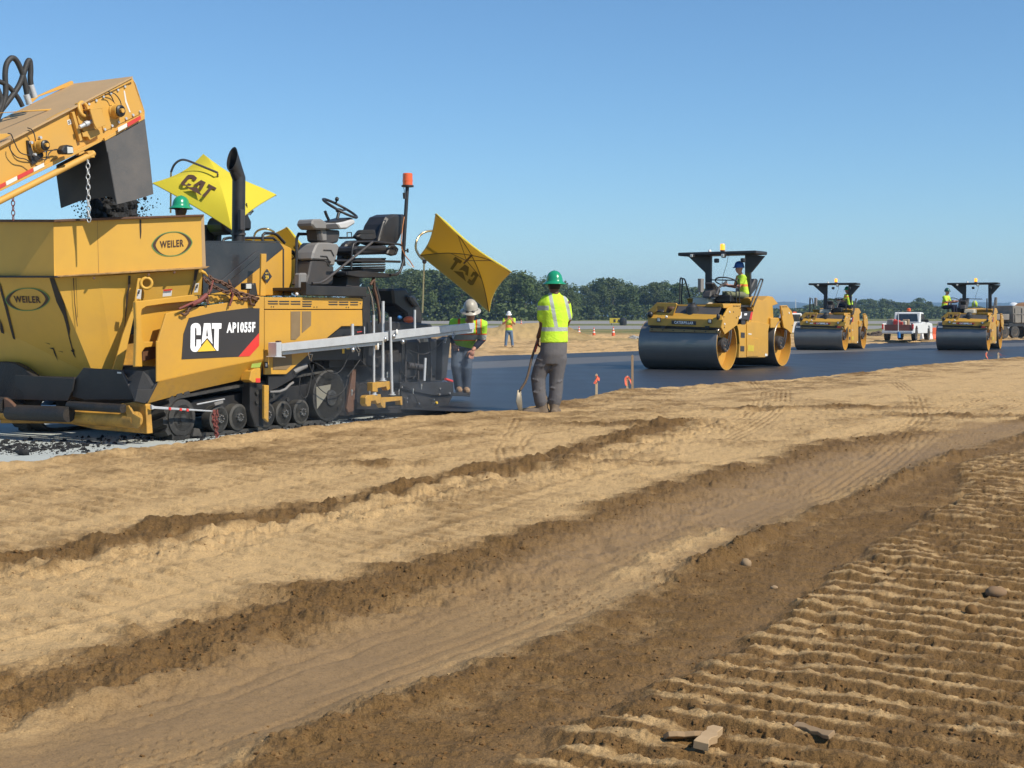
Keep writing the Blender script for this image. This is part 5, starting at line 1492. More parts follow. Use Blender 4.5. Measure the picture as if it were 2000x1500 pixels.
# ================================================================ umbrellas
UMBY = surf('umbrella_cloth', (.86,.73,.035), .75, dirt=0, var=.04, spec=.2)
def umb_cloth(nm='umbrella_nylon', col=(0.92, 0.80, 0.06), tc_=(.95,.72,.10,1), k_=.40):
    m, nt, b = new_mat(nm)
    b.inputs['Base Color'].default_value = (*col, 1); b.inputs['Roughness'].default_value = .8
    tr = nt.nodes.new('ShaderNodeBsdfTranslucent'); tr.inputs[0].default_value = tc_
    mx = nt.nodes.new('ShaderNodeMixShader'); mx.inputs[0].default_value = k_
    nt.links.new(b.outputs[0], mx.inputs[1]); nt.links.new(tr.outputs[0], mx.inputs[2])
    nt.links.new(mx.outputs[0], nt.nodes['Material Output'].inputs[0])
    return m
NYL = umb_cloth(); NYLU = umb_cloth('umbrella_shaded_underside', (.52,.40,.16), (.80,.60,.26,1), .60)  # underside cloth has the canopy's shade put into its mustard colour
def pxp(p, d): return Vector(((p[0]-1000)/F_PX*d, d, CAM_Z + (HOR-p[1])/F_PX*d))
def umbrella(label, corners, upn, hub_px, zf, letters, hoop, ball, pole, mirror=False, bulge=.20):
    """corners: world points in order round the square; letters drawn on panel (corner 1, corner 2, hub)"""
    C = [Vector(c) for c in corners]; cen = sum(C, Vector())/4
    upn = Vector(upn).normalized()
    hub = pxp(hub_px, 1); o = Vector((0,0,CAM_Z)); d = hub - o
    base = cen + upn*bulge
    t = (base-o).dot(upn)/d.dot(upn) if abs(d.dot(upn)) > .1 else (base-o).length/d.length
    hub = base if True else o + d*t
    e = empty('sun_umbrella', pole[-1]); tag(e, label, 'umbrella', None)
    loc = lambda p: Vector(p) - pole[-1]
    n = 8; m = 8
    for k in range(4):
        a, b = C[k], C[(k+1) % 4]
        vs = []; fs = []
        for i in range(n+1):
            s = i/n
            for j in range(m+1):
                q = j/m
                rim = a*(1-q) + b*q
                rim = rim + (cen-rim)*(.10*4*q*(1-q))
                p = hub*(1-s) + rim*s
                sag = upn*(.055*math.sin(math.pi*s)) - upn*(.05*s*s*4*q*(1-q)*.5)
                vs.append(loc(p + sag))
        for i in range(n):
            for j in range(m):
                fs.append((i*(m+1)+j, (i+1)*(m+1)+j, (i+1)*(m+1)+j+1, i*(m+1)+j+1))
        MB().add(vs, fs, True).build('canopy_panel', NYL, e)
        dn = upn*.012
        MB().add([v - dn for v in vs], fs, True).build('canopy_shaded_underside', NYLU, e)  # added inner layer, coloured as the shaded side of the canopy
    for k in range(4):
        a = C[k]
        rib = [loc(hub*(1-s) + a*s + upn*(.055*math.sin(math.pi*s) - .022)) for s in [i/8 for i in range(9)]]
        MB().tube(rib, .006, 5).build('rib', DKSTEEL, e)
        st = [loc(hub - upn*.14), loc(hub*.55 + a*.45 + upn*.035)]
        MB().tube(st, .005, 5).build('strut', DKSTEEL, e)
    MB().tube([loc(hub + upn*.05), loc(hub - upn*.2)], .014, 8).build('hub', DKSTEEL, e)
    # lettering
    mid1 = C[1]*.5 + C[2]*.5
    A3, B3 = C[1], C[2]
    nrm = (B3-A3).cross(hub-A3).normalized()
    for pts in letters:
        out = []
        for p in pts:
            dd = pxp(zf(*p), 1) - o
            t = (A3-o).dot(nrm)/dd.dot(nrm)
            out.append(o + dd*t)
        c3 = sum(out, Vector())/len(out)
        vn = (o-c3).normalized()
        off = upn*(.055 + .012)*(1 if not mirror else .55) if not mirror else upn*.03 
        out = [loc(q + (vn*.03 if mirror else upn*.065)) for q in out]
        MB().add(out, [tuple(range(len(out)))]).build('logo_print', BROWNINK if not mirror else UNDERINK, e)
    mb = MB().tube([loc(p) for p in curve(hoop, 6)], .016, 9); mb.build('hoop', BRASS if mirror else DKSTEEL, e)
    if ball is not None: MB().ball(loc(ball), .032, 12, 8).build('swivel_ball', DKSTEEL, e)
    MB().tube([loc(p) for p in pole], .013, 8).build('pole', BRASS, e)
    return e
UNDERINK = surf('print_seen_through', (.20,.135,.02), .85, dirt=0)
CATI = [[(620,425),(665,422),(700,430),(742,465),(738,485),(712,508),(672,492),(682,478),(655,470),(630,478),(572,545),(575,558),(600,562),(622,540),(668,560),(645,580),(560,578),(520,558),(520,535),(600,440)],
        [(800,495),(865,530),(800,645),(768,602),(795,555),(785,545),(760,575),(680,575)], [(585,595),(745,600),(808,715)], [(905,550),(1015,608),(1000,635),(955,615),(848,738),(812,715),(918,598),(888,578)]]
d1 = 18.7
L_, T_, R_ = pxp((297.5,357), d1), pxp((397,300.5), d1+.9), pxp((540,380), d1+.45)
B_ = L_ + (R_ - T_)
B_ = pxp((452,448), B_.y)
n1_ = (R_-T_).cross(L_-T_).normalized(); n1_ = n1_ if n1_.z > 0 else -n1_
hub1 = (L_+R_+T_+B_)/4 + n1_*.2
umbrella('bright yellow square umbrella lit from above behind the black exhaust stack', [T_, L_, B_, R_], n1_, (426,337), zu, CATI,
         [pxp(zu(385,330), 19.3), pxp(zu(430,230), 19.3), pxp(zu(500,170), 19.2), pxp(zu(580,160), 19.1), pxp(zu(700,200), 18.95), pxp(zu(1035,338), 18.75)], None, [pxp(zu(385,330), 19.3), pxp(zu(380,900), 19.35)])
d3 = 18.8
A3, D3 = pxp(zv(350,110), d3), pxp(zv(1360,895), d3-.15)
B3, C3 = pxp(zv(140,665), d3+1.0), pxp(zv(1065,1425), d3+.95)
n3_ = (D3-A3).cross(B3-A3).normalized(); n3_ = n3_ if n3_.z > 0 else -n3_
CATM = [[(610,690),(700,750),(676,785),(645,768),(570,870),(540,850),(605,748),(578,725)], [(735,795),(790,830),(775,950),(740,925),(745,895),(700,870),(650,872)], [(580,880),(710,895),(750,1020)], [(810,950),(845,890),(880,895),(920,935),(905,960),(845,1070),(810,1070),(765,1030),(790,985),(825,1010),(870,950),(850,935),(832,965)]]
umbrella('yellow square umbrella tipped on its side with mirrored print, over the leaning screed worker', [A3, B3, C3, D3], n3_, (920,490), zv, CATM,
         [pxp(zv(195,745), 19.1), pxp(zv(130,680), 19.1), pxp(zv(85,590), 19.1), pxp(zv(88,500), 19.1), pxp(zv(125,420), 19.15), pxp(zv(200,365), 19.2), pxp(zv(310,348), 19.3), pxp(zv(520,370), 19.5), pxp(zv(700,440), 19.6)], pxp(zv(197,757), 19.1), [pxp(zv(193,780), 19.1), pxp(zv(170,1440), 19.1)], True)
A2_, D2_ = pxp(z4(1275,740), 19.4), pxp(z4(1745,1210), 19.2)
B2_, C2_ = pxp(z4(870,845), 20.4), pxp(z4(1380,1330), 20.3)
n2_ = (D2_-A2_).cross(B2_-A2_).normalized(); n2_ = n2_ if n2_.z > 0 else -n2_
umbrella('mustard umbrella seen from below between the engine hood and the steering console', [A2_, B2_, C2_, D2_], n2_, (560,520), z4, [[(1350,880),(1400,910),(1370,960),(1330,930)]],
         [pxp(z4(980,880), 20), pxp(z4(985,820), 20), pxp(z4(1010,780), 20), pxp(z4(1060,760), 20), pxp(z4(1110,762), 20), pxp(z4(1160,785), 20.1)], None, [pxp(z4(980,880), 20), pxp(z4(978,1100), 20)], True)
# ================================================================ people
def union(name, mb, mat, parent, voxel=.014, smooth=3, extra=None, label=None):
    """closed pieces fused into one continuous surface"""
    me = mb.mesh(name)
    ob = bpy.data.objects.new(name, me); COL.objects.link(ob)
    r = ob.modifiers.new('r', 'REMESH'); r.mode = 'VOXEL'; r.voxel_size = voxel; r.use_smooth_shade = True
    s = ob.modifiers.new('s', 'SMOOTH'); s.factor = .5; s.iterations = smooth
    dg = bpy.context.evaluated_depsgraph_get()
    out = bpy.data.meshes.new_from_object(ob.evaluated_get(dg))
    bpy.data.objects.remove(ob)
    if extra is not None:
        bm = bmesh.new(); bm.from_mesh(out)
        em = extra.mesh('x'); bm.from_mesh(em); bm.to_mesh(out); bm.free()
        out.update()
    out.materials.clear()
    for p in out.polygons: p.use_smooth = True
    out.name = name
    return link(name, out, mat, parent, label=label)
def limb(mb, pts, rad, seg=12):
    pts = [Vector(p) for p in pts]
    mb.tube(pts, rad, seg)
    for p, r in zip(pts, rad): mb.ball(p, r*.99, 10, 6)
def loft(mb, secs, seg=16):
    """secs: (centre, rx, ry, tilt vector = up direction of the section)"""
    vs = []
    for c, rx, ry, up_, fwd in secs:
        up_ = Vector(up_).normalized(); f = Vector(fwd); f = (f - up_*f.dot(up_)).normalized(); r = f.cross(up_)
        for j in range(seg):
            a = 2*math.pi*j/seg
            x, y = math.cos(a), math.sin(a)
            vs.append(Vector(c) + r*x*rx + f*y*ry)
    n = len(secs); fs = [(i*seg+j, i*seg+(j+1)%seg, (i+1)*seg+(j+1)%seg, (i+1)*seg+j) for i in range(n-1) for j in range(seg)]
    fs += [tuple(range(seg-1,-1,-1)), tuple((n-1)*seg+j for j in range(seg))]
    mb.add(vs, fs, True)
def hand(mb, w, d, side, curl=.7, k=1.0):
    """palm and five unequal bent fingers; w wrist, d finger direction, side towards the thumb"""
    w = Vector(w); d = Vector(d).normalized(); s = Vector(side); s = (s - d*s.dot(d)).normalized(); n = d.cross(s)
    pc = w + d*.045*k
    loft(mb, [(w, .024*k, .018*k, d, n), (w+d*.03*k, .036*k, .017*k, d, n), (w+d*.085*k, .040*k, .014*k, d, n)], 10)
    for i, (o, l) in enumerate(((.030,.072),(.010,.080),(-.010,.075),(-.029,.058))):
        b = w + d*.08*k + s*o*k; p = [b]; dd = d
        for q in range(3):
            dd = (Matrix.Rotation(curl*(.55+.2*q), 3, s) @ dd)
            p.append(p[-1] + dd*l*k*(.45,.32,.25)[q])
        mb.tube(p, [.0095*k,.009*k,.008*k,.0065*k], 6)
    b = w + d*.025*k + s*.03*k
    t = (s*.7 + d*.6).normalized()
    p = [b, b+t*.035*k, b+(t*.6+d*.5+n*.35)*.06*k, b+(t*.5+d*.8+n*.55)*.078*k]
    mb.tube(p, [.012*k,.011*k,.010*k,.007*k], 6)
def head(mb, c, face, up=(0,0,1), k=1.0):
    c = Vector(c); u_ = Vector(up).normalized(); f = Vector(face); f = (f-u_*f.dot(u_)).normalized(); r = f.cross(u_)
    P = lambda x, y, z: c + r*x*k + f*y*k + u_*z*k
    loft(mb, [(P(0,.02,-.115), .028*k, .035*k, u_, f), (P(0,.025,-.10), .048*k, .058*k, u_, f), (P(0,.012,-.06), .062*k, .080*k, u_, f), (P(0,.0,-.01), .072*k, .093*k, u_, f), (P(0,-.004,.04), .075*k, .096*k, u_, f), (P(0,-.004,.085), .062*k, .082*k, u_, f), (P(0,-.004,.112), .032*k, .045*k, u_, f)], 16)
    mb.tube([P(0,.088,.01), P(0,.112,-.035)], [.009*k,.016*k], 6)      # nose
    for s in (-1, 1): mb.ball(P(s*.076, -.005, -.01), (.014*k,.014*k,.030*k), 8, 6)   # ears
    mb.tube([P(-.022,.083,-.065), P(0,.092,-.066), P(.022,.083,-.065)], .006*k, 5)  # lips
    return P
def helmet(c, face, up, mat, parent, brim='full', k=1.0, tilt=0):
    c = Vector(c); u_ = Vector(up).normalized(); f = Vector(face); f = (f-u_*f.dot(u_)).normalized(); r = f.cross(u_)
    mb = MB(); seg = 24; vs = []
    prof = [(1.50,.002),(1.48,.006),(1.14,.014),(1.06,.03),(1.02,.06),(.90,.10),(.66,.135),(.36,.155),(0.02,.162)]
    for R, h in prof:
        for j in range(seg):
            a = 2*math.pi*j/seg
            rr = R
            if brim == 'cap' and R > 1.2: rr = 1.10 + (.5 if math.sin(a) > .35 else 0)*max(0, math.sin(a)-.2)
            rib = 1 + (.03 if abs(math.cos(a)) < .2 and .02 < h < .15 else 0)
            rear = 1.0
            vs.append(c + r*math.cos(a)*rr*.098*k*rear + f*math.sin(a)*rr*.118*k + u_*(h*k*rib + .03*k - (.016*k if R > 1.3 else 0)))
    fs = [(i*seg+j, i*seg+(j+1)%seg, (i+1)*seg+(j+1)%seg, (i+1)*seg+j) for i in range(len(prof)-1) for j in range(seg)]
    mb.add(vs, fs, True)
    o = mb.build('hard_hat', mat, parent); m = o.modifiers.new('t', 'SOLIDIFY'); m.thickness = .004*k; m.offset = 1
    mb = MB()
    mb.tube([c + u_*(.055*k) - r*.101*k - f*.03*k, c + u_*(.165*k) - f*0, c + u_*(.055*k) + r*.101*k - f*.03*k][:0] or [c + f*.115*k + u_*.07*k, c + f*.08*k + u_*.155*k, c + u_*.192*k, c - f*.08*k + u_*.155*k, c - f*.115*k + u_*.07*k], .008*k, 6)
    mb.build('hat_ridge', mat, o)
    return o
def boots(parent, ank, toe, mat, k=1.0, r=.052):
    for a, t in zip(ank, toe):
        a, t = Vector(a), Vector(t); d = (t-a); d.z = 0; dn = d.normalized(); side = dn.cross(Vector((0,0,1)))
        z0 = min(a.z, t.z) - .075*k
        mb = MB()
        loft(mb, [(a+Vector((0,0,.10*k)), r*1.05*k, r*1.1*k, (0,0,1), dn), (a+Vector((0,0,0)), r*k, r*1.15*k, (0,0,1), dn), (Vector((a.x,a.y,z0+.03*k)) , r*.95*k, r*1.3*k, (0,0,1), dn)], 12)
        loft(mb, [(a-dn*.075*k+Vector((0,0,z0+.045*k-a.z)), .035*k, .03*k, dn, (0,0,1)), (Vector((a.x,a.y,z0+.055*k)), .044*k, .045*k, dn, (0,0,1)), (Vector((a.x,a.y,z0+.05*k))+dn*.10*k, .050*k, .042*k, dn, (0,0,1)), (Vector((a.x,a.y,z0+.045*k))+dn*.17*k, .045*k, .036*k, dn, (0,0,1)), (Vector((a.x,a.y,z0+.04*k))+dn*.205*k, .025*k, .025*k, dn, (0,0,1))], 12)
        o = union('boot', mb, mat, parent, .010*k, 3)
        s0 = [(-.085,-.030),(-.085,.030),(-.02,.042),(.09,.052),(.17,.048),(.212,.02),(.212,-.02),(.17,-.048),(.09,-.052),(-.02,-.042)]
        MB().prism([Vector((a.x,a.y,z0)) + dn*x*k + side*y*k for x, y in s0], (0,0,.022*k)).build('sole', SOLE, o)
# ---- the man with the shovel, seen from behind
md = 18.3
mo = Vector(((1066-1000)/F_PX*md, md, 0)); mo.z = CAM_Z + (HOR-804)/F_PX*md
M1 = Frame(mo, 0)
man = tag(empty('person', mo), 'man in a green hard hat and lime shirt seen from behind, leaning on a shovel', 'person')
def J(F, zf, x, y, dy): return F.y(zf(x, y), dy)
j = lambda x, y, dy=0.0: J(M1, z8, x, y, dy)
fdir = Vector((-.35, .94, 0)).normalized()
def vest_stripes(F, zf, rows_, cols): pass
# body
mb = MB()
hc = j(1103, 262, .0)
head(mb, hc, fdir, (0,0,1), 1.0)
limb(mb, [j(1103,300,-.01), j(1105,350,-.02)], [.062,.066])
loft(mb, [(j(1100,800,0), .15,.11,(0,0,1),fdir), (j(1098,600,0), .15,.105,(0,0,1),fdir), (j(1100,430,0), .17,.11,(0,0,1),fdir), (j(1105,365,0), .12,.08,(0,0,1),fdir)])
limb(mb, [j(1010,410,0), j(998,560,-.02), j(1000,625,-.02), j(975,690,.04), j(958,722,.08)], [.06,.050,.045,.038,.030])
limb(mb, [j(1208,425,0), j(1222,560,.06), j(1190,650,.20), j(1120,690,.28)], [.06,.050,.040,.030])
limb(mb, [j(1040,830,0), j(962,1080,.03), j(975,1290,0)], [.09,.06,.045]); limb(mb, [j(1150,830,0), j(1120,1090,.03), j(1110,1300,0)], [.09,.06,.045])
ex = MB(); hand(ex, j(958,722,.08), (-.05,.0,-1), (.2,-1,0), .75); hand(ex, j(1120,690,.28), (-1,.2,-.2), (0,.2,1), .7)
body = union('body', mb, SKD, man, .013, 3, ex)
# shirt
zb = lambda y: j(1100, y).z
xb = lambda x: j(x, 500).x
sh = MB()
loft(sh, [(j(1100,770,0), .192,.145,(0,0,1),fdir), (j(1100,755,0), .192,.145,(0,0,1),fdir), (j(1103,690,0), .183,.14,(0,0,1),fdir), (j(1108,600,-.005), .180,.135,(0,0,1),fdir), (j(1108,500,-.01), .190,.14,(0,0,1),fdir), (j(1105,420,-.01), .190,.13,(0,0,1),fdir), (j(1103,375,-.01), .150,.10,(0,0,1),fdir), (j(1103,338,-.005), .085,.075,(0,0,1),fdir), (j(1103,322,-.0), .070,.068,(0,0,1),fdir)], 24)
limb(sh, [j(1030,395,0), j(1005,430,0), j(1000,490,-.01), j(1000,545,-.02)], [.075,.076,.074,.082]); limb(sh, [j(1175,400,0), j(1205,440,.01), j(1222,540,.06)], [.075,.070,.066])
LIMESH = cloth_vest('lime_shirt_cloth', LIME, [(2, zb(667), zb(632), None, 0, 0, SILT), (2, zb(482), zb(442), 0, -9, xb(1052), SILT)])
# slanted back stripes on the same cloth
nt = LIMESH.node_tree; bs = nt.nodes['Principled BSDF']
src = bs.inputs['Base Color'].links[0].from_socket
tc = nt.nodes.new('ShaderNodeTexCoord'); sx = nd(nt, 'ShaderNodeSeparateXYZ'); nt.links.new(tc.outputs['Object'], sx.inputs[0])
def slant(src, xt, xbm, hw):
    zt, zl = zb(330), zb(632); k = (xbm-xt)/(zl-zt)
    lin = mth(nt, 'SUBTRACT', sx.outputs[0], mth(nt, 'ADD', mth(nt, 'MULTIPLY', mth(nt, 'SUBTRACT', sx.outputs[2], zt), k), xt))
    f = mth(nt, 'LESS_THAN', mth(nt, 'ABSOLUTE', lin), hw)
    f = mth(nt, 'MULTIPLY', f, mth(nt, 'GREATER_THAN', sx.outputs[2], zl)); f = mth(nt, 'MULTIPLY', f, mth(nt, 'LESS_THAN', sx.outputs[2], zt+.03))
    return mixc(nt, f, src, SILT)
src = slant(src, xb(1062), xb(1118), .024); src = slant(src, xb(1190), xb(1262), .022)
nt.links.new(src, bs.inputs['Base Color'])
union('shirt', sh, LIMESH, man, .013, 3)
# trousers
tr = MB()
loft(tr, [(j(1100,740,0), .178,.130,(0,0,1),fdir), (j(1098,800,0), .184,.142,(0,0,1),fdir), (j(1094,870,-.01), .184,.145,(0,0,1),fdir), (j(1085,960,-.005), .170,.125,(0,0,1),fdir)][::-1], 24)
limb(tr, [j(1030,900,0), j(985,1000,.01), j(960,1080,.02), j(965,1180,.01), j(978,1255,0), j(985,1300,0)], [.118,.108,.098,.092,.090,.088], 14)
limb(tr, [j(1145,900,0), j(1130,1000,.01), j(1120,1090,.02), j(1118,1190,.01), j(1112,1265,0), j(1105,1305,0)], [.112,.103,.096,.092,.088,.080], 14)
rr = random.Random(5)
for (cx, y, a) in ((950,1105,14),(972,1185,-16),(940,1215,10),(985,1262,12),(1135,1120,-14),(1105,1175,12),(1130,1240,-10),(1100,1285,8),(965,1010,-20)):
    w_ = rr.uniform(34, 60); tr.tube([j(cx-w_, y-a, -.055), j(cx+rr.uniform(-8,8), y, -.082), j(cx+w_*.8, y+a, -.05)], [.005,.009,.005], 6)
tr.tube([j(915,965,-.05), j(1000,985,-.11), j(1100,900,-.128)], [.005,.010,.006], 6); tr.tube([j(1185,880,-.09), j(1110,950,-.115), j(1060,1015,-.06)], [.005,.010,.006], 6)
tr.tube([j(930,900,-.05), j(985,930,-.10), j(1080,860,-.13)], [.005,.011,.006], 6)
union('trousers', tr, GPANT, man, .012, 3)
boots(man, [j(995,1328,0), j(1105,1330,0)], [j(870,1360,-.03), j(1125,1350,.2)], surf('worn_work_boot', (.15,.115,.085), .9, dirt=.6, dirt_col=(.30,.22,.14), bumps=.3), 1.3)
helmet(hc, fdir, (0,0,1), HELMG, man, 'full', 1.02)
mb = MB(); loft(mb, [(hc+Vector((0,-.0,-.05)), .069,.088,(0,0,1),fdir), (hc+Vector((0,-.0,.0)), .079,.101,(0,0,1),fdir), (hc+Vector((0,0,.05)), .08,.10,(0,0,1),fdir)]); 
for i, v in enumerate(mb.v):
    pass
union('hair', mb, HAIR, man, .012, 2)
# shovel
shov = tag(empty('shovel', M1.w(j(790,1375,-.1))), 'long-handled shovel with a red grip, its blade standing on the dirt', 'shovel')
so = j(790,1375,-.1); sl = lambda x, y, dy=0.0: j(x, y, dy) - so
MB().tube(curve([sl(955,745,.08), sl(905,900,.02), sl(880,1010,-.02), sl(850,1110,-.06), sl(800,1190,-.09)], 5), .017, 8).build('handle', surf('dark_shaft_wood', (.11,.075,.05), .7), shov)
MB().tube([sl(962,735,.085), sl(925,850,.045)], .021, 8).build('red_grip', RTAPE, shov)
mb = MB(); q = [sl(775,1190,-.10), sl(805,1190,-.07), sl(818,1290,-.06), sl(820,1365,-.08), sl(785,1372,-.12), sl(762,1290,-.14)]
ctr = sl(792,1290,-.04)
mb.add(q+[ctr], [(i, (i+1) % 6, 6) for i in range(6)], True)
o = mb.build('blade', BLADE, shov); m_ = o.modifiers.new('t','SOLIDIFY'); m_.thickness = .006

def simple_person(name_label, F, zf, jt, opts):
    """generic clothed figure from photographed joint positions; jt: dict of (x, y, depth)"""
    e = tag(empty('person', F.o, F.th), name_label, 'person')
    g = {k: F.hit(zf(v[0], v[1]), opts.get('axis', 1), v[2]) for k, v in jt.items()}
    for a, b_ in opts.get('set', {}).items(): g[a] = Vector(b_)
    face = Vector(opts['face']).normalized(); k = opts.get('k', 1.0); vx = opts.get('voxel', .016)
    bodydir = Vector(opts.get('bodydir', opts['face'])).normalized()
    mb = MB(); hup = opts.get('hup', (0,0,1))
    head(mb, g['head'], face, hup, k)
    limb(mb, [g['head'] - Vector(hup).normalized()*.08*k, g['neck']], [.055*k,.062*k])
    tup = (g['neck']-g['pelvis']).normalized()
    loft(mb, [(g['pelvis'], .14*k,.10*k,tup,bodydir), (g['pelvis']*.5+g['neck']*.5, .14*k,.10*k,tup,bodydir), (g['pelvis']*.15+g['neck']*.85, .15*k,.09*k,tup,bodydir), (g['neck'], .06*k,.06*k,tup,bodydir)])
    for s in 'lr':
        limb(mb, [g['sh'+s], g['el'+s], g['wr'+s]], [.052*k,.042*k,.030*k])
        limb(mb, [g['hip'+s], g['kn'+s], g['an'+s]], [.08*k,.055*k,.045*k])
    ex = MB()
    for s in 'lr':
        d = opts.get('hand'+s, (g['wr'+s]-g['el'+s])); hand(ex, g['wr'+s], d, opts.get('thumb'+s, (0,0,1)), opts.get('curl', .7), k)
    union('body', mb, opts['skin'], e, vx, 3, ex)
    sh = MB(); N, Pv = g['neck'], g['pelvis']
    L = lambda t: Pv*(1-t) + N*t
    wd = opts.get('wide', 1.0)
    loft(sh, [(L(-.05), .175*k*wd,.13*k,tup,bodydir), (L(.25), .165*k*wd,.125*k,tup,bodydir), (L(.55), .175*k*wd,.125*k,tup,bodydir), (L(.8), .175*k*wd,.115*k,tup,bodydir), (L(.93), .11*k,.085*k,tup,bodydir), (L(1.0), .07*k,.068*k,tup,bodydir)], 20)
    for s in 'lr':
        m = g['sh'+s]*(1-opts.get('sleeve', .75)) + g['el'+s]*opts.get('sleeve', .75)
        limb(sh, [g['sh'+s]*.8+L(.82)*.2, g['sh'+s], m], [.068*k,.070*k,.064*k])
    union('vest', sh, opts['vest'], e, vx, 3)
    if 'under' in opts:
        un = MB()
        for s in 'lr':
            limb(un, [g['sh'+s], g['el'+s], g['el'+s]*.3+g['wr'+s]*.7], [.058*k,.055*k,.045*k])
        union('sleeves', un, opts['under'], e, vx, 2)
    tr = MB()
    loft(tr, [(g['pelvis']-Vector((0,0,.10*k)), .16*k,.125*k,(0,0,1),bodydir), (g['pelvis'], .165*k,.125*k,(0,0,1),bodydir), (g['pelvis']+Vector((0,0,.08*k)), .155*k,.115*k,(0,0,1),bodydir)], 18)
    for s in 'lr':
        limb(tr, [g['hip'+s], g['hip'+s]*.4+g['kn'+s]*.6, g['kn'+s], g['kn'+s]*.5+g['an'+s]*.5, g['an'+s]], [.100*k,.088*k,.078*k,.072*k,.068*k])
    union('trousers', tr, opts['pants'], e, vx, 3)
    if opts.get('boots') is not None:
        boots(e, [g['anl'], g['anr']], [g['anl']+Vector(opts['toe'])*.15, g['anr']+Vector(opts['toe'])*.15], opts['boots'], k)
    helmet(g['head'], face, hup, opts['hat'], e, opts.get('brim', 'full'), k)
    P = lambda x, y, z: g['head'] + face.cross(Vector(hup).normalized())*x*k + face*y*k + Vector(hup).normalized()*z*k
    ey = MB()
    ey2 = MB()
    ey.ball(P(-.03,.085,.01), .009*k, 6, 4).build('eye', HAIR, e); ey2.ball(P(.03,.085,.01), .009*k, 6, 4).build('eye', HAIR, e)
    return e, g
# ---- screed worker, bent over the beam
wo = pxp((906,776), 20.9)
WF = Frame(wo, 0)
wv = lambda y: WF.y(z8(400,y), 0).z
VESTS = cloth_vest('lime_vest_cloth', (.42,.75,.06), [(2, wv(752), wv(688), None, 0, 0, OTAPE), (2, wv(744), wv(698), None, 0, 0, SILT), (0, WF.y(z8(408,600),0).x, WF.y(z8(420,600),0).x, 2, wv(690), wv(480), OTAPE), (0, WF.y(z8(422,600),0).x, WF.y(z8(450,600),0).x, 2, wv(690), wv(480), SILT), (0, WF.y(z8(450,600),0).x, WF.y(z8(460,600),0).x, 2, wv(690), wv(480), OTAPE), (0, WF.y(z8(250,600),0).x, WF.y(z8(272,600),0).x, 2, wv(690), wv(480), OTAPE)])
scr, g = simple_person('worker in a stained tan hard hat bending over the end of the levelling beam', WF, z8,
    dict(head=(360,500,-.30), neck=(350,575,-.20), pelvis=(285,770,.12), shl=(228,600,-.14), ell=(185,700,.05), wrl=(215,790,.02), shr=(450,600,-.14), elr=(462,740,-.02), wrr=(380,835,-.16),
         hipl=(245,830,.12), knl=(235,985,-.05), anl=(255,1168,0), hipr=(325,830,.12), knr=(325,1000,-.05), anr=(322,1172,0)),
    dict(face=(0,-.93,-.36), bodydir=(0,-1,0), hup=(0,-.36,.93), skin=SKL, vest=VESTS, pants=DJEAN, hat=HELMK, boots=BOOTT, toe=(.1,-1,0), handr=(-.3,-.1,-1), under=NAVY, sleeve=.95, voxel=.014, k=1.04, wide=1.1))
hp_ = g['head']; up_ = Vector((0,-.36,.93)); fc = Vector((0,-.93,-.36))
mb = MB()
for s in (-1, 1):
    mb.ball(hp_ + fc*.128 + up_*.055 + Vector((s*.035,0,0)), (.032,.012,.022), 10, 6)
mb.tube([hp_ + fc*.05 + up_*.06 + Vector((-.105,0,0)), hp_ + fc*.125 + up_*.062 + Vector((-.05,0,0)), hp_ + fc*.13 + up_*.062, hp_ + fc*.125 + up_*.062 + Vector((.05,0,0)), hp_ + fc*.05 + up_*.06 + Vector((.105,0,0))], .007, 6)
mb.build('sunglasses', BK, scr)
# ---- far man standing on the dirt beyond the mat
fd = 66.0
fo = Vector(((994-1000)/F_PX*fd, fd, gz((994-1000)/F_PX*fd, fd)))
FF = Frame(fo, 0)
off_y = (HOR + (CAM_Z-fo.z)*F_PX/fd) - z8(0,815)[1]
zf_far = lambda x, y: (z8(x, y)[0], z8(x, y)[1] + off_y)
fz = lambda y: FF.y(zf_far(700, y), 0).z
VESTF = cloth_vest('far_vest_cloth', (.50,.72,.07), [(2, fz(640), fz(615), None, 0, 0, (.85,.30,.10)), (0, FF.y(zf_far(664,0),0).x, FF.y(zf_far(676,0),0).x, 2, fz(650), fz(530), (.85,.35,.12)), (0, FF.y(zf_far(722,0),0).x, FF.y(zf_far(734,0),0).x, 2, fz(650), fz(530), (.85,.35,.12))])
simple_person('distant man in a white hard hat and blue jeans standing alone on the far dirt', FF, zf_far,
    dict(head=(700,528,-.05), neck=(700,550,0), pelvis=(700,660,0), shl=(662,565,0), ell=(648,605,-.1), wrl=(690,570,-.25), shr=(742,565,0), elr=(750,605,-.1), wrr=(722,570,-.25), hipl=(685,672,0), knl=(676,740,0), anl=(671,800,0), hipr=(716,672,0), knr=(726,740,0), anr=(732,798,0)),
    dict(face=(0,-.97,-.25), bodydir=(0,-1,0), hup=(0,-.2,.97), skin=SKL, vest=VESTF, pants=JEAN, hat=HELMW, boots=BOOTT, toe=(0,-1,0), handl=(.4,-.2,.5), handr=(-.4,-.2,.5), voxel=.02))
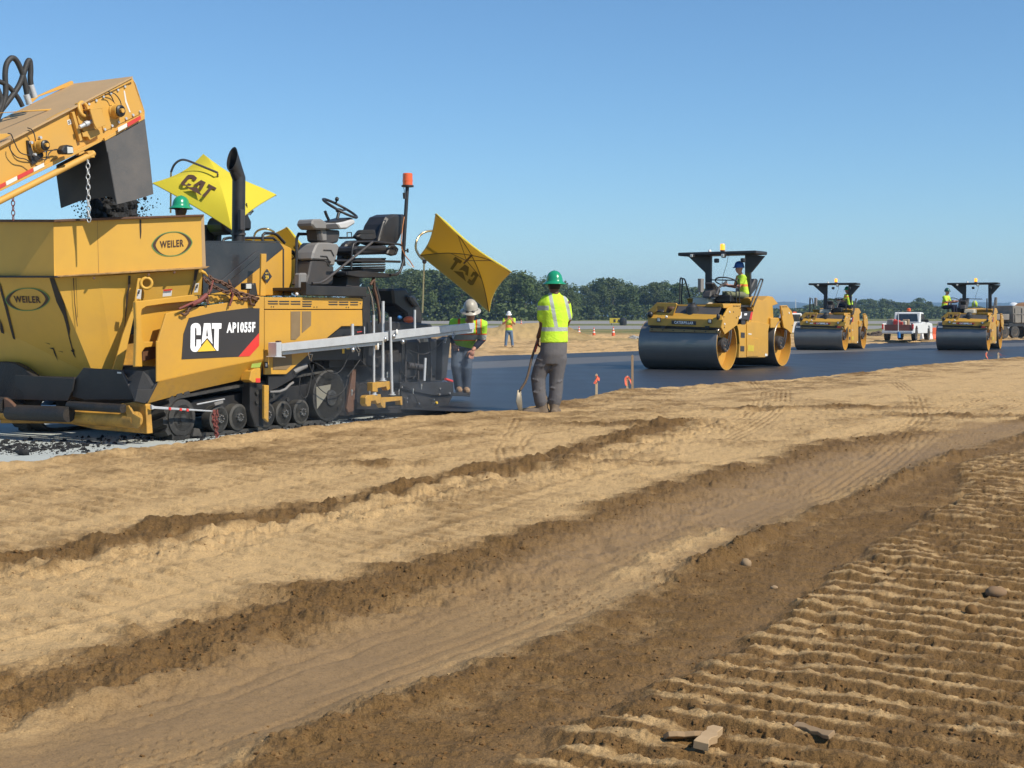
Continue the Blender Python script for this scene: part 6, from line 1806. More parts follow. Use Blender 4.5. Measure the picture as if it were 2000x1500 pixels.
# ---- paver operator on the far seat
OF = Frame(PO, TH)
ov = OF.y(z4(335,590), 2.35); OFo = Frame(OF.w((ov.x, 2.35, 0)), TH)
hx_ = OFo.y(z4(335,592), 0)
op, g = simple_person('paver operator in a green hard hat half hidden behind the hopper box', OFo, z4,
    dict(head=(335,592,0)), dict(axis=1, set=dict(neck=hx_+Vector((.03,0,-.17)), pelvis=hx_+Vector((.22,0,-.72)), shl=hx_+Vector((.05,.2,-.24)), ell=hx_+Vector((-.08,.25,-.5)), wrl=hx_+Vector((-.32,.18,-.5)), shr=hx_+Vector((.07,-.2,-.22)), elr=hx_+Vector((-.05,-.25,-.48)), wrr=hx_+Vector((-.3,-.18,-.5)), hipl=hx_+Vector((.15,.1,-.75)), knl=hx_+Vector((-.25,.12,-.75)), anl=hx_+Vector((-.3,.12,-1.15)), hipr=hx_+Vector((.15,-.1,-.75)), knr=hx_+Vector((-.25,-.12,-.75)), anr=hx_+Vector((-.3,-.12,-1.15))),
    face=(-1,-.1,-.1), bodydir=(-1,0,0), skin=SKD, vest=VESTS, pants=DJEAN, hat=HELMG, boots=BOOTD, toe=(-1,0,0), brim='full', k=1.0, voxel=.02))
# ================================================================ rollers
RTH = math.radians(90-32.5)
RF = Frame((5.3, 34.1, -.04), RTH)
def make_roller():
    root = empty('tandem_roller', RF.o, RTH)
    root.rotation_euler = (0,0,RTH)
    WB, R, DW = 3.70, .62, 2.13
    Yp = lambda pts, v: [RF.y(zr1(*p), v) for p in pts]
    Xp = lambda pts, v: [RF.x(zr1(*p), v) for p in pts]
    def py(name, pts, ly, th, mat, par=None, bev=.008): return MB().prism(Yp(pts, ly), (0,th,0)).build(name, mat, par or root, bev)
    def px_(name, pts, lx, th, mat, par=None, bev=.008): return MB().prism(Xp(pts, lx), (th,0,0)).build(name, mat, par or root, bev)
    for cx in (0.0, WB):
        d = MB().lathe((cx, 0, R), (0,1,0), [(R-.012,0),(R,.012),(R,DW-.012),(R-.012,DW)], 64, cap=False).build('drum', DRUM, root)
        for y0, s in ((0.0, 1), (DW, -1)):
            MB().lathe((cx, y0, R), (0,s,0), [(R-.004,-.001),(R-.03,0.0),(R-.035,.26),(.30,.30),(.28,.22),(.16,.20),(.16,.12),(.08,.11),(.001,.11)], 48, cap=False).build('drum_side', DRUMY, d)
        mot = MB().lathe((cx, .02, R), (0,1,0), [(.17,0),(.19,.05),(.19,.2)], 16).build('drum_motor', DGREYP, d)
        bolts([(cx+math.cos(a)*.13, .015, R+math.sin(a)*.13) for a in [2*math.pi*i/8 for i in range(8)]], (0,-1,0), .02, .03, CHRM, mot)
        for (dx, dz, ex) in ((-.05,.15,.14),(.02,.05,.2),(.08,.12,.24)):
            MB().tube(curve([(cx+dx, .0, R-.1), (cx+dx+.05, -.04, R+dz), (cx+ex, -.02, R+.42), (cx+ex+.05, .05, R+.5)], 5), .012, 6).build('hydraulic_hose', RUB if dx < .05 else DGREYP, mot)
    # front yoke: fascia, sloped nose plate, scraper
    fx = -.62
    a = MB()
    fas = px_('front_fascia', [(133,862),(918,882),(900,966),(135,938)], fx, .05, Y)
    z_up = RF.x(zr1(133,862), fx).z
    pA, pB = RF.x(zr1(133,862), fx), RF.x(zr1(918,882), fx)
    qA, qB = RF.x(zr1(175,800), fx+.12), RF.x(zr1(905,828), fx+.12)
    MB().prism([pA, pB, qB, qA], (.02,0,-.04)).build('nose_plate', Y, root, .004)
    rA, rB = RF.x(zr1(455,738), fx+.42), RF.x(zr1(905,745), fx+.42)
    sA, sB = RF.x(zr1(402,830), fx+.13), RF.x(zr1(868,835), fx+.13)
    MB().prism([sA, sB, rB, rA], (.0,0,-.03)).build('black_nose_panel', surf('nose_black', (.07,.068,.066), .4, dirt=.4), root, .004)
    tA, tB = RF.x(zr1(440,722), fx+.43), RF.x(zr1(925,728), fx+.43)
    MB().prism([tA, tB, rB+Vector((0,-.05,0)), rA], (.06,0,0)).build('deck_edge', Y, root, .004)
    px_('water_bar', [(140,942),(895,968),(890,980),(140,955)], fx+.02, .04, BK)
    px_('scraper_plate', [(155,968),(893,995),(890,1022),(152,1000)], fx+.06, .03, surf('scraper_tan', (.40,.26,.11), .7, dirt=.4), bev=0)
    px_('scraper_rubber', [(150,1002),(888,1024),(884,1052),(148,1034)], fx+.09, .02, surf('scraper_orange', (.33,.17,.075), .7, dirt=.4), bev=0)
    for x in (295, 755): px_('scraper_clamp', [(x-25,945),(x+25,947),(x+20,972),(x-20,970)], fx-.01, .05, BK, bev=.003)
    bolts(Xp([(180,985),(290,988),(400,992),(515,996),(625,1000),(740,1003),(855,1005)], fx+.055), (-1,0,0), .016, .012, DGREYP, root)
    pl = px_('name_plate', [(383,886),(640,896),(640,936),(383,926)], fx-.012, .012, DECAL, fas, .003)
    text_on('name_lettering', 'CATERPILLAR', Xp([(412,922),(612,930),(412,893)], fx-.016), LETTER, pl, .03)
    for x, y in ((247,882),(781,896)):
        lp = px_('front_lamp', [(x-20,y-24),(x+20,y-23),(x+20,y+24),(x-20,y+23)], fx-.03, .04, BK, fas, .008)
        px_('lamp_glass', [(x-13,y-16),(x+13,y-15),(x+13,y+16),(x-13,y+15)], fx-.034, .01, LENS, lp, .004)
    # left frame arm with opening, and engine bits inside it
    arm = MB()
    arm.prism(Xp([(133,862),(128,800),(228,702),(428,706),(440,722),(402,830),(345,826),(420,745),(340,742),(318,800),(300,800),(305,745),(235,740),(228,790),(180,826),(178,862)], fx+.06), (.05,0,0)).build('left_frame_arm', Y, root, .006)
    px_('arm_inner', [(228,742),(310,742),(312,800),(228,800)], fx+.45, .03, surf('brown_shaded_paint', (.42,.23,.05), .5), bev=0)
    MB().ball(RF.x(zr1(160,825), fx+.0), (.07,.08,.08), 10, 7).build('hose_reel', BK, root)
    MB().ball(RF.x(zr1(330,850), fx-.03), .035, 8, 6).build('sprinkler_knob', WTAPE, root)
    MB().ball(RF.x(zr1(275,800), fx+.3), (.12,.14,.06), 10, 6).build('engine_part', BK, root)
    MB().ball(RF.x(zr1(380,770), fx+.3), (.1,.12,.08), 10, 6).build('engine_part', RUST, root)
    MB().ball(RF.x(zr1(872,850), fx+.02), (.05,.05,.08), 8, 6).build('nozzle', BK, root)
    c = RF.x(zr1(600,800), fx+.25); MB().lathe(c-Vector((0,0,.08)), (0,0,1), [(.16,0),(.15,.20),(.10,.26),(.08,.27),(.08,.31)], 20).build('antenna_dome', BK, root)
    # top box over the drum, joining fascia to the yoke
    MB().box((fx+.2, .02, 1.18), (.35, 1.9, 1.26)).build('front_frame_top', BK, root, .01)
    MB().box((fx+.1, .05, 1.0), (fx+.2, 1.85, 1.2)).build('front_frame_beam', BK, root, .01)
    # near yoke plates (front and rear)
    yk = py('front_yoke_plate', [(912,868),(940,830),(985,752),(1108,714),(1112,830),(1090,868),(1072,935),(942,1035),(905,965)], -.06, .05, Y)
    py('yoke_top', [(920,712),(1112,712),(1112,726),(985,762),(930,760)], .0, .45, Y)
    bolts(Yp([(1030,738),(1045,738),(1060,738),(1075,738),(1090,738),(1100,760),(930,850),(935,960),(1060,860),(1085,845),(1030,800)], -.063), (0,-1,0), .016, .012, DECAL, yk)
    bolts(Yp([(990,800),(938,925)], -.063), (0,-1,0), .03, .012, WTAPE, yk, 'reflector')
    ry = py('rear_yoke_plate', [(1528,732),(1592,730),(1642,790),(1667,905),(1640,1030),(1600,990),(1560,965),(1545,880)], -.06, .05, Y)
    bolts(Yp([(1540,745),(1555,745),(1570,745),(1585,745),(1540,790),(1542,810),(1545,830),(1645,940)], -.063), (0,-1,0), .016, .012, DECAL, ry)
    bolts(Yp([(1612,810)], -.063), (0,-1,0), .035, .012, WTAPE, ry, 'reflector')
    MB().box((WB-.75, .03, 1.02), (WB+.5, 2.05, 1.30)).build('rear_frame', Y, root, .02)
    MB().box((WB+.28, .06, .95), (WB+.6, 2.05, 1.25)).build('rear_fascia', Y, root, .02)
    # centre body
    body = py('centre_frame', [(1072,940),(1108,928),(1172,925),(1172,900),(1300,905),(1410,930),(1395,1000),(1395,1255),(1360,1275),(1088,1278),(1098,1130),(1086,1000)], .06, .25, Y)
    py('engine_cover', [(1168,1000),(1172,880),(1238,790),(1190,652),(1222,642),(1335,682),(1398,632),(1442,640),(1500,715),(1442,735),(1452,890),(1412,930),(1372,1000),(1300,1080),(1200,1075)], .10, 1.75, Y)
    py('cover_facet', [(1238,800),(1245,760),(1200,660),(1335,690),(1398,642),(1425,660),(1368,960),(1298,1078),(1216,1065),(1214,925)], .08, .02, Y, bev=.004)
    py('lower_box', [(1172,925),(1212,925),(1212,1068),(1296,1080),(1296,1262),(1172,1268)], .04, .03, Y, bev=.004)
    py('hood_front', [(1180,700),(1300,700),(1300,900),(1180,900)], .5, 1.2, Y)
    for h in ([(1110,1013),(1150,1016),(1150,1070),(1110,1068)], [(1105,1155),(1145,1157),(1145,1212),(1105,1210)], [(1115,880),(1156,880),(1156,930),(1115,928)]):
        py('step_recess', h, .052, .01, DECAL, body, 0)
    py('warning_sticker', [(1184,1145),(1246,1150),(1244,1212),(1182,1208)], .034, .004, SIGNY, body, 0)
    py('white_sticker', [(1362,1235),(1386,1237),(1386,1262),(1362,1260)], .052, .004, WTAPE, body, 0)
    py('white_sticker', [(1188,1022),(1222,1026),(1220,1038),(1188,1034)], .034, .004, WTAPE, body, 0)
    MB().box((.75, .36, .35), (2.95, 1.8, 1.0)).build('chassis', BK, root, .02)
    dp = py('decal_box', [(1112,796),(1236,792),(1222,882),(1086,878)], .02, .10, DECAL, None, .004)
    py('decal_white', [(1098,800),(1118,800),(1116,862),(1092,872)], .016, .004, LETTER, dp, 0)
    py('decal_white', [(1146,815),(1174,813),(1172,834),(1145,836)], .016, .004, LETTER, dp, 0)
    py('decal_red', [(1216,800),(1234,798),(1222,878),(1200,880)], .016, .004, REDD, dp, 0)
    # operator deck
    dk = RF.x(zr1(800,728), 1.2)
    MB().box((.62, .12, dk.z-.06), (2.3, 2.02, dk.z)).build('deck', BK, root, .01)
    MB().box((.55, .25, dk.z-.5), (2.2, 1.95, dk.z-.06)).build('deck_support', BK, root, .01)
    # canopy
    cx = 1.75
    XC = lambda pts: Xp(pts, cx)
    roof0, roof1 = RF.x(zr1(452,180), cx-.1), RF.x(zr1(1352,200), cx-.1)
    rz = (roof0.z+roof1.z)/2
    rf = MB().box((cx-.38, roof1.y+.10, rz-.045), (cx+.38, roof0.y-.12, rz+.045)).build('canopy_roof', BK, root, .03, 2)
    lpost = MB().prism(XC([(735,200),(795,200),(790,600),(780,725),(720,725),(733,600)]), (.10,0,0)).build('canopy_post', BK, root, .006)
    MB().prism(XC([(1150,195),(1205,195),(1205,700),(1150,700)]), (.10,0,0)).build('canopy_post', BK, root, .006)
    MB().prism(XC([(535,198),(740,200),(736,392),(725,380)]), (.12,0,0)).build('canopy_gusset', BK, root, .006)
    MB().prism(XC([(1200,200),(1348,212),(1206,388)]), (.12,0,0)).build('canopy_gusset', BK, root, .006)
    for x, y, r, m in ((590,212,.05,LENS),(918,210,.055,LENS),(845,262,.055,BK),(1122,258,.055,BK)):
        c = RF.x(zr1(x,y), cx-.55); l_ = MB().box(c-Vector((.0,r,r)), c+Vector((.12,r,r))).build('canopy_lamp', BK, root, .02)
        if m is LENS: MB().box(c-Vector((.01,r*.75,r*.75)), c+Vector((.02,r*.75,r*.75))).build('lamp_glass', LENS, l_, .01)
    c = RF.x(zr1(917,158), cx-.3); c.z = rz+.05
    bs_ = MB().lathe(c, (0,0,1), [(.06,0),(.06,.03)], 16).build('beacon_base', BK, root)
    MB().lathe(c+Vector((0,0,.03)), (0,0,1), [(.062,0),(.062,.13),(.05,.16)], 16).build('beacon_lens', LITAMB, bs_)
    c = RF.x(zr1(782,155), cx-.3); MB().lathe(Vector((c.x,c.y,rz+.05)), (0,0,1), [(.05,0),(.03,.05)], 12).build('roof_dome', WTAPE, root)
    MB().tube(curve([RF.x(zr1(*p), cx-.2) for p in ((978,200),(960,300),(930,400),(912,500))], 4), .006, 5).build('microphone_cord', RUB, root)
    # rails
    def rail(name, pts, ly, r=.02): return MB().tube(curve([RF.y(zr1(*p), ly) for p in pts], 4), r, 7).build(name, BK, root)
    rail('handrail', [(465,715),(470,600),(474,465),(487,445),(497,470),(490,600),(488,715)], 1.95)
    rail('handrail', [(505,452),(525,470),(560,590),(600,715)], 1.85)
    rail('handrail', [(1062,700),(1060,600),(1063,475),(1077,455),(1090,475),(1092,600),(1094,700)], .25, .016)
    rail('handrail', [(1205,750),(1260,600),(1308,470),(1325,457),(1335,475),(1290,610),(1240,740)], .05)
    MB().tube([RF.x(zr1(795,464), cx), RF.x(zr1(1055,468), cx)], .016, 7).build('cross_rail', BK, root)
    # driver's station
    drv = empty('driver_station', (0,0,0)); drv.parent = root
    def dprism(name, pts, ly, th, mat, bev=.02): return MB().prism([RF.y(zr1(*p), ly) for p in pts], (0,th,0)).build(name, mat, drv, bev)
    dprism('seat_backrest', [(1165,615),(1200,580),(1262,455),(1285,450),(1292,475),(1275,560),(1212,640),(1170,640)], .45, .42, BK, .03)
    dprism('seat_cushion', [(1005,620),(1170,612),(1185,650),(1150,700),(1005,700)], .45, .45, BK, .03)
    dprism('seat_base', [(1110,690),(1175,650),(1165,780),(1115,780)], .5, .3, BK, .02)
    w0, w1 = RF.y(zr1(912,437), .45), RF.y(zr1(1000,528), .45); wc_ = (w0+w1)/2; ax = (w1-w0).normalized(); rr_ = (w1-w0).length/2
    MB().tube([wc_ + ax*math.cos(t)*rr_ + Vector((0,1,0))*math.sin(t)*rr_ for t in [2*math.pi*i/20 for i in range(20)]], .018, 6, closed=True).build('steering_wheel', BK, drv)
    MB().tube([wc_, RF.y(zr1(880,545), .45), RF.y(zr1(850,620), .45)], .03, 7).build('steering_column', DGREYP, drv)
    dprism('console', [(815,495),(840,490),(900,560),(895,600),(870,650),(790,650),(800,580),(840,570)], .8, .25, DGREYP, .03)
    dprism('cooler', [(770,655),(900,650),(938,672),(935,728),(765,728)], .95, .45, CREAM, .03)
    dprism('cooler_band', [(768,715),(936,715),(936,728),(768,728)], .94, .01, REDK, 0)
    dprism('control_box', [(720,668),(800,680),(800,738),(722,730)], 1.6, .25, GREYP, .02)
    dprism('side_screen', [(692,450),(725,450),(722,595),(692,595)], 2.0, .1, GREYP, .01)
    return root
roller = make_roller()
tag(roller, 'nearest yellow tandem roller with black canopy, its driver in a blue hard hat', 'roller', 'rollers compacting the fresh mat')
def place_roller(px, d, head_deg, label):
    r = copy_tree(roller)
    x = (px-1000)/F_PX*d
    r.location = (x, d, float(base_z(d)))
    r.rotation_euler = (0, 0, math.radians(90-head_deg))
    tag(r, label, 'roller', 'rollers compacting the fresh mat')
    return r
d2, d3_ = 1.36*F_PX/(681.5-HOR), 1.395*F_PX/(687.5-HOR)
r2 = place_roller(1651, 60.0, 26.5, 'middle yellow tandem roller between the nearest roller and the white pickup')
r3 = place_roller(1931, 59.5, 27.0, 'rightmost yellow tandem roller with its driver sitting on the left side')
# striped tape on the two far rollers
for r in (r2, r3):
    r.scale = (.985, .985, .985)
    fx = -.635
    for (y0, y1, z0, m) in ((.05,.22,1.00,RTAPE),(1.85,2.05,1.00,WTAPE),(.75,.95,1.165,WTAPE),(.98,1.25,1.165,RTAPE),(1.28,1.42,1.165,WTAPE),(.50,.72,1.165,RTAPE)):
        MB().box((fx-.0, y0, z0), (fx+.01, y1, z0+.05)).build('reflective_tape', m, r)
# roller 3: driver's station moved to the far side
for ch in r3.children:
    if ch.name.startswith('driver_station'):
        ch.location = (0, 2.15, 0); ch.scale = (1, -1, 1)
def seated(label, fr, px_head, ly, zf, face, scale, vest, pants, skin, hat, brim='cap', kneez=-.62, lean=.06):
    """driver built around the photographed head position"""
    hd = fr.y(zf(*px_head), ly)
    f = Vector((face[0], face[1], 0)).normalized(); s = f.cross(Vector((0,0,1)))
    P = lambda a, b, c: tuple(hd + (f*a + s*b + Vector((0,0,c)))*scale)
    e, g = simple_person(label, fr, zf, dict(head=(px_head[0], px_head[1], ly)), dict(axis=1, set=dict(
        neck=P(-.04,0,-.16), pelvis=P(-.14,0,-.66), shl=P(-.06,-.19,-.22), shr=P(-.06,.19,-.22), ell=P(.06,-.24,-.47), elr=P(.06,.24,-.47), wrl=P(.32,-.16,-.44), wrr=P(.32,.16,-.44),
        hipl=P(-.10,-.1,-.70), hipr=P(-.10,.1,-.70), knl=P(.34,-.13,-.66), knr=P(.34,.13,-.66), anl=P(.36,-.13,-1.04), anr=P(.36,.13,-1.04)),
        face=(*face, -.12), bodydir=(f.x, f.y, 0), skin=skin, vest=vest, pants=pants, hat=hat, boots=BOOTD, toe=(f.x,f.y,0), brim=brim, k=scale, voxel=.022, thumbl=(0,0,1), thumbr=(0,0,1)))
    return e, g
VOP = cloth_vest('driver_vest_cloth', (.55,.80,.07), [])
def vest_plain(name, zlo, zhi, xs):
    return cloth_vest(name, (.55,.80,.07), [(2, zlo, zhi, None, 0, 0, (.90,.28,.08))] + [(ax, lo, hi, 2, -9, 9, (.90,.28,.08)) for ax, lo, hi in xs])
h1 = RF.y(zr1(1092,345), .40)
seated('driver in a blue hard hat and olive trousers on the nearest roller', RF, (1092,345), .40, zr1, (-.60,.80), 1.0, vest_plain('vest_one', h1.z-.47, h1.z-.41, [(0, h1.x+.08, h1.x+.12)]), OLIVE, SKL, HELMB)
R2F = Frame(r2.location, r2.rotation_euler[2]); R3F = Frame(r3.location, r3.rotation_euler[2])
h2 = R2F.y(zr2(935,505), .35)
seated('driver in a green hard hat turned away on the middle roller', R2F, (935,505), .35, zr2, (.25,.97), .98, vest_plain('vest_two', h2.z-.30, h2.z-.25, [(1, h2.y-.03, h2.y+.01)]), NAVY, SKL, HELMG)
h3 = R3F.y(zr3(1000,335), 1.75)
seated('driver in a dark green hard hat on the left side of the rightmost roller', R3F, (1000,335), 1.75, zr3, (-.25,-.97), .95, vest_plain('vest_three', h3.z-.50, h3.z-.44, [(0, h3.x-.02, h3.x+.06)]), NAVY, SKL, HELMD)
# folded vest hung on the rightmost roller
vb = MB(); c = R3F.y(zr3(1358,485), .55)
loft(vb, [(c+Vector((0,0,-.14)), .11,.05,(0,0,1),(1,0,0)), (c, .12,.06,(0,0,1),(1,0,0)), (c+Vector((0,0,.13)), .05,.03,(0,0,1),(1,0,0))], 10)
o = vb.build('hung_vest', cloth_vest('hung_vest_cloth', (.55,.72,.06), [(1, c.y-.03, c.y+.03, None, 0, 0, SILT)])); o.location = R3F.o; o.rotation_euler = (0,0,R3F.th)
tag(o, 'lime safety vest draped over the front of the rightmost roller', 'vest')

# ================================================================ white pickup
TPD = 78.0
TF = Frame(((1764-1000)/F_PX*TPD, TPD, gz((1764-1000)/F_PX*TPD, TPD)+.02), math.radians(90-29))
pk = tag(empty('pickup_truck', TF.o, TF.th), 'white pickup truck with orange beacon and red tool bed parked beyond the mat', 'pickup truck')
pk.scale = (.92,.92,.92)
def sidebody(name, pts, y0, y1, mat, par=None, bev=.03): return MB().prism([(x, y0, z) for x, z in pts], (0, y1-y0, 0)).build(name, mat, par or pk, bev)
# x runs forward (away from the camera), y to the left; tailgate at x = -1.3
sidebody('truck_body', [(-1.35,.45),(-1.0,.45),(-.95,.70),(-.75,.88),(-.45,.88),(-.22,.70),(-.15,.42),(2.35,.42),(2.42,.70),(2.6,.88),(2.95,.88),(3.15,.70),(3.2,.45),(3.75,.45),(3.8,.75),(3.75,1.02),(2.55,1.12),(.95,1.12),(.95,1.05),(-1.38,1.05)], -.95, -.86, WHITE)
sidebody('truck_body', [(-1.35,.45),(-1.0,.45),(-.95,.70),(-.75,.88),(-.45,.88),(-.22,.70),(-.15,.42),(2.35,.42),(2.42,.70),(2.6,.88),(2.95,.88),(3.15,.70),(3.2,.45),(3.75,.45),(3.8,.75),(3.75,1.02),(2.55,1.12),(.95,1.12),(.95,1.05),(-1.38,1.05)], .86, .95, WHITE)
MB().box((-1.3,-.87,.50), (.95,.87,.62)).build('bed_floor', DGREYP, pk)
MB().box((.9,-.87,.45), (3.7,.87,1.02)).build('bonnet', WHITE, pk, .08)
sidebody('cab', [(.95,1.05),(2.7,1.08),(1.95,1.72),(1.15,1.74)], -.80, .80, WHITE, None, .05)
MB().prism([(1.0,-.68,1.16),(1.0,.68,1.16),(1.10,.60,1.63),(1.10,-.60,1.63)], (-.03,0,0)).build('rear_window', GLASSD, pk, .01)
MB().prism([(1.18,-.81,1.15),(2.45,-.81,1.15),(1.92,-.81,1.62),(1.25,-.81,1.64)], (0,-.01,0)).build('side_window', GLASSD, pk)
MB().prism([(1.18,.81,1.15),(2.45,.81,1.15),(1.92,.81,1.62),(1.25,.81,1.64)], (0,.01,0)).build('side_window', GLASSD, pk)
MB().box((-1.55,-.92,.42), (-1.36,.92,.60)).build('rear_bumper', GALV, pk, .03)
MB().box((-1.40,-.80,.62), (-1.34,.80,.98)).build('tailgate', surf('red_tool_bed', (.24,.07,.05), .7, dirt=.7, dirt_col=(.2,.12,.09)), pk, .01)
for s in (-1, 1):
    MB().box((-1.42, s*.90-.05, .70), (-1.36, s*.90+.05, 1.0)).build('tail_light', REDD, pk, .01)
    for x in (-.6, 2.78):
        w = MB().lathe((x, s*.94, .37), (0, -s, 0), [(.37,-.0),(.37,.24),(.2,.24)], 24).build('wheel', TRK, pk)
        MB().lathe((x, s*.945, .37), (0, -s, 0), [(.21,-.01),(.17,.03),(.001,.02)], 18, cap=False).build('rim', DUSTY, w)
    MB().box((1.9, s*.98-.12, 1.1), (2.02, s*.98+.12, 1.3)).build('wing_mirror', BK, pk, .02)
for i in range(9):
    x, y = random.uniform(-1.1,.7), random.uniform(-.7,.7)
    m = random.choice((RTAPE, CREAM, DGREYP, GREYP, GREYP, RUST, WOOD))
    MB().box((x-.18, y-.18, .62), (x+.18, y+.18, random.uniform(1.05,1.32))).build('tool_crate', m, pk, .03)
MB().tube([(-1.45,-.05,.5), (-1.45,-.05,1.75)], .03, 7).build('sign_pole', GALV, pk)
MB().lathe((-1.5,-.1,.18), (0,0,1), [(.10,0),(.10,.35)], 12).build('blue_cooler', BLUEP, pk)
bcn = MB().lathe((1.5,0,1.74), (0,0,1), [(.14,0),(.14,.05)], 14).build('beacon_base', BK, pk)
MB().lathe((1.5,0,1.79), (0,0,1), [(.12,0),(.12,.16),(.07,.2)], 14).build('beacon_lens', ORANGE, bcn)
# vehicle showing behind the nearest and middle rollers
hvd = 84.0
hv = tag(empty('service_truck', ((1549-1000)/F_PX*hvd, hvd, float(base_z(hvd)))), 'white service truck with orange beacon almost hidden between the two left rollers', 'truck')
hv.scale = (.72,.9,.84)
MB().prism([(-.9,0,.5),(.9,0,.5),(.9,0,1.35),(.72,0,1.95),(-.72,0,1.95),(-.9,0,1.35)], (0,1.6,0)).build('cab', WHITE, hv, .06)
MB().prism([(-.72,-.02,1.35),(.72,-.02,1.35),(.6,-.02,1.85),(-.6,-.02,1.85)], (0,.03,0)).build('windscreen', GLASSD, hv, .01)
for x in (-.7,.7): MB().lathe((x-.12,.3,.4), (1,0,0), [(.4,0),(.4,.24)], 18).build('wheel', TRK, hv)
MB().box((-.5,.4,1.95), (-.1,.6,2.1)).build('beacon', ORANGE, hv, .02); MB().box((.1,.4,1.95), (.4,.6,2.05)).build('beacon', ORANGE, hv, .02)
# ================================================================ weathered dump truck at the right edge
DTD = 88.0
dtx = (2010-1000)/F_PX*DTD
DF = Frame((dtx, DTD, gz(dtx, DTD)), math.radians(90-62))
dt = tag(empty('dump_truck', DF.o, DF.th), 'weathered grey dump truck standing at the right edge beyond the mat', 'dump truck')
tz = lambda x, y: zoom(1880,580,10.714)(x, y)
dt.scale = (.76,.76,.76)
k = DTD/F_PX
MB().box((-2.6,-.2,.95), (3.5,1.9,1.25)).build('chassis', BK, dt, .03)
q = [(-2.1,1.25),(3.0,1.25),(3.2,2.55),(1.5,2.62),(.3,2.55),(-2.2,2.70)]
MB().prism([(x,-.25,z) for x, z in q], (0,2.3,0)).build('dump_body', GREYTRK, dt, .04)
for i in range(7): MB().box((-2.0+i*.8,-.33,1.3), (-1.9+i*.8,-.25,2.5)).build('body_rib', GREYTRK, dt, .01)
MB().box((-2.15,-.30,1.95), (3.1,-.25,2.05)).build('body_rail', GREYTRK, dt, .01)
MB().box((-4.2,-.1,1.5), (-2.4,1.8,2.0)).build('tail_frame', GREYTRK, dt, .03)
MB().box((-4.3,-.15,1.1), (-2.4,-.05,1.2)).build('tail_bar', BK, dt, .01)
for x in (-3.1,-1.9,.9,2.1):
    for y in (-.25, 1.6):
        w = MB().lathe((x,y,.5), (0,1,0), [(.5,0),(.5,.3)], 22).build('wheel', TRK, dt)
        MB().lathe((x,y-.01,.5), (0,1,0), [(.26,0),(.2,.05),(.001,.05)], 16, cap=False).build('rim', DUSTY, w)
MB().prism([(-.2,-.2,2.6),(1.2,-.2,2.6),(.9,-.2,3.0),(.3,-.2,2.9)], (0,1.8,0)).build('load_mound', surf('orange_soil_load', (.35,.18,.08), .95), dt, .08)
MB().box((-.7,-.38,1.1), (-.6,-.34,1.3)).build('reflector', REDD, dt)
# ================================================================ cones, barrier, sign, drum, tower, mast
def cone(px, py, d, label, k=1.0, top_white=True):
    x = (px-1000)/F_PX*d
    e = tag(empty('traffic_cone', (x, d, gz(x, d)-.01)), label, 'traffic cone', 'traffic cones on the dirt beyond the mat')
    s = k
    MB().box((-.2*s,-.2*s,0), (.2*s,.2*s,.04*s)).build('base', CONEO, e)
    MB().lathe((0,0,.04*s), (0,0,1), [(.16*s,0),(.125*s,.3*s)], 16).build('cone_body', CONEO, e)
    MB().lathe((0,0,.34*s), (0,0,1), [(.125*s,0),(.10*s,.12*s)], 16).build('white_band', WTAPE, e)
    MB().lathe((0,0,.46*s), (0,0,1), [(.10*s,0),(.07*s,.14*s)], 16).build('cone_neck', CONEO, e)
    MB().lathe((0,0,.60*s), (0,0,1), [(.07*s,0),(.055*s,.1*s)], 16).build('white_band', WTAPE, e)
    MB().lathe((0,0,.70*s), (0,0,1), [(.055*s,0),(.035*s,.14*s)], 16).build('cone_tip', CONEO, e)
    return e
cone(1131, 653, 98, 'left one of the three orange cones between the man and the roller', .78)
cone(1160, 653, 98, 'middle one of the three orange cones between the man and the roller', .74)
cone(1198, 653, 98, 'right one of the three orange cones, nearest the roller', .82)
cone(1018, 640, 205, 'tiny orange cone far off on the grass strip beside the distant man', .9)
bd = 84.0; bx = (1831-1000)/F_PX*bd
e = tag(empty('road_barrier', (bx, bd, gz(bx, bd))), 'orange and white water-filled barrier between the pickup and the rightmost roller', 'barrier')
pr = [(-.3,0),(.3,0),(.3,.2),(.14,.45),(.1,.85),(-.1,.85),(-.14,.45),(-.3,.2)]
for i, (x0, m) in enumerate(((-1.0,WTAPE),(-.35,CONEO),(.1,WTAPE))):
    w_ = (.65,.45,.5)[i]; MB().prism([(x0, y, z) for y, z in pr], (w_,0,0)).build('barrier_segment', m, e, .02)
sd_ = 190.0; sx_ = (1204-1000)/F_PX*sd_
e = tag(empty('airfield_sign', (sx_, sd_, float(base_z(sd_)))), 'low yellow airfield sign with black lettering by the far strip', 'sign')
MB().box((-.95,-.1,.28), (.95,.1,.98)).build('sign_panel', SIGNY, e, .02)
for x in (-.7,.7): MB().box((x-.04,-.04,0), (x+.04,.04,.3)).build('leg', BK, e)
MB().box((-.42,-.115,.42), (-.12,-.10,.84)).build('sign_mark', DECAL, e); text_on('sign_lettering', 'A', [(.1,-.12,.42),(.5,-.12,.42),(.1,-.12,.84)], DECAL, e, .04)
e = MB().lathe((0,0,0), (0,0,1), [(.48,0),(.5,.5),(.46,.96),(.2,1.02)], 20).build('dark_barrel', BK); e.location = ((1217-1000)/F_PX*sd_, sd_, float(base_z(sd_))); tag(e, 'round dark barrel beside the yellow airfield sign', 'barrel')
wd = 1500.0; wx = (1980-1000)/F_PX*wd
e = tag(empty('water_tower', (wx, wd, 2)), 'white round water tower rising over the woods at the far right', 'water tower')
zt_ = CAM_Z + (HOR-598)/F_PX*wd
MB().ball((0,0,zt_-2), (5.6,5.6,4.2), 24, 14).build('tank', surf('white_tank', (.9,.9,.88), .5, dirt=0), e)
